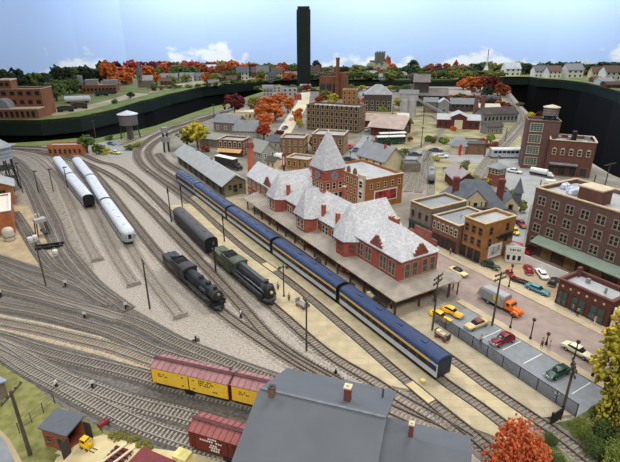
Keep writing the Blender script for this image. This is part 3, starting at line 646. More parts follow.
MB().box(-.15, W0 + .15, -.2, .45, WH, WH + .25).box(-.15, .45, .45, WD + .1, WH, WH + .25).box(.45, W0, WD - .4, WD + .1, WH, WH + .25).build('cornice', TRIMT, t)
for j in range(4):
    for i in range(13 if j else 1): win(t, 'f', 2.0 + i * 3.3, WH - 12.1 + j * 3.2, 1.55, 1.7, (0, 0, 0, 0), M('sill_grey', (150, 138, 122), .9), PANE, 'pair')
MB().add([(2.8, -2.6, 4.5), (W0, -2.6, 4.5), (W0, 0, 5.5), (2.8, 0, 5.5), (2.8, -2.6, 4.7), (W0, -2.6, 4.7), (W0, 0, 5.7), (2.8, 0, 5.7)], [(3, 2, 1, 0), (4, 5, 6, 7), (0, 1, 5, 4), (1, 2, 6, 5), (2, 3, 7, 6), (3, 0, 4, 7)]).build('awning', AWN, t)
for i in range(7): win(t, 'f', 5.5 + i * 5.6, 2.2, 2.6, 2.9, (0, 0, 0, 0), M('brown_front'), M('tan_door', (150, 122, 92)), 'frame').name = 'loading_door'
MB().box(2.8, W0, -1.8, 0, 0, .75).build('loading_dock', M('dock_concrete', (140, 124, 112), .9), t)
ph = MB().box(8.2, 13, 2.2, 6, WH - .8, WH + 2.2).build('roof_penthouse', DREDB, t); MB().box(8.0, 13.2, 2.0, 6.2, WH + 2.2, WH + 2.5).build('penthouse_roof', STONE, ph)
ph = MB().box(19, 26, 4, 9, WH - .8, WH + 2.6).build('roof_penthouse', M('green_copper', (112, 124, 112), .8), t); MB().box(18.8, 26.2, 3.8, 9.2, WH + 2.6, WH + 2.9).build('penthouse_roof', BROWNB, ph)
pk = thing('pumpkin_heap', 'orange heap of pumpkins under the brewery annex awning', 'pumpkins', at(573, 187), .3)
for k in range(10):
    pr_ = RN.uniform(.5, .8); MB().lathe([(pr_ * .6, 0), (pr_, pr_ * .5), (pr_ * .7, pr_ * 1.1), (.05, pr_ * 1.15)], (RN.uniform(-4, 4), RN.uniform(-1.2, 1.2), 0), 9).build('pumpkin', M('pumpkin_orange', (214, 92, 42), .7, .2, 2), pk)
for nm, a, mt in (('blue and white', 5.0, (128, 146, 184)),):
    s_ = thing('tarpaulin_pile', f'{nm} crumpled tarpaulin pile on the brick warehouse roof', 'tarpaulin', t.matrix_world @ Vector((0, 0, 0)), ROT - .05)
    s_.location = WL + Matrix.Rotation(ROT - .04, 3, 'Z') @ Vector((a - .6, 6, WH - .78))
    for k in range(7):
        rr = RN.uniform(.7, 1.3); mm = MB().lathe([(rr * .9, 0), (rr, .3), (rr * .7, rr * .9), (.05, rr * 1.3)], (RN.uniform(-2.6, 2.6), RN.uniform(-2.4, 2.4), 0), 7)
        mm.build('cloth_heap', M('tarp_' + nm[:4], mt, .9, .35, 1.5, rgb2=(228, 230, 232) if a < 6 else (180, 60, 30)), s_)
# ---- small dark brick shop on the street
sh = block('storefront', 'low dark red-brown brick storefront with pale flat roof facing the street', SN(-32.6, 79.5), 9.6, 6.2, 5.2, M('shop_brick', (96, 58, 52), .9, .14, .8, kind='brick'), PALER, par_h=.8, cornice=DREDB)
for x in (-8.4, -5.4, -2.0): win(sh, 'f', x, 1.75, 1.7 if x < -8 else 2.4, 2.7, (0, 0, 0, 0), M('brown_front'), PANEG, 'pair').name = 'shopfront'
for i in range(6): MB().box(-8.9 + i * 1.5, -8.55 + i * 1.5, -.1, 0, 4.0, 4.35).build('brick_medallion', STONE, sh)
MB().box(-7, -6.4, 4, 4.6, 4.4, 5.4).build('roof_vent', GREYM, sh); MB().box(-3, -2.7, 3, 3.3, 4.4, 5.6).build('vent_pipe', GREYM, sh)
MB().box(-9.5, -8.9, 5.0, 5.9, 4.3, 6.4).build('chimney', DREDB, sh)
sg = thing('billboard', 'orange and white roadside billboard standing at the corner of the low storefront', 'billboard', SN(-31.8, 79.2), ROT + 1.2)
for x in (0, 3.6): MB().box(x, x + .2, 0, .2, .25, 4.6).build('post', WHITE, sg)
MB().box(-.1, 3.9, -.1, 0, 1.7, 4.5).build('frame', WHITE, sg)
MB().box(.15, 3.65, -.16, -.09, 1.95, 4.25).build('panel', M('orange_mural', (214, 128, 84), .8, .5, 1.0, rgb2=(236, 190, 150)), sg)
# ---- corner hotel with red mural
ho = thing('hotel', 'brown brick hotel with white corner bay and red mural on its end wall', 'hotel', SN(-101.5, 79.8), ROT)
m = MB().box(-20, 0, 0, 13.5, 0, 8.4)
for q in ((-20, 0, 0, .35), (-20, 0, 13.15, 13.5), (-20, -19.65, .35, 13.15), (-.35, 0, .35, 13.15)): m.box(*q, 8.39, 9.2)
m.build('wall', M('hotel_brick', (158, 104, 62), .9, .14, .7, kind='brick'), ho)
MB().box(-19.65, -.35, .35, 13.15, 8.35, 8.52).build('roof', PALER, ho)
MB().box(-20.2, .2, -.2, .4, 9.2, 9.45).box(-.4, .2, .4, 13.6, 9.2, 9.45).build('cornice', STONE, ho)
m = MB()
for i in range(5): m.box(-19.5 + i * 3.2, -17.9 + i * 3.2, -.12, .3, 9.2, 10.6).box(-19.1 + i * 3.2, -18.3 + i * 3.2, -.12, .3, 10.6, 11.2)
m.build('stepped_parapet', BROWNB, ho)
MB().box(-3.6, -.6, -.5, .02, 0, 10.2).build('corner_bay', STONE, ho)
for z in (3.4, 6.6): win(ho, 'f', -2.1, z + .8, 1.5, 1.9, (0, 0, -.5, 0), WHITE, PANE, 'arch')
for i in range(8):
    for j in range(3): win(ho, 'f', -19.1 + i * 1.95, 1.6 + j * 2.75, .8, 1.6, (0, 0, 0, 0), STONE, PANE)
for i in range(5): win(ho, 'e', 1.6 + i * 2.6, 7.0, .75, 1.4, (0, 0, 0, 0), STONE, PANE)
mu = MB().box(0, .16, 2.8, 11.4, 1.9, 5.4).build('mural', WHITE, ho)
MB().box(.15, .21, 3.1, 11.1, 2.2, 5.1).build('mural_panel', M('mural_red', (196, 70, 70), .8, .5, .55, rgb2=(48, 36, 40)), mu)
# ---- half-timbered depot with slate roof
de = thing('mansard_depot', 'cream half-timbered depot with steep slate roof and tall brick chimneys behind the corner block', 'station', at(484, 217), -.16)
MB().box(-11, 4, -3, 7, 0, 3.8).build('wall', M('gable_brick'), de)
r = MB(); hip(r, -11, 4, -3, 7, 3.8, 6.4, .9, 5); r.build('roof', SLATE, de)
MB().exy([(-6.5, 3.4), (-.5, 3.4), (-.5, 5.6), (-3.5, 8.6), (-6.5, 5.6)], -3.6, 2).build('front_gable', CREAM, de)
r = MB(); gable_slabs(r, -6.5, -.5, -3.6, 2, 5.6, 3.0, .3, 'y'); r.build('gable_roof', SLATE, de)
m = MB()
for a in ((-6.4, -5.9), (-5.2, -4.9), (-2.1, -1.8), (-1.1, -.6)): m.box(a[0], a[1], -3.7, -3.58, 3.5, 5.6)
m.box(-6.4, -.6, -3.7, -3.58, 3.4, 3.7).build('half_timbering', M('timber_red', (122, 62, 48), .8), de)
win(de, 'f', -3.5, 4.7, 1.0, 1.2, (0, 0, -3.6, 0), CREAM, PANE, 'frame')
MB().box(-12.5, 7, -6, -3, 3.2, 3.45).build('porch_roof', DARKR, de)
for x in (-12, -8, -4, 0, 4, 6.5): MB().box(x - .12, x + .12, -5.8, -5.56, 0, 3.25).build('porch_post', M('timber_red'), de)
for x in (-8.6, 3.2): MB().box(x - .8, x + .8, -.7, .7, 4, 11.2).box(x - .95, x + .95, -.85, .85, 10.4, 10.9).build('chimney', M('chimney_brown', (118, 66, 58), .9), de)
MB().exy([(4, 0), (8, 0), (8, 4.6), (6, 6.8), (4, 4.6)], -2, 3).build('end_gable', CREAM, de)
r = MB(); gable_slabs(r, 4, 8, -2, 3, 4.6, 2.2, .3, 'y'); r.build('gable_roof', SLATE, de)
win(de, 'f', 6, 4, .9, 1.2, (0, 0, -2, 0), M('timber_red'), PANE, 'frame')
MB().lathe([(1.1, 3), (1.1, 7), (1.5, 6.4), (.05, 10.6)], (9, 4, 0), 8).build('turret', SLATE, de)
# ---- interlocking tower, cabins and town buildings placed from their near base corners
def B(name, label, u, v, w, d, h, wm, rm, **k): return block(name, label, at(u, v), w, d, h, wm, rm, **k)
B('signal_tower', 'two-storey red and cream signal tower with grey hip roof beside the mainline', 496, 187, 4, 4, 6.0, M('gable_brick'), GREYR, roof='hip', rh=1.8, oh=.6, front=(3, 1, .8, 1.4, 4.2, 2), end=(3, 1, .8, 1.4, 4.2, 2), fm=CREAM, style='sash', cat='signal tower')
B('gabled_depot', 'dark red-brown gabled freight depot with pale roof behind the shop row', 456, 192, 13, 6.4, 3.8, M('depot_red', (98, 52, 46), .9, .1), M('depot_roof', (158, 150, 150), .85, .1), rot=ROT - .52, roof='gablex', rh=2.6, oh=.7, end=(2, 1, .9, 1.5, 1.4, 2), fm=STONE, chim=((-6, 2.6, 5, 7.6, .5),))
B('boarding_house', 'grey-roofed cream house with two dormers behind the hotel', 384, 172, 15, 10, 4.0, CREAM, GREYR, roof='gablex', rh=4.4, oh=.6, front=(4, 1, .9, 1.5, 1.6, 2), chim=((-4, 4, 6, 9.2, .7), (-11, 5, 6, 9.2, .7)), rot=ROT + .1)
B('store_shed', 'small flat-roofed grey shed at the mouth of the siding fan', 404, 173, 6, 6, 3.6, GREYB, SLATE, rot=ROT - .5, front=(2, 1, .8, 1.2, 1.4, 2))
B('grey_cottage', 'grey clapboard house with white gable front by the smokestack', 262, 163, 8.5, 7, 4.4, M('clap_grey', (166, 164, 156), .9, .1), M('cottage_roof', (154, 158, 152), .85, .12), roof='gablex', rh=3.4, oh=.6, front=(3, 1, .9, 1.5, 2.0, 2), end=(2, 1, .9, 1.5, 2.0, 2), fm=WHITE, rot=ROT + .2)
b = B('awning_store', 'two-storey red brick store with arched windows and a tan awning near the freight house', 243, 157, 11, 8, 6.8, DREDB, PALER, front=(5, 1, 1.0, 1.9, 3.9, 2), cornice=STONE, fm=STONE, style='arch', end=(3, 2, .8, 1.4, 1.0, 2.9), rot=ROT + .75)
MB().add([(-11, -2.2, 2.0), (-.3, -2.2, 2.0), (-.3, 0, 3.0), (-11, 0, 3.0), (-11, -2.2, 2.15), (-.3, -2.2, 2.15), (-.3, 0, 3.2), (-11, 0, 3.2)], [(3, 2, 1, 0), (4, 5, 6, 7), (0, 1, 5, 4), (1, 2, 6, 5), (2, 3, 7, 6), (3, 0, 4, 7)]).build('awning', M('tan_awning', (222, 178, 128), .9), b)
B('low_shed', 'low pale-roofed shed under the yellow-green trees', 225, 148, 14, 8, 3.4, GREYB, M('cottage_roof'), roof='gablex', rh=1.8, rot=ROT + .6)
B('grey_house', 'grey house with long pale gable roof left of the orange trees', 257, 140, 11, 8, 4.6, M('clap_grey'), GREYR, roof='gablex', rh=4, oh=.6, front=(4, 2, .7, 1.1, .8, 2.2), fm=WHITE, rot=ROT + .9)
B('grey_house', 'grey house with dark porch between the crimson tree and the awning store', 238, 133, 14, 10, 5.0, GREYB, GREYR, roof='gablex', rh=3.2, front=(3, 1, 1.1, 1.6, 1.4, 2.6), fm=WHITE, rot=ROT + .7)
B('white_hall', 'cream flat-roofed hall right of the crimson tree', 257, 120, 14, 11, 4.6, CREAM, M('cream_roof', (226, 220, 206), .9, .06), front=(5, 1, 1, 1.6, 1.6, 2.6), rot=ROT + .8)
B('white_hall', 'small white flat-roofed hall below the crimson tree', 240, 124, 14, 10, 4, CREAM, M('cream_roof'), front=(4, 1, 1.2, 1.6, 1.2, 2.6), rot=ROT + .8)
B('brown_block', 'square brown brick apartment block left of the station clock tower', 304, 156, 10, 9, 7.4, BROWNB, PALER, front=(4, 2, .9, 1.7, 1.3, 3.1), end=(3, 2, .9, 1.7, 1.3, 3.1), fm=TRIMT, style='pair', cornice=TRIMT, rot=ROT + .85)
B('brown_block', 'brown brick block with buttressed front directly behind the clock tower roof', 343, 156, 13.5, 11, 8.6, BROWNB, PALER, front=(5, 2, .9, 2.2, 1.2, 3.6), end=(4, 2, .9, 2.2, 1.2, 3.6), fm=TRIMT, cornice=STONE, rot=ROT + .78)
B('department_store', 'long dark brown brick department store with rows of windows and white parapet', 358, 133.5, 29, 12, ztop(at(358, 133.5), 108), M('store_brick', (106, 88, 72), .9, .14, .5), PALER, front=(11, 4, 1.2, 2.0, 1.4, 3.3), end=(4, 4, 1.2, 2.0, 1.4, 3.3), fm=TRIMT, cornice=M('store_brick'), rot=ROT + .62, style='frame')
b = B('brick_mill', 'brick mill with black glazed wall and tall chimney behind the department store', 345, 99, 21, 14, ztop(at(345, 99), 77), M('mill_brick', (124, 80, 58), .9, .14, .3), DARKR, front=(4, 1, 3.6, 9, 2, 4), gm=M('dark_glass', (52, 60, 72), .3), fm=IRON, style='grid', rot=ROT + .8)
MB().lathe([(1.9, 0), (1.8, 12), (1.3, 29), (1.6, 29), (1.5, 31)], (-6, -2.5, 0), 10).build('chimney', M('mill_brick'), b); MB().box(-5, 0, -1.5, 5, 0, 20).build('boiler_house', M('mill_brick'), b)
B('brown_block', 'narrow tan brick block with white cornice beside the brick mill', 356, 106, 10, 9, ztop(at(356, 106), 90), YELB, PALER, front=(3, 3, 1.1, 1.7, 1.5, 3.2), end=(3, 3, 1.1, 1.7, 1.5, 3.2), cornice=STONE, rot=ROT + .8, style='frame')
b = B('dark_mansion', 'dark mansion with pale mansard cap and turret at the end of the avenue', 391, 112, 18, 14, ztop(at(391, 112), 95), M('mansion_dark', (86, 76, 70), .9, .2, .5), PALER, roof='hip', rh=6, front=(5, 2, 1.2, 2.0, 1.3, 3.4), fm=STONE, rot=ROT + .9, style='frame', end=(3, 2, 1.2, 2, 1.3, 3.4))
B('low_store', 'low brown arcade store with white arched parapet below the dark mansion', 396, 123, 20, 8, 4.6, BROWNB, M('cream_roof'), front=(6, 1, 1.4, 2, 1, 2), rot=ROT + .9, style='frame', cornice=STONE)
B('lumber_shed', 'brown lumber shed with broad pinkish roof by the coal yard', 401, 138, 16, 16, 5, M('depot_red'), PINKR, roof='gablex', rh=4, oh=1.5, doors=(('e', 8, 6, 4.2),), rot=ROT + .55)
B('lumber_shed', 'long pinkish-roofed lean-to beyond the lumber shed', 405, 129, 24, 8, 4.4, M('depot_red'), PINKR, roof='gablex', rh=2, oh=.8, rot=ROT + .9)
b = B('coal_breaker', 'tall dark timber coal breaker with stepped pitched roofs', 446, 107, 24, 16, 8, M('breaker_dark', (74, 68, 66), .9, .25, .3), M('breaker_roof', (132, 126, 124), .9, .15, .2), roof='gablex', rh=4, oh=1, front=(7, 2, 1.4, 1.6, 2, 4), style='plain', rot=ROT + .85)
MB().box(-23, -13, 2, 13, 7, 17).build('breaker_tower', M('breaker_dark'), b); r = MB(); gable_slabs(r, -23, -13, 2, 13, 17, 4, 1, 'x'); r.build('tower_roof', M('breaker_roof'), b)
b = B('cement_silos', 'pair of pale grey concrete silos with headhouse in front of the coal breaker', 410, 118, .1, .1, .2, GREYM, GREYM) if False else thing('cement_silos', 'grey concrete silo pair with headhouse in front of the coal breaker', 'silo', at(411, 117), ROT + .8)
for x in (-4.6, 0): MB().lathe([(2.6, 0), (2.6, 10), (2.2, 11), (.1, 11.6)], (x, 0, 0), 14).build('silo', M('concrete_grey', (172, 172, 172), .9, .12, .4), b)
MB().box(-8, 3.4, -1.6, 3, 10, 14).build('headhouse', M('concrete_grey'), b); r = MB(); gable_slabs(r, -8, 3.4, -1.6, 3, 14, 2, .3); r.build('roof', GREYM, b)
MB().add([(3, -1, 10), (3, 1, 10), (22, 1, 1), (22, -1, 1), (3, -1, 11.4), (3, 1, 11.4), (22, 1, 2.4), (22, -1, 2.4)], [(0, 1, 2, 3), (7, 6, 5, 4), (0, 4, 5, 1), (1, 5, 6, 2), (2, 6, 7, 3), (3, 7, 4, 0)]).build('conveyor', GREYM, b)
b = B('engine_house', 'red-brown engine house with stepped pale roof and large cream door', 479, 130, 22, 11, 5, M('engine_red', (98, 50, 48), .9, .12), M('engine_roof', (188, 190, 194), .9, .1), roof='gablex', rh=2, oh=.5, rot=ROT + .8, front=(7, 1, .9, 1.8, 1.6, 2), style='plain')
MB().exy([(-15, 0), (-7, 0), (-7, 6.6), (-11, 8.4), (-15, 6.6)], -.7, 10.5).build('centre_bay', M('engine_red'), b); r = MB(); gable_slabs(r, -15, -7, -.7, 10.5, 6.6, 1.8, .4, 'y'); r.build('bay_roof', M('engine_roof'), b)
win(b, 'f', -11, 2.6, 3.8, 4.2, (0, 0, -.7, 0), WHITE, CREAM, 'frame').name = 'engine_door'
b = thing('crossing_shanty', 'small round-roofed depot with red and white porch in the cream yard', 'depot', at(458, 153), ROT + .9)
MB().lathe([(3.6, 0), (3.6, 3.6)], (0, 0, 0), 12).build('wall', CREAM, b); MB().lathe([(4.6, 3.5), (4.6, 3.8), (2.4, 6.2), (.1, 7.4)], (0, 0, 0), 12).build('roof', GREYR, b)
MB().box(-.5, .5, -4.6, -3.4, 0, 4.6).build('porch', paint('signal_red', (186, 52, 48)), b); MB().box(3, 11, -2.5, 3.5, 0, 4.4).build('wing_wall', BROWNB, b); MB().box(2.7, 11.3, -2.8, 3.8, 4.4, 4.8).build('wing_roof', DARKR, b)
B('brown_block', 'low tan brick store in front of the station chimneys, beside the round white tank', 308, 171, 9, 7, 4.2, YELB, PALER, front=(4, 1, .9, 1.6, 1.4, 2), end=(3, 1, .9, 1.6, 1.4, 2), rot=ROT + .6, cornice=STONE)
B('yellow_kiosk', 'small cream wooden kiosk below the round white tank', 275, 170, 4, 4, 3.2, CREAM, DARKR, roof='gablex', rh=1.2, front=(2, 1, .7, 1.1, 1.2, 2), rot=ROT + .5)
b = thing('round_tank', 'round white fuel tank standing among the stores behind the station', 'tank', at(279, 164)); MB().lathe([(2.0, 0), (2.0, 3.4), (1.4, 4.3), (.1, 4.7)], n=18).build('tank', WHITE, b, True); MB().lathe([(.4, 4.5), (.4, 5.0)], n=8).build('hatch', IRON, b)
b = thing('red_pylon_sign', 'tall narrow red sign pylon behind the station roofs', 'sign', at(284, 171), ROT + .6); MB().box(-.25, .25, -.25, .25, 0, 1.6).build('post', BLACK, b); MB().box(-.7, .7, -.2, .2, 1.6, 6.4).build('panel', M('sign_red', (136, 40, 48), .7), b); MB().box(-.35, .35, -.26, -.2, 2.4, 5.6).build('lettering', CREAM, b)
B('grey_cottage', 'slate-blue roofed cottage left of the brown brick apartment block', 283, 150, 7, 6, 3.6, M('clap_grey'), SLATE, roof='gablex', rh=2.2, front=(3, 1, .7, 1.2, 1.2, 2), rot=ROT + .7)
B('lumber_office', 'small white gabled office in the cream yard below the silos', 408, 124, 6, 5, 4, WHITE, M('cream_roof'), roof='gablex', rh=1.6, front=(2, 1, .8, 1.2, 1.4, 2), rot=ROT + .9)
B('works_shed', 'rusty corrugated works shed beside the branch line loop', 437, 113, 9, 7, 7, M('rust_sheet', (120, 104, 98), .9, .25, .4), GREYR, roof='gablex', rh=2.2, front=(3, 1, 1, 1.4, 3, 2), rot=ROT + .8)
B('works_shed', 'narrow silver-roofed works shed left of the engine house', 448, 116, 6, 9, 8, GREYM, M('engine_roof'), roof='gabley', rh=2, front=(1, 1, 1.4, 2, 2, 2), rot=ROT + .85)
B('brick_store', 'dark brick store in front of the steel works', 502, 134, 9, 6, 4, M('works_brick'), DARKR, roof='gablex', rh=1.6, front=(4, 1, .9, 1.4, 1.2, 2), rot=ROT + 1.2)
# industrial works beyond
b = B('steel_works', 'sprawling dark brick steel works with two brick stacks near the eastern edge', 517, 122, 22, 10, 5, M('works_brick', (112, 70, 58), .9, .2, .4), DARKR, roof='gablex', rh=3, front=(9, 1, 1.2, 2, 1.5, 3), style='plain', rot=ROT + 1.25)
for x in (-19.5, -15): MB().lathe([(1.5, 0), (1.1, 13), (1.4, 13), (1.4, 14)], (x, 14, 0), 10).build('stack', M('works_stack', (132, 84, 70), .9), b)
B('works_shed', 'dark grey works shed behind the engine house roof', 478, 112, 18, 10, 5, M('breaker_dark'), GREYR, roof='gablex', rh=3, rot=ROT + .9, front=(6, 1, 1.6, 2, 3, 3), style='plain')
B('works_shed', 'pale-roofed works shed among the steel works yards', 500, 116, 13, 9, 4.4, M('works_brick'), M('cream_roof'), roof='gablex', rh=2.4, rot=ROT + 1.0)
B('works_shed', 'low brown-roofed works shed below the autumn trees', 470, 102, 20, 10, 5, BROWNB, PINKR, roof='gablex', rh=2.6, rot=ROT + .9)
B('works_shed', 'blackened furnace shed beside the eastern mainline', 500, 107, 14, 9, 4, M('breaker_dark'), DARKR, roof='round', rh=3, rot=ROT + 1.1)
B('brick_store', 'small brown brick store with flat roof in the cream yard', 479, 151, 8, 6, 4.4, BROWNB, GREYR, rot=ROT + .9, front=(3, 1, .9, 1.6, 1.2, 2))
# ---- brick brewery complex behind the warehouse
br = block('brewery_tower', 'tall dark brick brewery tower with gridded windows and flat parapet roof', at(520, 168), 11, 9, 18, M('warehouse_brick'), DARKR, near='l', rot=ROT + .72, cornice=BROWNB)
for i in range(1):
    for j in range(4): win(br, 'f', 3.2, 3 + j * 4.2, 4.0, 2.8, (0, 0, 0, 0), STONE, PANEG, 'grid')
b2 = block('brewery_annex', 'lower brick brewery annex with cluttered flat roof and pale cornice', at(544, 174), 14.5, 12, 12.6, M('annex_brick', (104, 70, 62), .9, .14, .6, kind='brick'), M('annex_roof', (132, 130, 128), .9, .2), near='l', rot=ROT + .62, cornice=STONE, par_h=1.2)
for i in range(5): win(b2, 'f', 1.8 + i * 2.7, 8.6, 1.0, 1.8, (0, 0, 0, 0), STONE, PANE, 'arch')
MB().box(1, 10, -2.6, 0, 4.4, 4.7).build('dock_awning', GREYM, b2)
for i in range(4): win(b2, 'f', 2 + i * 3.4, 1.9, 2.2, 3, (0, 0, 0, 0), BROWNB, IRON, 'frame').name = 'loading_door'
for x, y, w, h in ((2, 2, 2.2, 1.0), (6, 7, 2.6, 1.3), (10, 3, 2.2, .9), (11.5, 8.5, 1.6, 1.6), (2, 8.6, 2, 1.0)): MB().box(x, x + w, y, y + w, 11.4, 11.5 + h).build('roof_unit', GREYM, b2)
MB().lathe([(.9, 11.4), (.8, 15.5)], (7.5, 4, 0), 10).build('roof_stack', BLACK, b2)
# ---- west side: engine house and hut
eh = block('brick_engine_house', 'orange brick engine house with pale flat roof at the edge of the yard', SN(-134.3, -7.4 - 9), 16, 9, 6.2, ORNGB, M('cream_roof'), front=(4, 1, 1.2, 2, 2, 2), end=None, par_h=.5, cornice=WHITE)
win(eh, 'e', 4.6, 2.6, 1.6, 2.6, (0, 0, 0, 0), ORNGB, PANE, 'pair'); win(eh, 'e', 1.6, 2.6, 1.2, 2.4, (0, 0, 0, 0), ORNGB, PANE)
MB().box(-5, -3.6, 5, 6.4, 5.6, 6.8).build('roof_hatch', IRON, eh)
hu = block('brick_hut', 'orange brick yard hut with grey gable roof below the wooden water tower', SN(-160.5, -7 - 7), 8, 7, 5.8, M('hut_brick', (170, 112, 72), .9, .14, .7, kind='brick'), PALER, roof='gablex', rh=1.6, oh=.8)
win(hu, 'e', 4.3, 3.2, 1.7, 3.0, (0, 0, 0, 0), BROWNB, PANE, 'pair'); win(hu, 'e', 1.6, 3.2, 1.2, 2.2, (0, 0, 0, 0), BROWNB, PANE)
# ---- low brick works by the depot road, far left
lb = block('brick_workshop', 'low orange brick workshop with arched windows beside the bushes at the deck edge', at(83, 155.5), 14, 6, 4.6, ORNGB, M('workshop_roof', (182, 170, 166), .9, .1), rot=.06, front=(7, 1, .9, 1.5, 1.2, 2), fm=BROWNB, style='arch', chim=((-3, 4, 4, 5.6, .6),))
# ---- foreground building
fg = thing('yard_warehouse', 'big slate-grey roofed brick yard building with three chimneys at the front of the layout', 'building', (-4.42, 33.9, 0), math.radians(90 - 108))
FW = M('fg_roof', (97, 102, 109), .8, .07, .35)
MB().exx([(-6.3, 0), (6.3, 0), (6.3, 14.4), (0, 17), (-6.3, 14.4)], .5, 10.7).build('wall', DREDB, fg)
r = MB(); gable_slabs(r, .3, 10.9, -6.6, 6.6, 14.2, 2.85, .5, 'x'); r.build('roof', FW, fg)
MB().box(.0, 11.3, -.12, .12, 17.3, 17.45).build('ridge_cap', M('ridge_grey', (116, 120, 126)), fg)
chimney(fg, 1.2, -.35, 16.6, 18.1, .5, BROWNB, M('dark_roof'))
chimney(fg, 7.6, 1.9, 16.0, 18.0, .6, M('chimney_brown'), CREAM)
MB().tube((10.4, 4.6, 15.2), (10.4, 4.6, 16.3), .09).build('vent_pipe', IRON, fg)
MB().exx([(-3.6, 0), (5.0, 0), (5.0, 12.2), (2.2, 13.3), (-3.6, 11.1)], 10.75, 18.3).build('annex_wall', DREDB, fg)
MB().exx([(-4.1, 10.9), (2.2, 13.3), (5.5, 12.0), (5.5, 12.2), (2.2, 13.55), (-4.1, 11.1)], 10.75, 18.7).build('annex_roof', FW, fg)
chimney(fg, 13.4, 2.6, 12.9, 14.8, .42, M('chimney_brown'), CREAM)
# ---- tin shed with garage doors
sd = thing('brick_shed', 'small orange brick shed with blue-grey lean-to roof and open double doors on the grass', 'shed', (-33.0, 43.3, 0), math.atan2(-1.25, 4.0))
m = MB().box(.25, 4.0, .25, .45, .1, 2.95).box(.25, .45, .45, 2.9, .1, 3.2).box(.25, 4.0, 2.7, 2.9, .1, 3.3).box(.45, 4.0, .45, 2.7, .05, .16)
m.build('wall', M('shed_brick', (150, 84, 56), .9, .12, 1.2, kind='brick'), sd)
MB().add([(0, 0, 2.95), (4.3, 0, 2.95), (4.3, 3.1, 3.3), (0, 3.1, 3.3), (0, 0, 3.15), (4.3, 0, 3.15), (4.3, 3.1, 3.5), (0, 3.1, 3.5)], [(3, 2, 1, 0), (4, 5, 6, 7), (0, 1, 5, 4), (1, 2, 6, 5), (2, 3, 7, 6), (3, 0, 4, 7)]).build('roof', M('shed_slate', (96, 102, 110), .8, .06), sd)
win(sd, 'f', 1.2, 1.6, .7, .8, (0, 0, .25, 0), BROWNB, PANE); win(sd, 'f', 2.9, 1.2, .8, 1.9, (0, 0, .25, 0), BROWNB, IRON, 'frame').name = 'door'
MB().box(2.3, 3.4, -.35, .2, .1, .22).build('doorstep', CREAM, sd)
MB().box(4.05, 4.15, -.9, .25, .2, 2.5).build('garage_door', IRON, sd); MB().box(4.05, 5.1, 2.85, 2.95, .2, 2.6).build('garage_door', IRON, sd)
# blue-grey hut corner at the left frame edge
hc = thing('track_hut', 'blue-grey roofed hut at the left edge of the grass', 'hut', at(-15, 400), -.5)
MB().box(-2.2, 2.2, -2, 2, 0, 2.6).build('wall', GREYB, hc); r = MB(); gable_slabs(r, -2.2, 2.2, -2, 2, 2.6, .5, .3); r.build('roof', M('hut_blue', (146, 158, 174), .8, .06), hc)
# ------------------------------------------------------------------ rolling stock
def wheel_me():
    if 'wheel' not in WME: WME['wheel'] = MB().lathe([(.46, -.75), (.5, -.7), (.42, -.62), (.1, -.6), (.1, .6), (.42, .62), (.5, .7), (.46, .75)], n=12)
    return WME['wheel']
def wheelset(par, x, r=.46, name='wheel', mat=None, z=None):
    k = ('ws', round(r, 2))
    if k not in WME:
        m = MB()
        for s in (-1, 1): m.cone((0, s * .82, 0), (0, s * .68, 0), r, r * 1.04, 14)
        m.cone((0, -.8, 0), (0, .8, 0), .09, .09, 6)
        WME[k] = m.mesh('wheelset', IRON)
    return inst(name, WME[k], par, (x, 0, r if z is None else z))
def bogie(par, x, nax=2, wb=2.6):
    if ('bg', nax) not in WME:
        m = MB()
        L_ = wb / 2 + .4
        for s in (-1, 1): m.box(-L_, L_, s * 1.05 - .09, s * 1.05 + .09, .35, .72)
        m.box(-.3, .3, -1.1, 1.1, .4, .78); WME[('bg', nax)] = m.mesh('bogie_frame', BLACK)
    o = inst('bogie', WME[('bg', nax)], par, (x, 0, 0))
    for i in range(nax): wheelset(o, -wb / 2 + wb * i / (nax - 1))
    return o
def roof_prof(hw, z0, zt, n=8): return [(-hw, z0)] + [(-hw * math.cos(math.pi * i / n), z0 + (zt - z0) * math.sin(math.pi * i / n) ** .8) for i in range(1, n)] + [(hw, z0)]
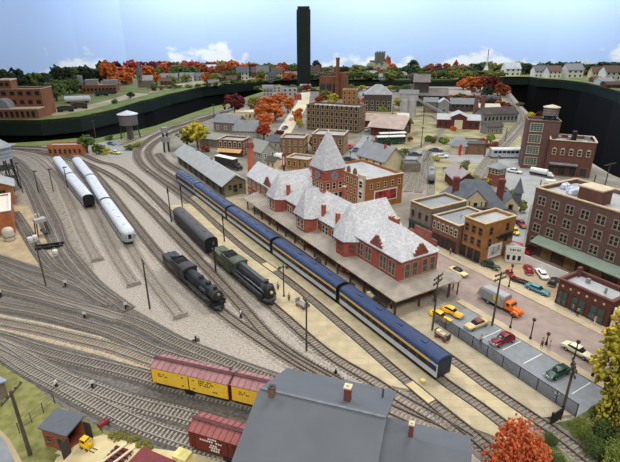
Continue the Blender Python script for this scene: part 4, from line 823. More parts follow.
def coach(name, label, cat, key, i, L_=25.0, body=None, roof=BLUE, upper=NAVY, stripe=TYEL, group=None, windows=11, tail=None, flip=False, ends=BLACK, upper_on=True):
    loc, a = pose(key, i, L_ / 2 - 4); body = body or M('coach_silver', (198, 206, 214), .5, .05, 1)
    t = thing(name, label, cat, loc, a + (math.pi if flip else 0), group); h = L_ / 2
    if tail == 'round':
        MB().exx([(-1.48, 1.0), (1.48, 1.0), (1.5, 3.3), (-1.5, 3.3)], -h, h - 1.5).loft([(h - 1.5, 1.5, 1.0, 3.3), (h - .8, 1.38, 1.0, 3.28), (h - .25, 1.05, 1.05, 3.2), (h, .55, 1.2, 3.0)], 16, 6).build('body', body, t, True)
        MB().exx(roof_prof(1.5, 3.25, 4.15), -h, h - 1.5).loft([(h - 1.5, 1.5, 2.4, 4.13), (h - .7, 1.3, 2.5, 3.95), (h - .2, .95, 2.7, 3.6), (h - .05, .4, 2.9, 3.3)], 16, 2.6).build('roof', roof, t, True)
        for y, an in ((-.86, -.75), (.86, .75), (0, 0)): win(t, math.pi / 2 + an, (h + .02 - abs(y) * .5, y), 2.5, .6, .8, None, BLACK, PANE, 'frame').name = 'end_window'
    else:
        MB().exx([(-1.48, 1.0), (1.48, 1.0), (1.5, 3.3), (-1.5, 3.3)], -h, h).build('body', body, t)
        MB().exx(roof_prof(1.52, 3.28, 4.2), -h, h).build('roof', roof, t, True)
    if upper_on:
        MB().box(-h + .1, h - .1, -1.53, 1.53, 1.95, 2.86).build('window_band', upper, t)
        MB().box(-h + .05, h - (.05 if not tail else 1.5), -1.56, 1.56, 2.86, 3.2).build('stripe', stripe, t)
    k = ('cw', upper.name)
    if k not in WME: WME[k] = MB().box(-.62, .62, -1.56, 1.56, -.33, .33).mesh('side_window', PANE)
    for q in range(windows): inst('side_window', WME[k], t, (-h + 3 + q * (L_ - 6) / max(1, windows - 1), 0, 2.4))
    vp = [(-1.5, .95), (1.5, .95)] + [(-y, z) for y, z in roof_prof(1.53, 3.3, 4.24)]; MB().exx(vp, -h - .2, -h - .002).build('vestibule', ends, t)
    if not tail: MB().exx(vp, h + .002, h + .2).build('vestibule', ends, t)
    if tail == 'door': MB().box(h, h + .12, -1.3, 1.3, .95, 3.6).build('end_wall', NAVY, t)
    MB().box(-h + 4.5, h - 4.5, -1.2, 1.2, .45, 1.0).build('underframe', BLACK, t)
    for s in (-1, 1): bogie(t, s * (h - 3.4), 2)
    for q in range(4): MB().box(-.5 + (q - 1.5) * L_ / 4.6, .5 + (q - 1.5) * L_ / 4.6, -.3, .3, 4.1, 4.3).build('roof_vent', roof, t)
    return t
def along(key, i0, d): return i0 + int(round(d / (TRK[key][1] - TRK[key][0]).length))
# blue passenger train
iB = on_track('B', at(440, 380)); pos = -12.0
lab = ['last blue and silver coach, its dark end door facing the parking lot', 'blue and silver coach beside the near bay of the station', 'blue and silver coach beside the clock tower end of the station', 'blue and silver coach coupled right behind the blue diesel locomotive']
for q in range(4):
    coach('passenger_coach', lab[q], 'train car', 'B', along('B', iB, pos), 24.2, group='blue coaches at the station', tail='door' if q == 0 else None)
    pos -= 25.42
loc, a = pose('B', along('B', iB, pos + 2.6), 6)
t = thing('diesel_locomotive', 'dark blue and silver diesel locomotive at the head of the blue passenger train', 'locomotive', loc, a + math.pi)
MB().exx([(-1.5, 1.0), (1.5, 1.0), (1.5, 3.5), (-1.5, 3.5)], -10, 5.5).build('body', SILVER, t)
MB().exx(roof_prof(1.52, 3.4, 4.3), -10, 6.2).build('roof', M('diesel_roof', (72, 92, 136), .6), t, True)
MB().loft([(5.4, 1.5, 1, 4.1), (6.6, 1.5, 1, 3.9), (7.2, 1.45, 1, 2.9), (8.6, 1.3, 1, 2.75), (9.4, 1.0, .9, 2.3), (9.7, .6, .9, 1.7)], 16, 5).build('nose', NAVY, t, True)
MB().box(-9.9, 5.4, -1.53, 1.53, 1.9, 3.2).build('side_band', NAVY, t); MB().box(-9.9, 5.4, -1.55, 1.55, 3.2, 3.36).build('stripe', TYEL, t)
MB().loft([(7.3, 1.48, 1.7, 2.1), (8.7, 1.34, 1.7, 2.1), (9.5, 1.02, 1.6, 2.0)], 12, 6).build('nose_band', WHITE, t)
MB().box(6.5, 6.95, -1.2, 1.2, 3.0, 3.6).build('windscreen', PANE, t)
for x in (-7, -4.5, -2, .5, 3): MB().cone((x, 0, 4.2), (x, 0, 4.42), .75, .7, 12).build('roof_fan', NAVY, t)
MB().box(-9.5, 6, -1.2, 1.2, .5, 1.05).build('underframe', BLACK, t); bogie(t, -6, 3, 3.6); bogie(t, 4, 3, 3.6)
# silver trains
i0 = along('S2', on_track('S2', at(129, 244)), 2.5); LS = 27.6
for q, l in enumerate(('silver observation car with rounded tail, nearest car of the long silver train', 'middle silver coach of the long silver train', 'last silver coach at the far end of the long silver train')):
    coach('silver_coach', l, 'train car', 'S2', along('S2', i0, -LS / 2 - q * (LS + .92)), LS, SILVER, SILVR, M('silver_grey', (168, 174, 182), .4, .06, 1, metal=.3), SILVER, 'silver coaches on the yard stubs', 10, 'round' if q == 0 else None, upper_on=q >= 0)
i0 = along('S1', on_track('S1', at(89, 207)), 2.5)
for q, l in enumerate(('silver coach with dark open end, nearest car of the short silver train', 'far silver coach of the short silver train')):
    t = coach('silver_coach', l, 'train car', 'S1', along('S1', i0, -LS / 2 - q * (LS + .92)), LS, SILVER, SILVR, M('silver_grey'), SILVER, 'silver coaches on the yard stubs', 10)
    if q == 0: MB().box(LS / 2, LS / 2 + .14, -1.2, 1.2, 1.0, 3.5).build('end_door', IRON, t)
# dark baggage car behind loco 2
iD = on_track('D', at(180, 213))
coach('baggage_car', 'dark grey clerestory baggage car coupled behind the green tender', 'train car', 'D', along('D', on_track('D', at(200, 236)), .8), 23.5, M('bag_side', (62, 60, 58), .7, .2), M('bag_roof', (88, 88, 90), .8, .15), M('bag_side'), M('bag_side'), None, 10)
# ---- steam locomotives
def steam(key, ic, label, stream):
    loc, a = pose(key, ic, 5)
    t = thing('streamlined_locomotive' if stream else 'steam_locomotive', label, 'locomotive', loc, a)
    bl = LOCO
    MB().lathe([(1.15, -6.2), (1.22, -3), (1.08, 1), (1.05, 4.2), (1.05, 5.6), (.9, 5.75), (.15, 5.8)], (0, 0, 2.75), 18, 'x').build('boiler', bl, t, True)
    MB().lathe([(1.08, 4.1), (1.12, 4.2), (1.12, 5.55), (.98, 5.7)], (0, 0, 2.75), 18, 'x').build('smokebox', IRON if not stream else LOCOS, t, True)
    fr = MB().box(-6.6, 5.6, -.55, .55, .9, 1.5).build('main_frame', BLACK, t)
    cabm = LOCOG if stream else bl
    c = MB().box(-7.6, -5.4, -1.45, -1.35, 1.5, 3.9).box(-7.6, -5.4, 1.35, 1.45, 1.5, 3.9).box(-5.5, -5.4, -1.35, 1.35, 1.5, 3.9).box(-7.6, -5.5, -1.35, 1.35, 1.4, 1.55).build('cab', cabm, t)
    MB().exx(roof_prof(1.6, 3.85, 4.45), -8.0, -5.2).build('cab_roof', cabm if stream else IRON, t, True)
    for s in (-1, 1): MB().box(-6.9, -6.1, s * 1.46 - .03, s * 1.46 + .03, 2.8, 3.6).build('cab_window', PANE, t)
    for s in (-1, 1):
        MB().box(-5.3, 5.2, s * 1.5 - .18, s * 1.5 + .18, 1.95, 2.1).build('running_board', LOCOS if stream else IRON, t)
        MB().lathe([(.45, -.75), (.5, -.7), (.5, .7), (.45, .75)], (4.6, s * 1.25, 1.25), 12, 'x').build('cylinder', bl, t)
        for x in ((-4.4, -2.3, -.2, 1.9) if not stream else (-3.8, -1.5, .8)):
            w_ = MB()
            w_.cone((x, s * .68, .9), (x, s * .84, .9), .9, .86, 18).build('driving_wheel', IRON, t)
        MB().box(-4.5, 2, s * .98 - .06, s * .98 + .06, .8, .96).build('side_rod', GREYM, t)
        MB().box(1.9, 4.4, s * 1.02 - .05, s * 1.02 + .05, 1.0, 1.14).build('main_rod', GREYM, t)
    for x in (3.6, 5.2): wheelset(t, x, .42, 'pilot_wheel')
    wheelset(t, -6.2, .52, 'trailing_wheel')
    MB().add([(5.6, -1.2, .15), (5.6, 1.2, .15), (6.9, 0, .15), (5.6, -1.2, .9), (5.6, 1.2, .9), (6.1, 0, .9)], [(2, 1, 0), (3, 4, 5), (0, 1, 4, 3), (1, 2, 5, 4), (2, 0, 3, 5)]).build('cowcatcher', bl, t)
    MB().box(5.4, 5.75, -1.4, 1.4, .85, 1.35).build('buffer_beam', bl, t)
    MB().lathe([(.42, 0), (.38, .55), (.5, .75)], (4.8, 0, 3.75), 12).build('smoke_stack', bl, t)
    if not stream:
        MB().lathe([(.55, 0), (.52, .4), (.35, .62), (.05, .68)], (2.2, 0, 3.75), 12).build('sand_dome', bl, t, True)
        MB().lathe([(.52, 0), (.5, .4), (.33, .62), (.05, .68)], (-.6, 0, 3.8), 12).build('steam_dome', bl, t, True)
        MB().cone((5.75, 0, 3.2), (6.15, 0, 3.2), .24, .28, 12).build('headlight', GREYM, t)
        MB().tube((5.82, 0, 2.75), (5.9, 0, 2.75), .6, 14).build('smokebox_door', IRON, t)
        MB().tube((1.2, -1.25, 3.0), (3.2, -1.25, 3.0), .28, 10).build('air_tank', IRON, t)
    else:
        MB().exx([(-.55, 3.6), (.55, 3.6), (.4, 4.15), (-.4, 4.15)], -5.2, 4.9).build('roof_casing', LOCOS, t)
        for s in (-1, 1): MB().box(-5.2, 5.5, s * 1.42 - .03, s * 1.42 + .03, 1.5, 1.95).build('skirt', LOCOS, t); MB().box(-5.2, 5.6, s * 1.16 - .05, s * 1.16 + .05, 2.6, 2.74).build('side_stripe', M('pale_stripe', (168, 172, 172), .5), t)
        MB().loft([(5.3, 1.25, 1.2, 3.9), (5.9, 1.1, 1.1, 3.7), (6.3, .8, 1.0, 3.3), (6.45, .4, 1.1, 2.6)], 16, 3).build('streamlined_nose', bl, t, True)
        MB().tube((6.3, 0, 2.6), (6.62, 0, 2.6), .3, 12).build('headlight', paint('lamp_yellow', (232, 208, 128)), t)
        MB().loft([(5.7, 1.45, .7, 1.4), (6.5, 1.0, .7, 1.3), (6.75, .5, .7, 1.25)], 12, 4).build('nose_trim', LOCOS, t)
    return t
def tender(key, ic, label, mat, green):
    loc, a = pose(key, ic, 3)
    t = thing('locomotive_tender', label, 'tender', loc, a)
    MB().box(-4.4, 4.4, -1.45, 1.45, 1.05, 3.2).build('tank', mat, t)
    m = MB()
    for b in ((.2, 4.2, -1.4, -1.25), (.2, 4.2, 1.25, 1.4), (.2, .35, -1.25, 1.25)): m.box(*b, 3.19, 4.0)
    m.build('coal_bunker', mat, t)
    co = MB().loft([(.4, 1.15, 2.8, 3.6), (1.4, 1.2, 2.8, 4.2), (2.6, 1.2, 2.8, 4.3), (4.0, 1.15, 2.8, 3.7)], 12, 3).build('coal_load', M('coal', (28, 30, 30), .9, .4, 3, bump=1), t, kind=None)
    MB().box(-2.2, -1.2, -.5, .5, 3.2, 3.5).build('water_hatch', mat, t)
    for x in (-4.3,): MB().box(-4.46, -4.4, -.2, .2, 1.1, 3.3).build('ladder', IRON, t)
    for s in (-1, 1): MB().box(-1.5, 1.5, s * 1.46 - .015, s * 1.46 + .015, 1.9, 2.3).build('lettering', M('tender_gilt', (132, 112, 72), .6), t)
    bogie(t, -2.6); bogie(t, 2.6); return t
iF = along('F', on_track('F', at(212, 304)), -2.2)
steam('F', iF, 'black steam locomotive standing on the open gravel', False)
tender('F', along('F', iF, -12.6), 'black coal tender behind the steam locomotive on the gravel', LOCO, False)
iD = along('D', on_track('D', at(252, 289)), 1.6)
steam('D', iD, 'streamlined grey-black steam locomotive with green cab and yellow headlamp', True)
tender('D', along('D', iD, -12.6), 'olive green tender between the streamlined locomotive and the baggage car', LOCOG, True)
# ---- box cars
def boxcar(label, key, ic, L_, side, roof, endm, letter, group=None, reefer=True):
    loc, a = pose(key, ic, L_ / 2 - 2)
    t = thing('refrigerator_car' if reefer else 'boxcar', label, 'freight car', loc, a, group); h = L_ / 2
    MB().box(-h + .06, h - .06, -1.45, 1.45, .95, 3.55).build('body', side, t)
    for s in (-1, 1): MB().exx([(-1.45, .95), (1.45, .95), (1.45, 3.55), (0, 3.95), (-1.45, 3.55)], s * h - .06, s * h + .06).build('car_end', endm, t)
    MB().exx([(-1.58, 3.5), (0, 3.97), (1.58, 3.5), (1.58, 3.58), (0, 4.08), (-1.58, 3.58)], -h - .1, h + .1).build('roof', roof, t)
    n = 13
    for q in range(n + 1):
        x = -h + q * L_ / n
        MB().exx([(-1.62, 3.56), (0, 4.06), (1.62, 3.56), (1.62, 3.63), (0, 4.14), (-1.62, 3.63)], x - .05, x + .05).build('roof_rib', M(roof.name + '_rib', (136, 94, 98) if reefer else (124, 66, 64), .85), t)
    MB().box(-h - .25, h + .25, -.28, .28, 4.17, 4.23).build('running_board', M('running_board_dark', (92, 58, 60), .85), t)
    d = MB().box(-.75, .75, -1.53, -1.44, 1.1, 3.4).build('door', side, t)
    for x in (-.85, .85):
        for z in (1.5, 2.9): MB().box(x - .28, x + .05, -1.56, -1.5, z, z + .1).build('hinge', BLACK, d)
    MB().box(-.06, .06, -1.57, -1.52, 1.2, 3.3).build('door_bar', BLACK, d)
    MB().box(-.7, .7, -1.58, -1.3, .5, 1.15).build('door_step', BLACK, t)
    for x in (-h + .35, h - .55):
        m = MB().box(x, x + .05, -1.56, -1.46, 1.1, 3.4).box(x + .4, x + .45, -1.56, -1.46, 1.1, 3.4)
        for z in range(6): m.box(x, x + .45, -1.57, -1.52, 1.25 + z * .38, 1.3 + z * .38)
        m.build('ladder', side, t)
    m = MB()
    if reefer:
        for x0, z0, row in ((-h + 1.1, 2.55, '1101'), (-h + 1.1, 2.2, '111011'), (1.5, 2.9, '11110111'), (1.5, 2.55, '111011011'), (1.5, 2.2, '1101111'), (3.6, 1.5, '111')):
            for q, ch in enumerate(row):
                if ch == '1': m.box(x0 + q * .26, x0 + q * .26 + .17, -1.475, -1.445, z0, z0 + .2)
    else:
        for x0, z0, row in ((-h + 2.6, 2.95, '1111'), (-h + 1.5, 2.55, '111111011111'), (-h + 2.9, 2.05, '111'), (-h + 2.7, 1.7, '11111'), (-h + 2.9, 1.3, '1111')):
            for q, ch in enumerate(row):
                if ch == '1': m.box(x0 + q * .3, x0 + q * .3 + .2, -1.475, -1.445, z0, z0 + .24)
    m.build('lettering', letter, t)
    MB().tube((h - .5, .6, 3.6), (h - .5, .6, 4.6), .05).cone((h - .5, .6, 4.5), (h - .5, .6, 4.56), .28, .28, 10).build('brake_wheel', IRON, t)
    MB().box(-h + .3, h - .3, -1.1, 1.1, .55, .98).build('underframe', BLACK, t)
    for s in (-1, 1): MB().box(s * (h + .2) - .25, s * (h + .2) + .25, -.18, .18, .6, .95).build('coupler', IRON, t)
    bogie(t, -h + 2, 2, 1.8); bogie(t, h - 2, 2, 1.8)
    return t
i4 = along('G4', on_track('G4', at(190, 390.5)), 1.5)
boxcar('yellow refrigerator car with pinkish ribbed roof, wholly in view', 'G4', i4, 12.0, REEF, ROOFP, M('reefer_end', (96, 44, 42), .8), BLACK, 'yellow refrigerator cars')
boxcar('yellow refrigerator car half hidden by the big grey roof', 'G4', along('G4', i4, 13.02), 12.0, REEF, ROOFP, M('reefer_end'), BLACK, 'yellow refrigerator cars')
i6 = on_track('G6', at(192, 443.5))
boxcar('dark red boxcar with white lettering, cut by the big grey roof', 'G6', along('G6', i6, 8.3), 10.4, BOXR, M('boxcar_red_roof', (152, 92, 90), .8, .1), BOXR, WHITE, None, False)
# tank car and hoppers in the far yards
def tank(label, p, a, mat, L_=10):
    t = thing('tank_car', label, 'freight car', (p[0], p[1], .5), a)
    MB().lathe([(.3, -L_ / 2), (1.2, -L_ / 2 + .25), (1.3, -L_ / 2 + .6), (1.3, L_ / 2 - .6), (1.2, L_ / 2 - .25), (.3, L_ / 2)], (0, 0, 2.3), 16, 'x').build('tank', mat, t, True)
    MB().lathe([(.6, 3.4), (.6, 4.1), (.1, 4.3)], n=12).build('dome', mat, t, True)
    MB().box(-L_ / 2, L_ / 2, -.9, .9, .75, 1.1).build('underframe', BLACK, t); bogie(t, -L_ / 2 + 1.8, 2, 1.8); bogie(t, L_ / 2 - 1.8, 2, 1.8)
q_ = TRK['X6']; tank('dark grey tank car at the edge of the siding fan', q_[on_track('X6', at(430, 181))], pose('X6', on_track('X6', at(430, 181)), 4)[1], GREYM, 11)
def hopper(label, p, a, mat, group):
    t = thing('hopper_car', label, 'freight car', (p[0], p[1], .1), a, group)
    m = MB().exx([(-1.4, 1.4), (1.4, 1.4), (1.4, 3.4), (-1.4, 3.4)], -5, 5); m.build('body', mat, t)
    MB().loft([(-4.8, 1.3, 2.9, 3.5), (-2, 1.3, 2.9, 3.9), (2, 1.3, 2.9, 3.9), (4.8, 1.3, 2.9, 3.5)], 10, 4).build('coal_load', M('coal'), t)
    MB().box(-4.6, 4.6, -1, 1, .8, 1.4).build('underframe', BLACK, t); bogie(t, -3.4, 2, 1.8); bogie(t, 3.4, 2, 1.8)
for u, v, l in ((66, 112, 'black hopper car in front of the western brick factory'), (80, 109, 'second black hopper car along the back table edge'), (102, 96, 'dark gondola by the hillside mill'), (110, 94, 'last dark gondola near the mill steps')): hopper(l, at(u, v), .35, IRON, 'dark hopper cars on the back table')
t = thing('grain_trailer', 'silver tank trailer parked above the back table edge', 'trailer', at(78, 103), .35)
MB().lathe([(.8, -9), (2.2, -8.5), (2.2, 8.5), (.8, 9)], (0, 0, 3), 14, 'x').build('tank', SILVR, t, True); MB().box(-8, 8, -1.2, 1.2, .6, 1.2).build('chassis', M('chassis_red', (150, 60, 54)), t)
for x in (-6, 6): MB().tube((x, -1.6, .9), (x, 1.6, .9), .85, 12).build('wheel', RUBBER, t)
# ------------------------------------------------------------------ road vehicles
def wheels(t, xs, hw, r=.36):
    k = ('tyre', r)
    if k not in WME:
        WME[k] = (MB().cone((0, -.12, 0), (0, .12, 0), r, r, 14).mesh('wheel', RUBBER), MB().cone((0, -.135, 0), (0, .135, 0), r * .5, r * .5, 10).mesh('hubcap', CHROME))
    for x in xs:
        for s in (-1, 1):
            w_ = inst('wheel', WME[k][0], t, (x, s * hw, r)); inst('hubcap', WME[k][1], w_)
def car(label, u, v, head, rgb, roof=None, style='sedan', name='car', cat='car', group=None, scale=1.0, z=.1, loc=None):
    p = loc or at(u, v); mat = paint('paint_%d_%d_%d' % rgb, rgb); rm = paint('paint_%d_%d_%d' % roof, roof) if roof else mat
    scale *= .8 if p[1] < 130 else .95
    t = thing(name, label, cat, (p[0], p[1], z), head, group); t.scale = (scale,) * 3
    if style == 'old':
        MB().loft([(-2.3, .5, .4, .8), (-2.1, .78, .34, 1.15), (-1.2, .82, .32, 1.25), (.4, .8, .32, 1.12), (.9, .62, .35, 1.1), (2.0, .5, .4, 1.02), (2.3, .36, .5, .9)], 14, 3).build('body', mat, t, True)
        for s in (-1, 1):
            MB().loft([(.7, .2, .3, .55), (1.2, .26, .36, .84), (1.75, .27, .38, .86), (2.25, .2, .4, .7)], 10, 2.6).build('fender', mat, t, True, (0, s * .68, 0))
            MB().loft([(-2.1, .16, .4, .7), (-1.6, .22, .38, .86), (-1.0, .22, .36, .8), (-.5, .16, .3, .45)], 10, 2.6).build('fender', mat, t, True, (0, s * .74, 0))
        cab = [(-1.9, .5, 1.0, 1.1), (-1.2, .66, 1.0, 1.62), (-.2, .68, 1.0, 1.68), (.35, .64, 1.0, 1.5), (.75, .56, 1.0, 1.1)]; rf = [(-1.75, .5, 1.2, 1.3), (-1.2, .63, 1.5, 1.66), (-.2, .66, 1.54, 1.74), (.3, .6, 1.5, 1.58)]
    else:
        MB().loft([(-2.75, .72, .42, .82), (-2.6, .88, .34, .95), (-1.5, .95, .3, 1.02), (0, .96, .3, 1.0), (1.4, .95, .3, 1.0), (2.45, .88, .32, .92), (2.65, .74, .42, .82)], 14, 4.5).build('body', mat, t, True)
        for s in (-1, 1): MB().loft([(-2.7, .1, .8, .95), (-2.0, .13, .8, 1.12), (-.9, .1, .85, 1.05)], 8, 3).build('tail_fin', mat, t, True, (0, s * .8, 0))
        cab = [(-1.75, .6, .9, 1.0), (-1.15, .74, .9, 1.46), (-.2, .76, .9, 1.52), (.5, .74, .9, 1.42), (1.1, .66, .9, 1.0)]; rf = [(-1.35, .66, 1.3, 1.38), (-1.1, .72, 1.4, 1.52), (-.2, .74, 1.44, 1.6), (.4, .7, 1.38, 1.48)]
    if style != 'open':
        MB().loft(cab, 14, 3.2).build('glasshouse', PANE, t, True); MB().loft(rf, 14, 3.2).build('roof', rm, t, True)
    else:
        MB().box(.7, .78, -.65, .65, 1.0, 1.4).build('windscreen', PANE, t); MB().box(-1.2, -.2, -.65, .65, .95, 1.2).build('seat_bench', rm, t)
    L_ = 2.72 if style != 'old' else 2.4
    for s in (-1, 1): MB().box(s * L_ - .06, s * L_ + .06, -.8, .8, .38, .56).build('bumper', CHROME, t)
    MB().box(2.6 if style != 'old' else 2.26, 2.7 if style != 'old' else 2.38, -.5, .5, .58, .8).build('grille', CHROME, t)
    for s in (-1, 1): MB().cone((2.5 if style != 'old' else 2.15, s * .68, .78), (2.69 if style != 'old' else 2.32, s * .68, .78), .12, .13, 8).build('headlamp', CREAM, t)
    wheels(t, (-1.6, 1.65) if style != 'old' else (-1.45, 1.5), .84 if style != 'old' else .78)
    return t
ST = ROT + 0.0
car('yellow taxi with dark stripe beside the fence, nearer of the yellow pair', 440, 320, ROT + .12, (244, 196, 40), None, 'old', 'taxi', 'car', None, 1.15)
car('yellow and orange taxi parked behind the other taxi', 452, 315, ROT + .18, (244, 178, 44), (240, 200, 70), 'old', 'taxi', 'car', None, 1.1)
car('tan convertible with brown top in the parking lot', 476, 327, ROT - 1.62, (214, 190, 132), (118, 70, 62), 'sedan', scale=1.1)
car('dark red old sedan in the parking lot', 502, 343, ROT - 1.62, (118, 28, 40), None, 'old', scale=1.25)
car('dark green sedan parked alone at the empty end of the lot', 557, 375, ROT - 1.62, (30, 68, 58), None, 'sedan', scale=1.05)
car('long cream sedan driving on the brick street', 577, 354, ROT + .02, (236, 228, 196), (240, 234, 206), 'sedan', scale=1.12)
car('pale yellow coupe with black roof by the station corner', 458, 274, ROT + .04, (232, 220, 158), (52, 46, 50), 'sedan', scale=1.02)
car('dark green sedan beside the yellow brick corner block', 490, 268, ROT + .2, (40, 70, 58), None, 'old', scale=1.15)
car('red hot rod at the front of the used-car lot', 510, 276, ROT - .5, (196, 50, 44), None, 'old', scale=.85)
car('black open roadster beside the red hot rod', 520, 283, ROT + .3, (36, 36, 40), (120, 40, 40), 'open', scale=.85)
car('maroon sedan by the white fence', 528, 272, ROT + 2.35, (140, 34, 42), None, 'old', scale=1.12)
car('white hardtop parked between the maroon and teal cars', 541, 276, ROT + 2.5, (240, 240, 236), (242, 242, 240), 'sedan', scale=1.05)
car('teal blue sedan at the edge of the shop sidewalk', 537, 292, ROT + .1, (82, 138, 156), (110, 160, 174), 'sedan', scale=1.1)
car('black sedan beside the dark brick storefront', 553, 284, ROT + 1.9, (44, 44, 48), None, 'old', scale=1.05)
car('yellow sedan half hidden behind the big tree', 618, 340, ROT + .1, (244, 188, 48), None, 'old', scale=1.25)
car('yellow cab behind the yellow brick corner block', 514, 233, ROT - .6, (240, 204, 44), None, 'sedan', scale=1.05)
car('small blue car on the western avenue', 285, 129, ROT + 2.3, (60, 92, 150), None, 'sedan', scale=1.2)
car('teal car on the depot road at the far edge', 112, 145, -.6, (64, 120, 150), None, 'sedan', scale=1.05)
car('white and yellow car by the far bushes', 116, 154, -.5, (232, 214, 130), (240, 240, 236), 'sedan', scale=1.05)
car('dark sedan on the cross road near the crossing shanty', 436, 152, ROT + .9, (58, 66, 84), None, 'sedan', scale=1.2)
car('red car by the bushes west of the train shed', 391, 155, ROT + .6, (196, 40, 50), None, 'sedan', scale=1.1)
car('white sedan outside the brewery corner', 514, 173, ROT + .3, (228, 228, 226), None, 'sedan', scale=1.1)
car('cream sedan on the avenue beside the department store', 367, 131, ROT + 2.4, (226, 214, 176), None, 'sedan', scale=1.3)
car('black sedan at the far end of the avenue', 364, 96, ROT + 2.4, (40, 40, 46), None, 'sedan', scale=1.6)
car('orange cab on the avenue below the dark mansion', 364, 114, ROT + .9, (232, 168, 60), None, 'sedan', scale=1.5)
for u, v, h_, c, l in ((349, 161, .8, (60, 64, 76), 'dark sedan crossing the plaza near the station tower'), (356, 151, 2.3, (70, 96, 140), 'blue sedan on the pale plaza'), (350, 148, 2.3, (196, 60, 52), 'red sedan outside the department store'), (373, 127, 2.4, (210, 204, 190), 'pale sedan by the arcade store kerb'), (372, 101, 2.4, (120, 60, 52), 'maroon sedan at the top of the avenue'), (298, 112, 2.2, (64, 66, 70), 'dark sedan high on the western avenue'), (292, 120, 2.2, (206, 204, 196), 'white sedan on the western avenue'), (441, 158, 1.0, (226, 226, 222), 'white sedan beside the crossing shanty'), (415, 156, .9, (56, 60, 70), 'dark sedan on the cross road by the siding fan'), (468, 154, 1.0, (170, 60, 52), 'red sedan behind the crossing shanty'), (507, 196, -.3, (80, 84, 92), 'grey sedan driving down toward the mansard depot'), (521, 226, -.6, (150, 60, 54), 'red sedan beside the mansard depot'), (256, 168, .6, (70, 72, 78), 'dark sedan by the smokestack'), (325, 164, .6, (196, 190, 172), 'cream sedan behind the clock tower')): car(l, u, v, ROT + h_, c, None, 'sedan', scale=1.15)
# refuse truck
p = at(500, 308); t = thing('refuse_truck', 'grey and orange refuse truck driving along the brick street', 'truck', (p.x, p.y, .1), ROT + .02); t.scale = (.86, .95, 1.0)
OR = paint('truck_orange', (232, 120, 48))
MB().exx([(-1.2, .9), (1.2, .9), (1.25, 2.6), (1.0, 3.0), (-1.0, 3.0), (-1.25, 2.6)], -4.4, 1.4).build('hopper_body', M('truck_grey', (146, 150, 152), .6, .08), t)
MB().exx([(-1.05, 3.0), (1.05, 3.0), (.8, 3.12), (-.8, 3.12)], -4.0, 1.3).build('body_roof', PALER, t)
MB().add([(-4.4, -1.2, 1), (-4.4, 1.2, 1), (-4.4, 1.0, 2.9), (-4.4, -1.0, 2.9), (-5.5, -1.1, 1.1), (-5.5, 1.1, 1.1), (-5.0, .9, 2.4), (-5.0, -.9, 2.4)], [(0, 1, 2, 3), (7, 6, 5, 4), (0, 4, 5, 1), (1, 5, 6, 2), (2, 6, 7, 3), (3, 7, 4, 0)]).build('tail_hopper', M('truck_grey'), t)
MB().box(-1.1, .6, -1.27, -1.23, 1.6, 2.5).build('emblem', M('emblem_yellow', (206, 178, 72), .7), t)
MB().loft([(1.5, 1.0, .7, 2.3), (1.8, 1.05, .7, 2.45), (2.8, 1.0, .7, 2.45), (3.1, .9, .7, 1.9), (3.3, .8, .7, 1.6)], 14, 5).build('cab', OR, t, True)
MB().box(2.95, 3.12, -.75, .75, 1.7, 2.2).build('windscreen', PANE, t)
for s in (-1, 1): MB().box(2.0, 2.7, s * 1.04 - .02, s * 1.04 + .02, 1.65, 2.2).build('side_window', PANE, t); MB().loft([(3.2, .25, .5, .8), (3.7, .32, .5, 1.25), (4.4, .32, .5, 1.25), (4.9, .25, .5, .9)], 10, 3).build('fender', OR, t, True, (0, s * .8, 0))
MB().loft([(3.2, .7, .7, 1.7), (4.5, .55, .7, 1.5), (4.9, .4, .75, 1.3)], 12, 3).build('bonnet', OR, t, True)
MB().box(-4.2, 4.6, -.5, .5, .5, .9).build('chassis', BLACK, t); wheels(t, (-2.4, 4.05), .95, .48)
def truck(label, u, v, head, bodym, cabm, L_=7, h=2.6, name='truck', sc_=1, cat='truck', roofm=None):
    p = at(u, v); t = thing(name, label, cat, (p.x, p.y, .12), head); t.scale = (sc_,) * 3
    MB().box(-L_ / 2, L_ / 2 - 2.2, -1.15, 1.15, .8, .8 + h).build('cargo_box', bodym, t)
    MB().box(-L_ / 2 - .05, L_ / 2 - 2.15, -1.2, 1.2, .8 + h, .95 + h).build('box_roof', roofm or bodym, t)
    MB().loft([(L_ / 2 - 2.1, 1.0, .6, 2.2), (L_ / 2 - 1, 1.0, .6, 2.3), (L_ / 2 - .6, .95, .6, 1.6), (L_ / 2 + .3, .8, .6, 1.4)], 12, 5).build('cab', cabm, t, True)
    MB().box(L_ / 2 - .95, L_ / 2 - .75, -.8, .8, 1.6, 2.1).build('windscreen', PANE, t)
    MB().box(-L_ / 2, L_ / 2, -.45, .45, .45, .82).build('chassis', BLACK, t); wheels(t, (-L_ / 2 + 1.4, L_ / 2 - .6), .95, .45)
truck('red delivery truck behind the white board fence', 513, 253, ROT + .3, paint('truck_red', (158, 30, 40)), paint('truck_red', (158, 30, 40)), 8, 2.0, sc_=.85)
truck('white-roofed dark van between the freight house and awning store', 229, 168, ROT + .35, IRON, IRON, 11, 2.6, roofm=WHITE, sc_=1.15)
truck('white pickup at the brewery dock', 551, 185, ROT + .5, WHITE, WHITE, 5, 1.0, sc_=.8)
p = at(539, 176); t = thing('tank_truck', 'white tank truck with black chassis outside the brewery', 'truck', (p.x, p.y, .12), ROT + .25); t.scale = (.85,) * 3
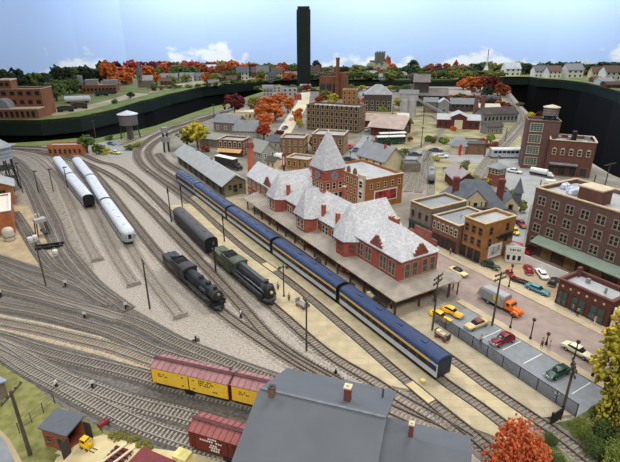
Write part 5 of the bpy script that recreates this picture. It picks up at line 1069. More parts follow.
MB().lathe([(.5, -4), (1.15, -3.7), (1.15, 3), (.5, 3.3)], (0, 0, 2.1), 14, 'x').build('tank', WHITE, t, True); MB().loft([(3.5, 1, .6, 2.3), (4.6, 1, .6, 2.3), (5.0, .9, .6, 1.5), (5.8, .8, .6, 1.3)], 12, 5).build('cab', WHITE, t, True); MB().box(-4, 5, -.8, .8, .5, 1.1).build('chassis', BLACK, t); wheels(t, (-3, -1.8, 4.9), .95, .48)
def bus(label, u, v, head, bm_, rm_, L_=11, sc_=1.0, group=None):
    p = at(u, v); t = thing('bus', label, 'bus', (p.x, p.y, .12), head, group); t.scale = (sc_,) * 3
    MB().exx([(-1.25, .5), (1.25, .5), (1.25, 2.7), (-1.25, 2.7)], -L_ / 2, L_ / 2).build('body', bm_, t)
    MB().exx(roof_prof(1.25, 2.65, 3.15), -L_ / 2, L_ / 2).build('roof', rm_, t, True)
    for i in range(8): MB().box(-L_ / 2 + .7 + i * 1.28, -L_ / 2 + 1.75 + i * 1.28, -1.28, 1.28, 1.65, 2.4).build('side_window', PANE, t)
    MB().box(L_ / 2, L_ / 2 + .05, -1.1, 1.1, 1.6, 2.5).build('windscreen', PANE, t); wheels(t, (-L_ / 2 + 2.4, L_ / 2 - 2.2), 1.15, .5)
bus('silver motor coach at the level crossing by the brewery', 509, 158, ROT + 1.02, SILVER, SILVR, 12, 1.35)
bus('white-roofed bus beside the bushes west of the lumber shed', 390, 144, ROT + 1.2, M('bus_green', (46, 66, 60), .5), WHITE, 11, 1.25, 'parked buses')
bus('second white-roofed bus next to the lumber shed bushes', 392, 140, ROT + 1.2, M('bus_green'), WHITE, 11, 1.2, 'parked buses')
# forklift
p = at(87, 449); t = thing('forklift', 'yellow forklift on the concrete pad outside the brick shed', 'forklift', (p.x, p.y, .2), -.4); t.scale = (.78,) * 3
FY = paint('fork_yellow', (236, 192, 44))
MB().loft([(-.9, .5, .3, 1.0), (-.7, .55, .3, 1.2), (.2, .55, .3, .8), (.8, .5, .3, .8)], 12, 5).build('body', FY, t, True); MB().box(-.55, -.1, -.3, .3, 1.0, 1.35).box(-.7, -.5, -.3, .3, 1.0, 1.75).build('seat', IRON, t)
for x in (-.6, .5):
    for s in (-1, 1): MB().tube((x, s * .48, .8), (x * .8, s * .44, 2.0), .05).build('cage_post', FY, t)
MB().box(-.55, .5, -.5, .5, 1.98, 2.06).build('cage_roof', FY, t); MB().box(.85, .95, -.45, -.3, .1, 2.1).box(.85, .95, .3, .45, .1, 2.1).box(.85, .95, -.3, .3, 1.9, 2.0).build('mast', FY, t)
for s in (-1, 1): MB().box(.95, 1.9, s * .3 - .06, s * .3 + .06, .05, .12).build('fork', IRON, t)
wheels(t, (-.55, .55), .5, .26)
# ------------------------------------------------------------------ yard furniture
p = at(105, 430); t = thing('oil_tank', 'small dark red horizontal tank on a stand at the grass edge', 'tank', (p.x, p.y, .1), .95); t.scale = (.62,) * 3
MB().lathe([(.3, -1.2), (.62, -1.1), (.62, 1.1), (.3, 1.2)], (0, 0, 1.75), 14, 'x').build('tank', paint('tank_red', (126, 44, 52)), t, True)
for x in (-.8, .8): MB().tube((x, -.5, 0), (x, -.2, 1.4), .06).tube((x, .5, 0), (x, .2, 1.4), .06).box(x - .05, x + .05, -.4, .4, .6, .7).build('stand_leg', IRON, t)
MB().lathe([(.12, 2.3), (.12, 2.55)], (.3, 0, 0), 8).build('filler_cap', IRON, t)
p = at(119, 459)
for i in range(4):
    q = Vector((p.x, p.y, .2)) + Matrix.Rotation(-.35, 3, 'Z') @ Vector((0, (i - 1.5) * .62, 0)); t = thing('timber_baulk', ['first', 'second', 'third', 'fourth'][i] + ' dark red baulk from the front of the lumber rack', 'timber', q, -.35, 'dark red baulks on the pad')
    MB().box(-1.3, 1.3, -.2, .2, 0, .42).build('baulk', M('baulk_red', (92, 44, 46), .9), t); MB().box(-1.32, -1.28, -.2, .2, 0, .42).box(1.28, 1.32, -.2, .2, 0, .42).build('baulk_end', CREAM, t)
for i in range(2):
    q = Vector((p.x, p.y, .62)) + Matrix.Rotation(-.35, 3, 'Z') @ Vector((-.65 + 1.3 * i, 0, 0)); t = thing('cross_plank', ['near white-ended', 'far white-ended'][i] + ' pale plank laid across the baulks', 'plank', q, -.35 + 1.3, 'pale planks across the baulks')
    tag(t, t['label'], 'plank', 'pale planks across the baulks'); MB().box(-1.7, 1.7, -.14, .14, 0, .16).build('plank', CREAM, t)
p = at(153, 467); t = thing('board_stack', 'dark red covered stack of boards on a cream pallet at the frame bottom', 'board stack', (p.x, p.y, .2), -.42)
MB().box(-2.6, 2.6, -1.3, 1.3, .0, .2).build('pallet', CREAM, t); MB().box(-2.5, 2.5, -1.2, 1.2, .2, .7).build('boards', M('board_red', (122, 62, 66), .9, .15, 3), t)
p = at(183, 461); t = thing('cream_crate', 'pale yellow crate beside the red boxcar', 'crate', (p.x, p.y, .2), -.4)
MB().box(-.9, .9, -.7, .7, 0, .9).build('crate', M('pale_yellow', (236, 222, 150), .8), t); MB().box(-.95, .95, -.75, .75, .9, 1.0).build('crate_lid', M('pale_yellow'), t)
def fence_run(label, a, b, n, h=1.2, name='wire_fence', z=.1):
    a = Vector(a); b = Vector(b); L_ = (b - a).length; t = thing(name, label, 'fence', (a.x, a.y, z), math.atan2(b.y - a.y, b.x - a.x))
    pm_ = MB().tube((0, 0, 0), (0, 0, h + .1), .06).mesh('fence_post', POLEW)
    for i in range(n + 1): inst('fence_post', pm_, t, (L_ * i / n, 0, 0))
    for k in range(3): MB().tube((0, 0, h * (k + 1) / 3), (L_, 0, h * (k + 1) / 3), .02, 4).build('fence_wire', IRON, t)
fence_run('thin wire fence on the grass behind the brick shed', at(20, 434), at(55, 404), 3, 1.6)
# parking lot chain-link fence
t = thing('chain_link_fence', 'long grey chain-link fence between the platform and the parking lot', 'fence', SN(-49.3, 55.0), ROT)
L_ = 26.2; pm_ = MB().tube((0, 0, 0), (0, 0, 2.3), .07).mesh('fence_post', IRON)
for i in range(10): inst('fence_post', pm_, t, (L_ * i / 9, 0, .1))
for z in (.15, 2.2): MB().tube((0, 0, z + .1), (L_, 0, z + .1), .05, 5).build('fence_rail', IRON, t)
m = MB(); k = 0
x = -2.1
while x < L_:
    a0, b0 = max(0, x), min(L_, x + 2.1)
    m.tube((a0, 0, .2 + (a0 - x)), (b0, 0, .2 + (b0 - x)), .032, 3); m.tube((a0, .01, 2.3 - (a0 - x)), (b0, .01, 2.3 - (b0 - x)), .032, 3); x += .17
m.build('fence_mesh', M('mesh_grey', (96, 98, 104), .6), t)
t = thing('end_gate', 'black board gate at the end of the parking lot fence', 'gate', at(550, 426), ROT + 1.57)
MB().box(0, 2.2, -.06, .06, .2, 2.0).build('gate_panel', BLACK, t)
for x in (0, 2.2): MB().box(x - .1, x + .1, -.1, .1, 0, 2.3).build('gate_post', BLACK, t)
# switch stands
ss = None
for u, v, l in ((126, 309.5, 'switch stand where the curved leads join the ladder'), (85, 319, 'switch stand between the two dark ladder tracks'), (93, 389, 'black switch stand beside the turnout by the crossing tracks'), (66, 287, 'switch stand at the point of the cinder triangle'), (57, 389, 'white-topped switch stand on the cinders above the grass'), (196, 341, 'switch stand in the gravel behind the yellow cars'), (241, 318, 'pale yellow-topped stand between the diverging main tracks'), (336, 375, 'white switch stand behind the big grey roof'), (1, 297, 'yellow-topped stand at the left frame edge'), (148, 173, 'switch stand by the far crossover')):
    p = at(u, v)
    if ss is None:
        ss = thing('switch_stand', l, 'switch stand', p, .4, 'switch stands in the yard')
        MB().box(-.6, .6, -.3, .3, 0, .2).build('stand_base', TIEM, ss); MB().box(-.14, .14, -.14, .14, .2, 1.0).build('stand_post', BLACK, ss); MB().box(-.3, .3, -.04, .04, 1.0, 1.5).build('target', WHITE, ss); MB().tube((0, 0, .5), (.6, .2, .35), .04).build('lever', IRON, ss)
    else: copy_tree(ss, l, p, RN.uniform(0, 3))
# ash hoist and clutter by the engine house
p = at(43, 235); t = thing('ash_hoist', 'weathered grey ash hoist with conveyor beside the service track', 'hoist', (p.x, p.y, .05), .8)
for x, y in ((-1.4, -1), (1.4, -1), (-1.4, 1), (1.4, 1)): MB().tube((x, y, 0), (x * .7, y * .7, 4.2), .14).build('leg', IRON, t)
MB().box(-1.3, 1.3, -1, 1, 3.6, 4.5).build('hopper', M('concrete_grey'), t); MB().box(-.4, .4, -3.4, .2, 1.2, 1.6).build('conveyor', IRON, t); MB().tube((0, .6, 4.4), (0, .6, 6.0), .2).build('hoist_mast', GREYM, t)
p = at(50, 248); t = thing('lifting_frame', 'black steel lifting frame lying in the ash yard', 'steel frame', (p.x, p.y, .05), .35)
for y in (-.9, .9): MB().box(-3, 3, y - .2, y + .2, 0, .8).build('girder', BLACK, t)
for x in (-2.4, 0, 2.4): MB().box(x - .2, x + .2, -.7, .7, .1, .6).build('cross_beam', BLACK, t)
for u, v, l, c in ((56, 256, 'pale barrel by the black lifting frame', WHITE), (38, 219, 'tan drum on the service ground', CREAM), (31, 243, 'white oil drum at the service track end', WHITE), (36, 241, 'second white oil drum at the service track end', WHITE)):
    p = at(u, v); t = thing('oil_drum', l, 'drum', (p.x, p.y, .1), 0); MB().lathe([(.55, 0), (.6, .1), (.6, 1.3), (.55, 1.4)], n=12).build('drum', c, t); MB().lathe([(.62, .5), (.64, .55), (.62, .6)], n=12).build('drum_hoop', IRON, t)
p = at(10, 240); t = thing('canvas_tank', 'grey-white upright tank at the corner of the engine house', 'tank', (p.x, p.y, .1), 0)
MB().lathe([(1.2, 0), (1.3, .3), (1.3, 2.6), (.9, 3.1), (.2, 3.3)], n=14).build('tank', M('dirty_white', (196, 190, 176), .9, .2, .8), t, True); MB().lathe([(1.34, .9), (1.38, 1.0), (1.34, 1.1)], n=14).build('hoop', IRON, t)
# bumpers at stub ends
for key, l in (('S0', 'timber bumper ending the empty stub track'), ('S1', 'timber bumper ending the short silver train stub'), ('S2', 'timber bumper ending the long silver train stub')):
    L2 = TRK[key]; d = L2[-1] - L2[-4]; t = thing('track_bumper', l, 'bumper', (L2[-1].x, L2[-1].y, .3), math.atan2(d.y, d.x))
    MB().box(-.14, .14, -1.3, 1.3, .25, .55).build('bumper_beam', TIEG, t)
    for y in (-.8, .8): MB().box(-.1, .1, y - .12, y + .12, -.1, .5).build('bumper_post', TIEG, t)
# ---- water towers
def tower(name, label, p, legs, r, z0, z1, apex, tm, rm_, lm, wood=True, skirt=None):
    t = thing(name, label, 'water tower', (p[0], p[1], 0), .3)
    MB().lathe([(r, z0), (r, z1)], n=24).build('tank', tm, t, True); MB().lathe([(r * 1.12, z1 - .1), (r * 1.12, z1 + .1), (r * .1, apex)], n=24).build('tank_roof', rm_, t)
    for k in range(legs):
        a = 2 * math.pi * k / legs; MB().tube((r * 1.05 * math.cos(a), r * 1.05 * math.sin(a), 0), (r * .85 * math.cos(a), r * .85 * math.sin(a), z0), .22 if wood else .3).build('leg', lm, t)
    for zz in (.35, .7): MB().lathe([(r * 1.02, z0 * zz), (r * 1.04, z0 * zz + .25)], n=legs * 2).build('brace_ring', lm, t) if wood else None
    for k in range(legs):
        a = 2 * math.pi * k / legs; b = 2 * math.pi * (k + 1) / legs
        MB().tube((r * math.cos(a), r * math.sin(a), .4), (r * .9 * math.cos(b), r * .9 * math.sin(b), z0 * .9), .1, 4).build('diagonal_brace', lm, t)
    if skirt: MB().lathe([(skirt, 0), (skirt, z0 + .2)], n=16).build('riser', tm, t)
    for zz in (.2, .5, .8):
        if wood: MB().lathe([(r + .02, z0 + (z1 - z0) * zz), (r + .07, z0 + (z1 - z0) * zz + .07), (r + .02, z0 + (z1 - z0) * zz + .14)], n=24).build('tank_hoop', IRON, t)
    return t
wp = at(7, 190); tower('wooden_water_tower', 'grey wooden water tower with conical roof on dark braced legs at the left edge', wp, 8, 3.9, ztop(wp, 159), ztop(wp, 147), ztop(wp, 137), M('tank_grey', (156, 162, 172), .85, .15, .6), M('tank_roof_grey', (142, 150, 154), .85, .12, .5), M('leg_dark', (62, 60, 60), .9), True)
wp = at(131, 139); tower('steel_water_tower', 'dark grey steel water tower on slim legs near the far table edge', wp, 4, 4.3, 7.0, ztop(wp, 114), ztop(wp, 110.5), M('steel_tank', (104, 100, 104), .7, .1, .5), SILVR, M('leg_dark'), False, 1.5)
# brewery rooftop tank stands on the tower roof
tb = tower('rooftop_tank', 'grey wooden water tank with domed roof standing on the brewery tower', (0, 0), 4, 2.7, 2.2, 5.0, 5.9, M('roof_tank', (132, 124, 112), .85, .15, .6), STONE, BLACK, True)
tb.location = br.matrix_basis @ Vector((7.8, 5, 17.45))
# ---- poles and lamps
def pole(label, u, v, vt, arms=2, rot=0.0, r=.17, name='telegraph_pole', mat=POLEW, group=None, arm=1.5):
    p = at(u, v); h = ztop(p, vt); t = thing(name, label, 'pole', p, rot, group)
    MB().cone((0, 0, 0), (0, 0, h), r, r * .7, 8).build('shaft', mat, t)
    for k in range(arms):
        z = h - .5 - k * .9; c = MB().box(-.09, .09, -arm, arm, z, z + .18).build('crossarm', mat, t)
        for y in (-arm * .9, -arm * .4, arm * .4, arm * .9): MB().lathe([(.07, z + .17), (.1, z + .3), (.05, z + .42)], (0, y, 0), 6).build('insulator', IRON, c)
    return t
pole('leaning brown telegraph pole by the brick shed at the left corner', 30.5, 455.5, 391, 1, ROT + 1.0, .24, arm=1.9)
pole('dark yard pole standing on the cinders beside the old grey track', 46, 286, 243, 1, .3, .16, arm=.9)
pole('dark yard pole on the open gravel below the silver observation car', 150, 309, 260, 1, .5, .18, arm=1.0)
pole('dark pole between the streamlined locomotive track and the gravel', 306.5, 351, 300, 1, .4, .18, arm=1.3)
pole('telegraph pole with crossarms at the gate end of the parking lot', 561, 416, 363, 2, ROT + .7, .2)
pole('tall telegraph pole with crossarms on the sidewalk by the refuse truck', 492, 326, 272, 2, ROT, .19)
pole('telegraph pole with crossarms by the taxis', 432, 332, 275, 2, ROT + .3, .19)
pole('telegraph pole between the warehouse awning and the storefront', 587, 278, 244, 2, ROT + .2, .19)
pole('telegraph pole with wide crossarm behind the brewery annex', 600, 205, 163, 1, ROT, .2, arm=3)
pole('thin pole against the corner of the brick warehouse', 529, 243, 180, 0, 0, .17)
for u, v, vt, l in ((23, 193, 163, 'first yard light mast beside the wooden water tower'), (39, 194, 171, 'second yard light mast along the curved leads'), (53.5, 191.5, 169, 'third yard light mast along the curved leads'), (68, 188.5, 167, 'yard light mast in front of the short silver train')):
    t = pole(l, u, v, vt, 0, .2, .16, 'yard_light', BLACK, 'yard light masts'); h = ztop(at(u, v), vt); MB().box(-.3, .9, -.25, .25, h - .2, h + .05).build('lamp_head', IRON, t)
for u, v, vt, l in ((171.5, 222.5, 187, 'dark signal mast on the grey platform behind the baggage car'), (182.5, 208, 184, 'second dark mast at the far end of the grey platform'), (216, 273, 242, 'signal mast in front of the green tender'), (224.5, 243, 214, 'mast on the grey platform behind the green tender')):
    t = pole(l, u, v, vt, 0, .2, .17, 'signal_mast', BLACK, 'signal masts'); h = ztop(at(u, v), vt); MB().box(-.2, .2, -.35, .35, h - 1.6, h - .4).build('signal_head', BLACK, t); MB().box(-.1, .1, -.9, .9, h - .3, h - .15).build('signal_arm', IRON, t)
t = pole('green platform lamp post beside the streamlined locomotive nose', 284, 298, 264, 0, .2, .14, 'platform_lamp', M('lamp_green', (44, 66, 58), .6)); h = ztop(at(284, 298), 264); MB().box(-.8, .8, -.08, .08, h - .7, h - .55).build('lamp_arm', M('lamp_green'), t)
for s in (-1, 1): MB().lathe([(.12, h - .55), (.3, h - .8), (.34, h - .95)], (s * .75, 0, 0), 10).build('lamp_shade', M('lamp_green'), t)
MB().lathe([(.4, 0), (.4, .3), (.2, .6)], n=10).build('lamp_base', M('lamp_green'), t)
lp = None
for u, v, vt, l in ((530, 340, 318, 'black street lamp on the parking lot sidewalk'), (508.5, 288, 264, 'black street lamp in front of the used-car lot'), (350, 168, 151, 'black lamp with dark globe at the avenue end'), (388, 150, 130, 'black lamp by the parked buses'), (572, 366, 340, 'slim black street post beside the cream sedan'), (592, 377, 356, 'slim black street post near the yellow tree'), (546, 345, 332, 'short black street post beside the standing figures'), (484, 262, 247, 'white-collared street post at the corner block'), (510, 329, 313, 'short post on the sidewalk beside the refuse truck')):
    p = at(u, v); h = ztop(p, vt); t = thing('street_lamp', l, 'street lamp', p, 0, 'street lamps'); MB().lathe([(.24, 0), (.2, .5), (.1, .8), (.08, h - .7)], n=10).build('lamp_post', BLACK, t); MB().lathe([(.1, h - .7), (.28, h - .5), (.3, h - .2), (.05, h)], n=10).build('lamp_globe', BLACK if 'globe' in l else IRON, t)
for u, v, vt, l in ((375, 159, 140, 'thin pole on the pale avenue nearest the train shed'), (367, 157, 137, 'thin pole in the middle of the pale avenue'), (421, 148, 127, 'thin pole beside the curving branch line'), (423, 125, 108, 'thin pole below the cement silos'), (392, 125, 104, 'thin pole beside the low arcade store'), (250, 135, 116, 'thin pole by the white hall'), (214, 118, 104, 'thin pole at the far mainline curve'), (300, 178, 160, 'thin post behind the station roofs'), (484, 157, 142, 'thin pole at the level crossing'), (505, 142, 128, 'thin pole beside the eastern mainline'), (96, 139, 120, 'thin pole at the deck edge by the bushes'), (590, 200, 175, 'thin pole on the brewery side yard')): pole(l, u, v, vt, 1, ROT + .5, .2, arm=1.2)
t = thing('signal_bridge', 'grey trestle signal stand beside the far end of the freight house', 'signal', at(167, 152), .5)
for x, y in ((-1, -1), (1, -1), (1, 1), (-1, 1)): MB().tube((x, y, 0), (x * .8, y * .8, 9.5), .22).build('leg', IRON, t)
MB().box(-1.6, 1.6, -1.4, 1.4, 4.4, 6.6).box(-1.3, 1.3, -1.2, 1.2, 8.4, 10.6).build('signal_cabin', GREYM, t)
# station yard trolley, benches, baggage carts, people
def cart(label, p, a, mat, load):
    t = thing('baggage_cart', label, 'cart', (p[0], p[1], .45), a)
    MB().box(-1.3, 1.3, -.55, .55, .62, .78).build('deck', mat, t)
    for x in (-.85, .85):
        for s in (-1, 1): MB().cone((x, s * .5, .3), (x, s * .6, .3), .3, .3, 10).build('wheel', paint('cart_red', (150, 60, 50)), t)
    for x in (-1.28, 1.2): MB().box(x, x + .08, -.5, .5, .78, 1.5).build('end_rail', mat, t)
    if load:
        for k, (x, w) in enumerate(((-.7, .45), (.1, .6))): MB().box(x - w, x + w - .2, -.4, .4, .78, 1.35 - .2 * k).build('load', (CREAM, STONE)[k], t)
cart('baggage cart with pale sacks on the platform by the fence', at(442, 339, .45), ROT + .1, POLEW, True)
cart('low red-wheeled baggage cart on the grey platform by the streamlined nose', at(302, 307, .45), ROT + .2, GREYM, False)
cart('empty baggage cart under the near end of the station canopy', at(371, 300, .45), ROT, POLEW, True)
bm_ = None
for u, v, l in ((351, 287, 'dark bench under the canopy beside the station bay'), (361, 297, 'dark bench under the canopy between the two doors'), (383, 306, 'dark bench at the near end of the canopy'), (318, 262, 'dark bench under the canopy by the clock tower')):
    p = at(u, v, .45)
    if bm_ is None:
        bm_ = thing('station_bench', l, 'bench', (p.x, p.y, .45), ROT, 'station benches'); MB().box(-1, 1, -.25, .25, .42, .5).build('seat', POLEW, bm_); MB().box(-1, 1, .22, .3, .5, 1.0).build('backrest', POLEW, bm_)
        for x in (-.85, .85): MB().box(x - .06, x + .06, -.22, .22, 0, .42).build('leg', IRON, bm_)
    else: copy_tree(bm_, l, (p.x, p.y, .45))
def skin(name, verts, edges, mat, parent, sub=1):
    me = bpy.data.meshes.new(name); me.from_pydata([v[:3] for v in verts], edges, []); me.materials.append(mat)
    o = bpy.data.objects.new(name, me); col.objects.link(o); o.parent = parent
    md = o.modifiers.new('skin', 'SKIN'); md.use_smooth_shade = True
    ly = me.skin_vertices[0] if me.skin_vertices else None
    if ly is None:
        bm = bmesh.new(); bm.from_mesh(me); bm.verts.layers.skin.verify(); bm.to_mesh(me); bm.free(); ly = me.skin_vertices[0]
    for i, v in enumerate(verts): ly.data[i].radius = (v[3], v[3]); ly.data[i].use_root = (i == 0)
    md2 = o.modifiers.new('sub', 'SUBSURF'); md2.levels = sub; md2.render_levels = sub
    return o
SKINM = M('skin_tone', (206, 160, 130), .7, .04)
def person(label, u, v, a, shirt, trouser, hair=(60, 44, 36), z=.25, stride=.12):
    p = at(u, v, z); t = thing('person', label, 'person', (p.x, p.y, z), a)
    V = [(0, 0, .95, .13), (0, 0, 1.2, .13), (0, 0, 1.42, .12), (0, 0, 1.52, .06), (.01, 0, 1.62, .09), (.02, 0, 1.72, .085),
         (stride * .3, .1, .5, .075), (stride, .1, .06, .05), (stride + .14, .1, .04, .04), (-stride * .3, -.1, .5, .075), (-stride, -.1, .06, .05), (-stride + .14, -.1, .04, .04),
         (0, .21, 1.4, .06), (-.04, .26, 1.14, .045), (.06, .27, .9, .035), (0, -.21, 1.4, .06), (.04, -.26, 1.14, .045), (.14, -.27, .9, .035), (.02, .1, .88, .09), (-.02, -.1, .88, .09)]
    E = [(0, 1), (1, 2), (2, 3), (3, 4), (4, 5), (0, 18), (18, 6), (6, 7), (7, 8), (0, 19), (19, 9), (9, 10), (10, 11), (2, 12), (12, 13), (13, 14), (2, 15), (15, 16), (16, 17)]
    skin('body', V, E, SKINM, t)
    g = .018
    sv = [V[i] for i in (1, 2, 12, 13, 15, 16, 0)]; skin('jacket', [(x, y, q, r + g) for x, y, q, r in sv], [(0, 1), (1, 2), (2, 3), (1, 4), (4, 5), (0, 6)], M('cloth_%d_%d_%d' % shirt, shirt, .9), t)
    tv = [V[i] for i in (0, 18, 6, 7, 19, 9, 10)]; skin('trousers', [(x, y, q, r + g) for x, y, q, r in tv], [(0, 1), (1, 2), (2, 3), (0, 4), (4, 5), (5, 6)], M('cloth_%d_%d_%d' % trouser, trouser, .9), t)
    MB().lathe([(.12, 1.72), (.115, 1.78), (.06, 1.84), (.01, 1.85)], (.0, 0, 0), 10).build('hair', M('hair_%d' % hair[0], hair, .9), t, True)
    for s in (-1, 1): MB().cone((.095, s * .035, 1.69), (.115, s * .035, 1.69), .012, .012, 6).build('eye', BLACK, t)
person('person in a white shirt walking across the parking lot', 480.5, 344, 1.0, (226, 222, 214), (70, 70, 76), z=.1)
person('person in a dark coat standing on the lot sidewalk', 541.5, 347, 2.0, (56, 50, 52), (50, 48, 50))
person('person in a pale dress coat beside the dark-coated one', 549, 350, 2.4, (206, 214, 216), (190, 196, 200))
person('person in blue overalls outside the storefront', 572, 312, 2.5, (86, 112, 150), (70, 90, 130))
person('person in black crouched pose by the storefront window', 577, 316, 1.0, (42, 42, 46), (40, 40, 44))
person('person in red and white at the corner of the storefront', 594, 324, 3.0, (196, 90, 84), (228, 224, 218))
person('person in a tan coat on the shop sidewalk by the corner block', 471, 258, 1.0, (176, 140, 104), (90, 70, 56))
person('person in dark clothes by the brick shops', 450, 255, .4, (48, 46, 48), (44, 42, 46))
person('person in dark clothes on the grey platform by the lamp', 278, 290, ROT, (44, 40, 42), (40, 40, 44), z=.45)
person('person in grey at the platform end beside the low cart', 289, 301, ROT, (86, 92, 84), (50, 50, 54), z=.45)
person('person in black under the station canopy by the doors', 391, 309, 1.2, (44, 40, 42), (50, 46, 48), z=.45)
t = thing('traffic_cone', 'white cone-shaped marker in the empty parking stalls', 'cone', at(556.5, 394), 0); MB().lathe([(.4, .1), (.4, .16), (.2, .2), (.06, .9)], n=12).build('cone', WHITE, t); MB().box(-.45, .45, -.45, .45, .1, .14).build('cone_base', IRON, t)
for u, v, l in ((423, 383, 'small yellow flower tub on the platform beside the last blue coach'),):
    p = at(u, v, .45); t = thing('flower_tub', l, 'tub', (p.x, p.y, .45), 0); MB().lathe([(.3, 0), (.42, .45)], n=12).build('tub', STONE, t); MB().lathe([(.4, .42), (.38, .6), (.1, .75)], n=9).build('flowers', M('flower_yellow', (226, 214, 130), .9), t)
for (u0, v0, u1, v1, l) in ((422, 386, 433, 396, 'pale plank crossing laid over the middle platform track'), (259, 267, 268, 274, 'pale plank crossing over the middle platform track by the tall mast')):
    i = on_track('C', at((u0 + u1) / 2, (v0 + v1) / 2)); loc, a = pose('C', i, 1.5); t = thing('plank_crossing', l, 'crossing', (loc[0], loc[1], .32), a); MB().box(-2.2, 2.2, -.66, .66, 0, .17).build('planks', PADM, t)
# ------------------------------------------------------------------ support post of the room
p = at(304, 82); p = p * 1.0
t = thing('support_post', 'tall dark green square post rising from the aisle behind the town', 'post', (p.x, p.y - 8, FLZ), 0); hh = ztop((p.x, p.y - 8), 6.5) - FLZ
k = (p.y - 8) / 470 * 6.3
MB().box(-k, k, -k, k, 0, hh - 3).build('shaft', M('post_green', (30, 42, 40), .7, .1, .1), t); MB().box(-k * .86, k * .86, -k * .86, k * .86, hh - 3, hh).build('post_cap', BLACK, t); MB().box(-k * 1.2, k * 1.2, -k * 1.2, k * 1.2, 0, 3).build('post_base', BLACK, t)
# ------------------------------------------------------------------ trees
def foliage(rx, rz, n, size, seed, lumps=9):
    r = random.Random(seed); m = MB(); L_ = []
    for i in range(lumps):
        th = r.uniform(0, 6.28); ph = math.acos(r.uniform(-.75, 1)); L_.append((Vector((rx * .55 * math.sin(ph) * math.cos(th), rx * .55 * math.sin(ph) * math.sin(th), rz * .5 * math.cos(ph))), r.uniform(.45, .62)))
    ico = [(0, 0, 1), (.894, 0, .447), (.276, .851, .447), (-.724, .526, .447), (-.724, -.526, .447), (.276, -.851, .447), (.724, .526, -.447), (-.276, .851, -.447), (-.894, 0, -.447), (-.276, -.851, -.447), (.724, -.526, -.447), (0, 0, -1)]
    fc = [(0, 1, 2), (0, 2, 3), (0, 3, 4), (0, 4, 5), (0, 5, 1), (1, 6, 2), (2, 7, 3), (3, 8, 4), (4, 9, 5), (5, 10, 1), (2, 6, 7), (3, 7, 8), (4, 8, 9), (5, 9, 10), (1, 10, 6), (6, 11, 7), (7, 11, 8), (8, 11, 9), (9, 11, 10), (10, 11, 6)]
    for i in range(n):
        c, f = L_[i % lumps]
        d = Vector((r.gauss(0, 1), r.gauss(0, 1), r.gauss(0, 1))).normalized(); rad = f * r.uniform(.7, 1.05)
        p_ = c + Vector((d.x * rx * rad, d.y * rx * rad, d.z * rz * rad)); s = size * r.uniform(.6, 1.35)
        q = Matrix.Rotation(r.uniform(0, 6), 3, d)
        m.add([p_ + q @ Vector((x * s * r.uniform(.7, 1.3), y * s * r.uniform(.7, 1.3), z * s * .75)) for x, y, z in ico], fc)
    return m
COLS = dict(orange=((210, 116, 54), (146, 70, 32)), red=((168, 60, 36), (108, 36, 26)), dred=((104, 34, 34), (60, 20, 24)), rust=((150, 78, 44), (94, 48, 30)), green=((98, 116, 60), (54, 70, 36)), dgreen=((52, 66, 44), (26, 38, 26)), lgreen=((138, 150, 70), (84, 98, 44)), yellow=((206, 190, 66), (122, 118, 44)), olive=((134, 128, 60), (84, 82, 38)), grey=((128, 130, 110), (88, 92, 78)))
FM = {k: M('foliage_' + k, a, .95, .3, 4.5, rgb2=b) for k, (a, b) in COLS.items()}
FME = {}
def fol(colr, v, near=False):
    k = (colr, v, near)
    if k not in FME: FME[k] = (foliage(1, 1, 5200 if colr == 'yellow' else 2600, .04, v, 16) if near else foliage(1, 1, 110, .2, v)).mesh('crown', FM[colr])
    return FME[k]
TRUNK = M('bark', (84, 68, 54), .95, .3, 2)
tk = None
NT = [0]
COLS['maple'] = ((224, 120, 70), (170, 78, 44)); FM['maple'] = M('foliage_maple', COLS['maple'][0], .95, .3, 4.5, rgb2=COLS['maple'][1])
def tree(label, u, v, vt, wpx, colr, name='tree', group=None, near=False, trunk=True, loc=None, cat='tree', base=0.0):
    """crown sized from its width in the view at its distance"""
    global tk
    p = loc or at(u, v); h = ztop(p, vt); dist = math.hypot(p[1], H - h / 2); r = max(.3, wpx / 2 * dist / F)
    NT[0] += 1
    t = thing(name, label, cat, (p[0], p[1], base), RN.uniform(0, 6), group)
    zb_ = (.1 if near else .2 if wpx > 11 and vt > 92 else .06) * h if trunk else 0.0
    c = inst('crown', fol(colr, NT[0] % 5, near), t, (0, 0, (h + zb_) / 2 - (0 if trunk else .07 * h))); g_ = .95 if near else 1.15; c.scale = (r * g_, r * g_, (h - zb_) / 2 * (1.0 if near else 1.06))
    if trunk:
        if tk is None: tk = MB().cone((0, 0, 0), (0, 0, 1), .5, .3, 7).mesh('trunk', TRUNK)
        k = inst('trunk', tk, t); k.scale = (r * .22, r * .22, h * .6)
    return t
def copse(region, group, us, vb, vt, wpx, cols, label, jit=3, cat='tree', name='tree'):
    for i, u in enumerate(us):
        c = RN.choice(cols); f = (u - us[0]) / max(1, us[-1] - us[0])
        b = vb[0] + (vb[1] - vb[0]) * f + RN.uniform(-1, 1); tp = vt[0] + (vt[1] - vt[0]) * f + RN.uniform(-jit, jit) * .6
        w_ = wpx * RN.uniform(.8, 1.25)
        nm = {'orange': 'orange', 'red': 'red', 'dred': 'dark crimson', 'rust': 'rusty brown', 'green': 'green', 'dgreen': 'dark green', 'lgreen': 'light green', 'yellow': 'yellow', 'olive': 'olive', 'grey': 'grey-green'}[c]
        tree(f'{nm} {label}', u + RN.uniform(-1.5, 1.5), b, tp, w_, c, name, f'{nm} trees, {group}', trunk=True)
fr = lambda a, b, s: [a + i * s for i in range(int((b - a) / s) + 1)]
copse('w', 'behind the western factory', [-8, 0, 7, 13, 19], (97, 96), (71, 70), 16, ['dgreen'], 'tree rising behind the western brick factory')
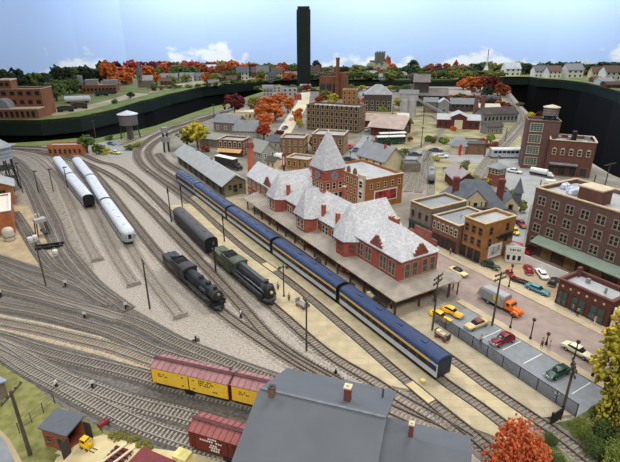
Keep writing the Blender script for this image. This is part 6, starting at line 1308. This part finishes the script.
copse('w', 'between factory and hillside', [30, 38, 46, 53], (98, 97), (73, 74), 17, ['dgreen', 'dgreen', 'green'], 'tree between the western factory and the hillside')
copse('w', 'on the western hillside', fr(58, 100, 6), (90, 84), (67, 68), 14, ['green', 'dgreen'], 'tree on the western hillside above the trailer')
for u, v, vt, w_, c, l in ((57, 101, 80, 18, 'green', 'bushy green tree beside the western factory wall'), (48, 100, 82, 14, 'dgreen', 'dark bushy tree against the western factory corner'), (110, 86, 62, 17, 'orange', 'big orange tree at the end of the green row'), (126, 84, 66, 17, 'orange', 'big orange tree left of the grey steeple'), (149, 82, 66, 12, 'orange', 'big orange tree right of the grey steeple'), (134, 78, 60, 14, 'red', 'red-orange tree behind the grey steeple'), (118, 80, 61, 12, 'dred', 'dark tree behind the two big orange trees'), (104, 80, 62, 10, 'dgreen', 'dark green treetop left of the orange trees'), (144, 77, 61, 10, 'dred', 'dark crimson treetop beside the steeple')):
    tree(l, u, v, vt, w_, c)
copse('h', 'on the back hill west of the post', fr(152, 232, 5), (77, 75), (63, 61), 9, ['red', 'rust', 'orange', 'dred', 'dred'], 'autumn tree on the back hill west of the post')
copse('h', 'behind the back hill', fr(156, 298, 6), (75, 74), (60, 65), 9, ['dred', 'rust', 'red', 'green', 'olive'], 'treetop along the skyline behind the back houses')
copse('h', 'among the back houses', [158, 172, 186, 205, 214, 226, 236, 262, 290], (84, 80), (74, 71), 9, ['green', 'olive', 'lgreen', 'orange'], 'small tree among the back houses')
for u, v, vt, w_, c, l in ((235, 77, 61, 9, 'orange', 'bright orange tree between the white back houses'), (260, 81, 76, 9, 'orange', 'low orange bush on the back slope'), (286, 77, 68, 9, 'orange', 'orange bush beside the support post'), (296, 76, 65, 8, 'red', 'red tree touching the support post'), (155, 91, 83, 7, 'green', 'round green tree near the back table edge'), (174, 89, 84, 6, 'green', 'small green bush above the back table edge'), (131, 99, 92, 7, 'dgreen', 'round dark bush on the grassy back edge'), (115, 104, 99, 5, 'green', 'low bush on the grassy back edge')): tree(l, u, v, vt, w_, c)
copse('n', 'north of the post', fr(313, 385, 6), (77, 76), (66, 66), 9, ['green', 'olive', 'rust', 'dgreen', 'lgreen'], 'tree on the back table behind the mill')
copse('n', 'along the northern table', fr(395, 470, 5), (78, 76), (67, 67), 10, ['green', 'dgreen', 'dgreen', 'rust', 'olive'], 'tree on the northern table behind the coal breaker')
copse('n', 'skyline over the coal breaker', [425, 432, 439, 446, 453, 461, 470], (73, 73), (64, 64), 7, ['dred', 'red', 'rust', 'green'], 'treetop on the skyline above the coal breaker')
copse('n', 'behind the eastern houses', fr(476, 622, 6), (74, 76), (64, 63), 11, ['dgreen', 'dgreen', 'green'], 'tree behind the eastern white houses')
copse('w', 'in front of the western trees', fr(60, 98, 5), (95, 90), (80, 79), 11, ['green', 'lgreen', 'green', 'olive'], 'shrubby tree on the slope above the hillside mill')
copse('h', 'filling the back hill west of the post', fr(150, 236, 9), (79, 77), (66, 64), 9, ['red', 'rust', 'green', 'dred'], 'autumn tree on the lower back hill')
copse('h', 'between the back houses and the post', fr(238, 298, 5), (77, 76), (65, 66), 9, ['dred', 'green', 'olive', 'orange', 'rust'], 'tree behind the back houses near the post')
copse('h', 'on the near slope of the back table', fr(152, 296, 9), (90, 81), (85, 76.5), 7, ['lgreen', 'olive', 'green', 'olive', 'grey'], 'bush on the near slope of the back table')
copse('n', 'along the fascia of the northern table', fr(313, 500, 5), (79.5, 79), (72, 71), 9, ['green', 'olive', 'grey', 'rust', 'green', 'lgreen'], 'bush along the northern table edge')
copse('n', 'in front of the eastern tree row', fr(482, 622, 7), (73, 75), (63, 63), 10, ['green', 'dgreen', 'olive', 'green'], 'tree among the eastern houses')
copse('t', 'at the far edge of the town', fr(258, 420, 7), (91, 91), (86, 85), 8, ['olive', 'green', 'rust', 'yellow', 'grey'], 'scrub bush at the far edge of the town')
copse('t', 'around the steel works', [446, 458, 466, 474, 486, 494, 503, 462, 490, 508], (98, 112), (90, 104), 9, ['rust', 'dred', 'green', 'orange', 'dgreen'], 'scrub tree around the steel works')
copse('t', 'through the cream yard', [402, 410, 428, 434, 446, 470, 486, 494, 430, 444, 466, 474], (140, 146), (135, 141), 7, ['olive', 'lgreen', 'yellow', 'rust', 'green'], 'low scrub bush in the cream yard')
copse('t', 'beside the mainline bend', [447, 458, 466, 470, 474, 466, 480, 500, 505, 512], (172, 196), (166, 189), 8, ['grey', 'olive', 'lgreen', 'yellow'], 'scrub bush beside the mainline bend')
for u, v, vt, w_, c, l in ((316, 76, 60, 9, 'dgreen', 'dark round tree beside the support post'), (387, 76, 57, 6, 'orange', 'tall orange tree right of the castle rock'), (392, 77, 63, 9, 'orange', 'orange-red tree below the castle rock'), (412, 73, 60, 10, 'dgreen', 'tall dark evergreen on the northern skyline'), (455, 74, 60, 5, 'red', 'small red tree left of the radio mast'), (441, 75, 67, 7, 'orange', 'orange shrub on the northern slope'),
    (235, 116, 95, 19, 'dred', 'big crimson tree by the far mainline curve'), (254, 109, 97, 10, 'olive', 'olive tree behind the crimson tree'), (267, 112, 97, 16, 'orange', 'upper left orange tree of the avenue row'), (280, 106, 93, 16, 'orange', 'topmost orange tree of the avenue row'), (288, 113, 97, 12, 'orange', 'orange tree at the avenue kerb'), (262, 122, 104, 14, 'orange', 'left orange tree of the avenue row'), (275, 121, 103, 18, 'orange', 'broad orange tree in the middle of the avenue row'), (266, 132, 114, 15, 'orange', 'lower orange tree of the avenue row'), (264, 140, 125, 13, 'red', 'red-orange tree at the foot of the avenue row'), (297, 124, 108, 10, 'orange', 'orange tree on the far side of the avenue'), (299, 128, 119, 7, 'yellow', 'yellow bush on the far side of the avenue'), (281, 141, 130, 11, 'dred', 'crimson bush beside the avenue end'), (314, 150, 136, 8, 'red', 'red tree against the brown brick block'),
    (198, 150, 121, 20, 'yellow', 'yellow-green tree behind the freight house'), (187, 148, 127, 15, 'olive', 'olive tree left of the yellow-green one'), (205, 152, 145, 9, 'rust', 'rusty bush below the yellow-green tree'),
    (327, 128, 121, 10, 'orange', 'orange tree in front of the department store'), (332, 124, 120, 9, 'orange', 'amber shrub in front of the department store'), (326, 100, 90, 11, 'olive', 'olive tree in front of the brick mill'), (333, 102, 93, 9, 'yellow', 'yellow bush in front of the brick mill'), (319, 104, 96, 8, 'red', 'red bush in front of the brick mill'), (330, 105, 99, 9, 'yellow', 'low yellow shrub above the department store'), (357, 104, 97, 7, 'orange', 'orange bush left of the avenue pair'), (364, 103, 97, 6, 'orange', 'orange bush right of the avenue pair'), (402, 110, 95, 14, 'yellow', 'yellow-green tree below the coal breaker'), (382, 117, 107, 8, 'lgreen', 'light green bush at the arcade store'),
    (470, 92, 76, 14, 'orange', 'orange tree above the engine house'), (480, 92, 76, 12, 'rust', 'rust tree behind the steel works stacks'), (492, 95, 76, 14, 'dred', 'dark red tree behind the steel works'), (500, 97, 82, 10, 'rust', 'rust tree at the deck corner'), (505, 95, 86, 9, 'orange', 'bright orange tree at the deck corner'), (486, 99, 86, 9, 'dgreen', 'dark tree by the works sheds'), (463, 90, 80, 10, 'orange', 'orange tree left of the works stacks'),
    (539, 121, 111, 8, 'dred', 'round dark red tree behind the brewery tank'), (530, 119, 112, 9, 'yellow', 'yellow tree behind the brewery tower'), (544, 124, 116, 8, 'yellow', 'yellow-green bush behind the brewery tower'), (520, 106, 102, 7, 'olive', 'olive shrub at the eastern deck edge'),
    (404, 156, 148, 9, 'green', 'green bush by the cross road'), (401, 158, 152, 7, 'lgreen', 'light green bush by the cross road'), (384, 153, 139, 11, 'dgreen', 'dark green tree beside the parked buses'), (380, 152, 144, 8, 'red', 'red bush beside the parked buses'), (389, 157, 152, 6, 'lgreen', 'low green bush near the red car'), (477, 146, 138, 8, 'green', 'round green tree right of the engine house door'), (490, 144, 134, 9, 'lgreen', 'light green tree by the eastern mainline'), (484, 147, 138, 7, 'red', 'red bush between the two yard trees'), (453, 131, 126, 6, 'orange', 'orange bush in front of the engine house'), (463, 172, 164, 7, 'green', 'green bush right of the gabled depot'), (466, 166, 160, 7, 'grey', 'grey-green bush by the mainline bend'), (489, 184, 176, 10, 'yellow', 'yellow-green bush at the foot of the signal tower'), (500, 178, 167, 7, 'olive', 'olive bush right of the signal tower'), (513, 200, 190, 8, 'lgreen', 'green bush beside the depot turret'), (520, 212, 200, 12, 'olive', 'olive scrub on the cream bank by the warehouse'), (436, 161, 155, 7, 'yellow', 'yellow weeds by the cross road'),
    (88, 153, 135, 14, 'green', 'dark bushy tree beside the brick workshop'), (99, 154, 143, 11, 'green', 'green bush right of the brick workshop'), (106, 154, 147, 9, 'yellow', 'yellow bush beside the depot road'), (84, 145, 137, 8, 'olive', 'olive bush behind the brick workshop'), (110, 140, 135, 7, 'green', 'small green bush at the deck edge'), (130, 150, 144, 9, 'green', 'low green hedge bush below the steel water tower'), (137, 147, 142, 8, 'lgreen', 'second low hedge bush below the steel water tower')):
    tree(l, u, v, vt, w_, c, trunk=(v - vt) > 8)
# near trees
tree('big yellow-green tree at the right edge of the frame', 612, 436, 304, 122, 'yellow', near=True, loc=at(637, 444))
tree('orange-red maple at the bottom edge of the frame', 507, 505, 422, 54, 'maple', near=True, loc=at(507, 505))
for u, v, vt, w_, c, l in ((600, 430, 406, 28, 'lgreen', 'leafy light green bush below the big yellow tree'), (580, 437, 418, 20, 'lgreen', 'light green bush by the black gate'), (610, 450, 420, 34, 'green', 'dense green shrub under the big yellow tree'), (600, 440, 424, 14, 'red', 'dark red shrub among the green undergrowth'), (549, 444, 433, 14, 'green', 'low green shrub at the end of the platform'), (543, 456, 446, 16, 'lgreen', 'green shrub between the last two tracks'), (594, 456, 438, 24, 'green', 'green shrub beyond the platform end'), (553, 466, 452, 18, 'green', 'green shrub right of the orange maple'), (614, 472, 444, 40, 'lgreen', 'green shrub in the bottom right corner')):
    tree(l, u, v, vt, w_, c, 'shrub', cat='shrub', near=True, trunk=False)
# grass tufts on the cinder verge
tree('lower yellow-green boughs beneath the big yellow tree', 606, 436, 366, 62, 'yellow', 'shrub', cat='shrub', near=True, trunk=False, loc=at(622, 440))
for i, (u, v) in enumerate(((112, 438), (118, 440), (126, 438), (131, 442), (140, 446), (147, 445), (150, 450), (121, 435), (136, 440))):
    tree('tuft of dry grass along the edge of the loading pad', u, v, v - 4, 7, 'olive', 'grass_tuft', 'grass tufts along the loading pad', trunk=False, cat='grass tuft')
# ------------------------------------------------------------------ back table buildings
def HB(label, u, v, wpx, hpx, wm, rm_, name='house', cat='house', rot=.1, d=.7, n=3, rows=2, ridge='gablex', group=None, base=None):
    p = at(u, v); k = p.y / F; w_ = wpx * k; hh_ = ztop(p, v - hpx - 1); h = hh_ * .6; t = block(name, label, (p.x + w_ / 2, p.y), w_, w_ * d, h, wm, rm_, cat=cat, rot=rot, roof=ridge, rh=hh_ * .4, oh=.8, front=(n, rows, w_ / n * .34, h / rows * .5, h / rows * .28, h / rows), style='plain', group=group)
    return t
CW = [M('clap_white', (224, 222, 214), .85, .06), M('clap_grey'), M('clap_cream', (210, 196, 160), .85, .1), M('clap_brown', (110, 84, 72), .9, .1)]
RF = [M('roof_mid', (128, 128, 130), .9, .1), SLATE, PALER, M('roof_brown', (104, 84, 76), .9, .1)]
for i, (u, v, a, b, w_, r_, l) in enumerate(((169, 83, 16, 8, 1, 0, 'grey bungalow at the western end of the back street'), (187, 82, 12, 8, 0, 0, 'white bungalow beside the grey one on the back street'), (179, 75, 11, 8, 1, 2, 'grey gabled house under the orange trees'), (166, 85, 10, 6, 3, 3, 'brown cottage at the western end of the back street'), (208, 76, 15, 10, 0, 2, 'large white house with pale roof on the back hill'), (200, 81, 13, 7, 1, 1, 'slate-roofed grey house on the back street'), (220, 82, 14, 7, 3, 3, 'dark porch house on the back street'), (214, 86, 9, 5, 0, 0, 'tiny white shed near the back table edge'), (227, 75, 9, 9, 0, 0, 'white house left of the bright orange tree'), (232, 83, 9, 6, 1, 3, 'brown-roofed house below the bright orange tree'), (243, 80, 11, 12, 0, 1, 'tall white gabled house right of the bright orange tree'), (255, 78, 6, 10, 3, 3, 'brown house next to the tall white gabled house'), (263, 80, 11, 13, 0, 0, 'three-storey white house with red trim on the back slope'), (272, 81, 7, 8, 1, 1, 'grey house right of the three-storey white house'), (277, 79, 10, 10, 2, 3, 'cream house near the support post'), (292, 80, 13, 7, 0, 0, 'low white house beside the support post'))):
    HB(l, u, v, a, b, CW[w_], RF[r_])
HB('white cottage with red-brown roof right of the support post', 315, 79, 8, 12, CW[0], RF[3])
HB('long grey-roofed factory behind the brick mill', 356, 74, 20, 6, CW[1], RF[0], 'factory', 'factory', n=7, rows=1)
HB('brown-roofed hall left of the mill chimney', 326, 78, 14, 9, BROWNB, RF[3], 'hall', 'building')
for u, v, a, b, l in ((406, 79, 13, 6, 'pale greenhouse-roofed house on the northern slope'), (426, 76, 12, 7, 'pale blue-roofed house above the coal breaker'), (394, 79, 7, 6, 'small pale house at the foot of the castle rock'), (372, 79, 9, 7, 'small pale house beside the castle rock'), (383, 80, 7, 5, 'tiny pale house below the castle rock')): HB(l, u, v, a, b, M('clap_blue', (178, 190, 192), .85, .1), PALER)
HB('long white row building on the northern skyline', 436, 70, 22, 4, CW[0], PALER, 'row_building', 'building', n=8, rows=1); HB('second long white row building by the small red tree', 461, 71, 20, 4, CW[0], PALER, 'row_building', 'building', n=8, rows=1)
for u, v, a, b, w_, r_, l in ((512, 76, 15, 12, 0, 2, 'big white house at the bend of the eastern table'), (540, 77, 12, 10, 0, 1, 'white house with slate roof on the eastern table'), (554, 78, 13, 11, 0, 3, 'white house with red-brown roof on the eastern table'), (574, 78, 16, 13, 0, 0, 'broad white house with twin gables on the eastern table'), (596, 79, 10, 11, 2, 3, 'tan house behind the eastern parking area'), (612, 80, 16, 13, 0, 3, 'white church-like hall at the eastern frame edge'), (606, 85, 14, 6, 0, 2, 'white flat pavilion at the eastern table edge'), (584, 74, 8, 12, 2, 2, 'cream gabled house behind the broad white house')): HB(l, u, v, a, b, CW[w_], RF[r_])
HB('red brick hall at the eastern frame edge', 609, 72, 12, 7, REDB, RF[3], 'hall', 'building')
HB('low dark red barn on the eastern table edge', 613, 88, 14, 5, DREDB, RF[3], 'barn', 'barn'); HB('small dark red stall on the eastern table edge', 597, 82, 9, 4, DREDB, RF[3], 'barn', 'barn')
# western factory
p = at(50, 117); k = p.y / F
fh_ = ztop(at(50, 116.5), 89)
f1 = block('western_factory', 'large brick factory with tower on the western back table', at(46, 116.5), 62 * k, 16, fh_, M('factory_brick', (132, 86, 64), .9, .14, .2), PALER, rot=.08, roof='flat', front=(8, 3, 2.6, 2.4, 2.4, 5.2), style='plain', cornice=STONE, par_h=1.2)
MB().box(-40 * k, -28 * k, 2, 10, 0, fh_ * 1.3).build('factory_tower', M('factory_brick'), f1); MB().box(-40.4 * k, -27.6 * k, 1.5, 10.5, fh_ * 1.3, fh_ * 1.34).build('tower_cornice', STONE, f1)
for i in range(2): win(f1, 'f', -36.5 * k + i * 5 * k, fh_ * 1.16, 2, 2, (0, 0, 2, 0), STONE, PANE, 'plain')
MB().box(-48 * k, 0, -9, 0, 0, 9 * k).build('front_range', M('factory_brick'), f1); MB().box(-48.3 * k, .3, -9.3, 0, 9 * k, 9.8 * k).build('front_range_roof', STONE, f1)
for i in range(9): win(f1, 'f', -44 * k + i * 4.9 * k, 4.5 * k, 1.6, 3.4, (0, 0, -9, 0), STONE, PANE, 'plain')
n = 12; MB().exy([(-7 * k + -13 * k + 8 * k * math.cos(math.pi * i / n) - 14 * k, 9.6 * k + 9 * k * math.sin(math.pi * i / n)) for i in range(n + 1)], -8.5, -.5).build('arched_shed_roof', GREYM, f1)
f2 = block('hillside_mill', 'long brick mill with roof boxes on the western hillside', at(117, 93), 38 * p.y / F * 1.15, 22, 7, M('factory_brick'), M('mill_roof', (168, 148, 128), .9, .1, .2), rot=.25, front=(9, 1, 2, 2.4, 2, 4), style='plain', cornice=None)
for x, y, w_, h in ((-26, 8, 10, 4), (-12, 12, 12, 3), (-32, 10, 3, 7)): MB().box(x, x + w_, y, y + 7, 6.3, 7 + h).build('roof_box', GREYM, f2)
c = thing('grey_steeple', 'tall grey church steeple between the big orange trees', 'steeple', at(141, 87), .2); c.scale = (.6, .6, .82)
MB().box(-4, 4, -4, 4, 0, 17).build('tower', GREYB, c); MB().lathe([(5.2, 16.8), (5.2, 17.4), (.2, 28)], n=4).build('spire', SLATE, c); MB().box(4, 20, -5, 6, 0, 8).build('nave', GREYB, c); r = MB(); gable_slabs(r, 4, 20, -5, 6, 8, 5, .5); r.build('nave_roof', PALER, c)
for z in (6, 12): win(c, 'f', 0, z, 1.8, 3, (0, 0, -4, 0), STONE, PANE, 'plain')
# castle rock
c = thing('castle_rock', 'grey castle keep on a pale rock on the northern skyline', 'castle', at(378, 76), .1); k = at(378, 76).y / F
rk = foliage(1, 1, 60, .34, 77).mesh('rock', M('rock_grey', (132, 136, 116), .95, .3, .1)); o = inst('rock', rk, c, (0, 0, 3 * k)); o.scale = (13 * k, 8 * k, 12 * k)
MB().box(-3.5 * k, 5 * k, -3 * k, 3 * k, 4 * k, 21 * k).build('keep', M('castle_stone', (112, 112, 104), .9, .2, .2), c); MB().box(-8 * k, -3.5 * k, -3 * k, 3 * k, 4 * k, 14 * k).build('wing', M('castle_stone'), c)
for x in (-3, -.5, 2, 4): MB().box(x * k, (x + 1.2) * k, -3 * k, -2 * k, 21 * k, 22.2 * k).build('merlon', M('castle_stone'), c)
# radio mast
p = at(485, 78); t = thing('radio_mast', 'thin red-tipped radio mast with white base among the eastern trees', 'mast', p, .2); h = ztop(p, 49)
for x, y in ((-1, -.6), (1, -.6), (0, 1)): MB().tube((x * 1.6, y * 1.6, 0), (x * .15, y * .15, h * .8), .32, 5).build('mast_leg', SILVR, t)
MB().tube((0, 0, h * .78), (0, 0, h), .45, 6).build('mast_tip', paint('mast_red', (168, 60, 50)), t); MB().lathe([(4, 0), (3, 9), (1, 14)], n=8).build('mast_base', CW[0], t)
# gentle hills carrying the back trees
def hill(name, u, v, wpx, hpx, dpx, mat):
    p = at(u, v); k = p.y / F; n = 20; pr = [(1, -.3), (1, 0), (.86, .3), (.66, .62), (.4, .86), (.18, .97), (.01, 1)]
    m = MB().lathe(pr, n=n); m.v = [(x * wpx / 2 * k, y * dpx, z * hpx * k) for x, y, z in m.v]
    m.build(name, mat, None, True, (p.x, p.y, 0), kind='structure')
HB('pale pipe-fed pump house at the mainline edge', 268, 96, 9, 10, M('concrete_grey'), GREYM, 'pump_house', 'building', ridge='round')
for u, v, wpx, hpx, l, wm, rm_ in ((290, 96, 14, 12, 'pale grey silo block behind the orange avenue trees', M('concrete_grey'), GREYM), (279, 92, 12, 8, 'low grey works at the far deck edge', M('concrete_grey'), PALER), (298, 100, 7, 8, 'pink brick shop at the head of the avenue', REDB, PALER), (306, 90, 10, 8, 'white arched gatehouse at the foot of the post', CW[0], PALER)): HB(l, u, v, wpx, hpx, wm, rm_, 'works_block', 'building', rot=ROT + 1.2, ridge='flat')
# ------------------------------------------------------------------ room light: ceiling panels, soft ambient, added front fill and backdrop wash lamps
w = bpy.data.worlds.new('room_light'); sc.world = w; w.use_nodes = True
w.node_tree.nodes['Background'].inputs['Color'].default_value = (.92, .96, 1, 1)
w.node_tree.nodes['Background'].inputs['Strength'].default_value = .13
def lamp(name, loc, size, power, colr=(1, .97, .92)):
    l = bpy.data.lights.new(name, 'AREA'); l.shape = 'RECTANGLE'; l.size = size[0]; l.size_y = size[1]; l.energy = power; l.color = colr
    o = bpy.data.objects.new(name, l); col.objects.link(o); o.location = loc; return o
for i, (x, y, sx, sy) in enumerate([(10, -80, 100, 50), (-90, 130, 60, 30), (60, 110, 60, 30), (120, 210, 60, 30), (-60, 330, 60, 40), (120, 430, 60, 40), (-150, 520, 70, 40), (300, 520, 70, 40)]):
    lamp('ceiling_and_fill_lamp', (x, y, 165), (sx, sy), 420000 if i == 0 else 158000)  # first is a strong fill behind the camera, added to brighten upright faces
for i, (x, y, rz, rx) in enumerate([(-330, 400, math.radians(62), 1.15), (-130, 585, .12, 1.15), (90, 600, -.03, 1.15), (320, 590, -.1, 1.15), (520, 470, -.9, 1.15)]):
    o = lamp('backdrop_fill_lamp', (x, y, 185), (150, 14), 470000, (.97, .98, 1)); o.rotation_euler = (rx, 0, rz)  # added wash lights aimed at the sky walls to brighten them, no real fixtures
vs = sc.view_settings; vs.view_transform = 'Standard'; vs.look = 'None'; vs.gamma = 1; vs.use_curve_mapping = False; vs.exposure = 0.0
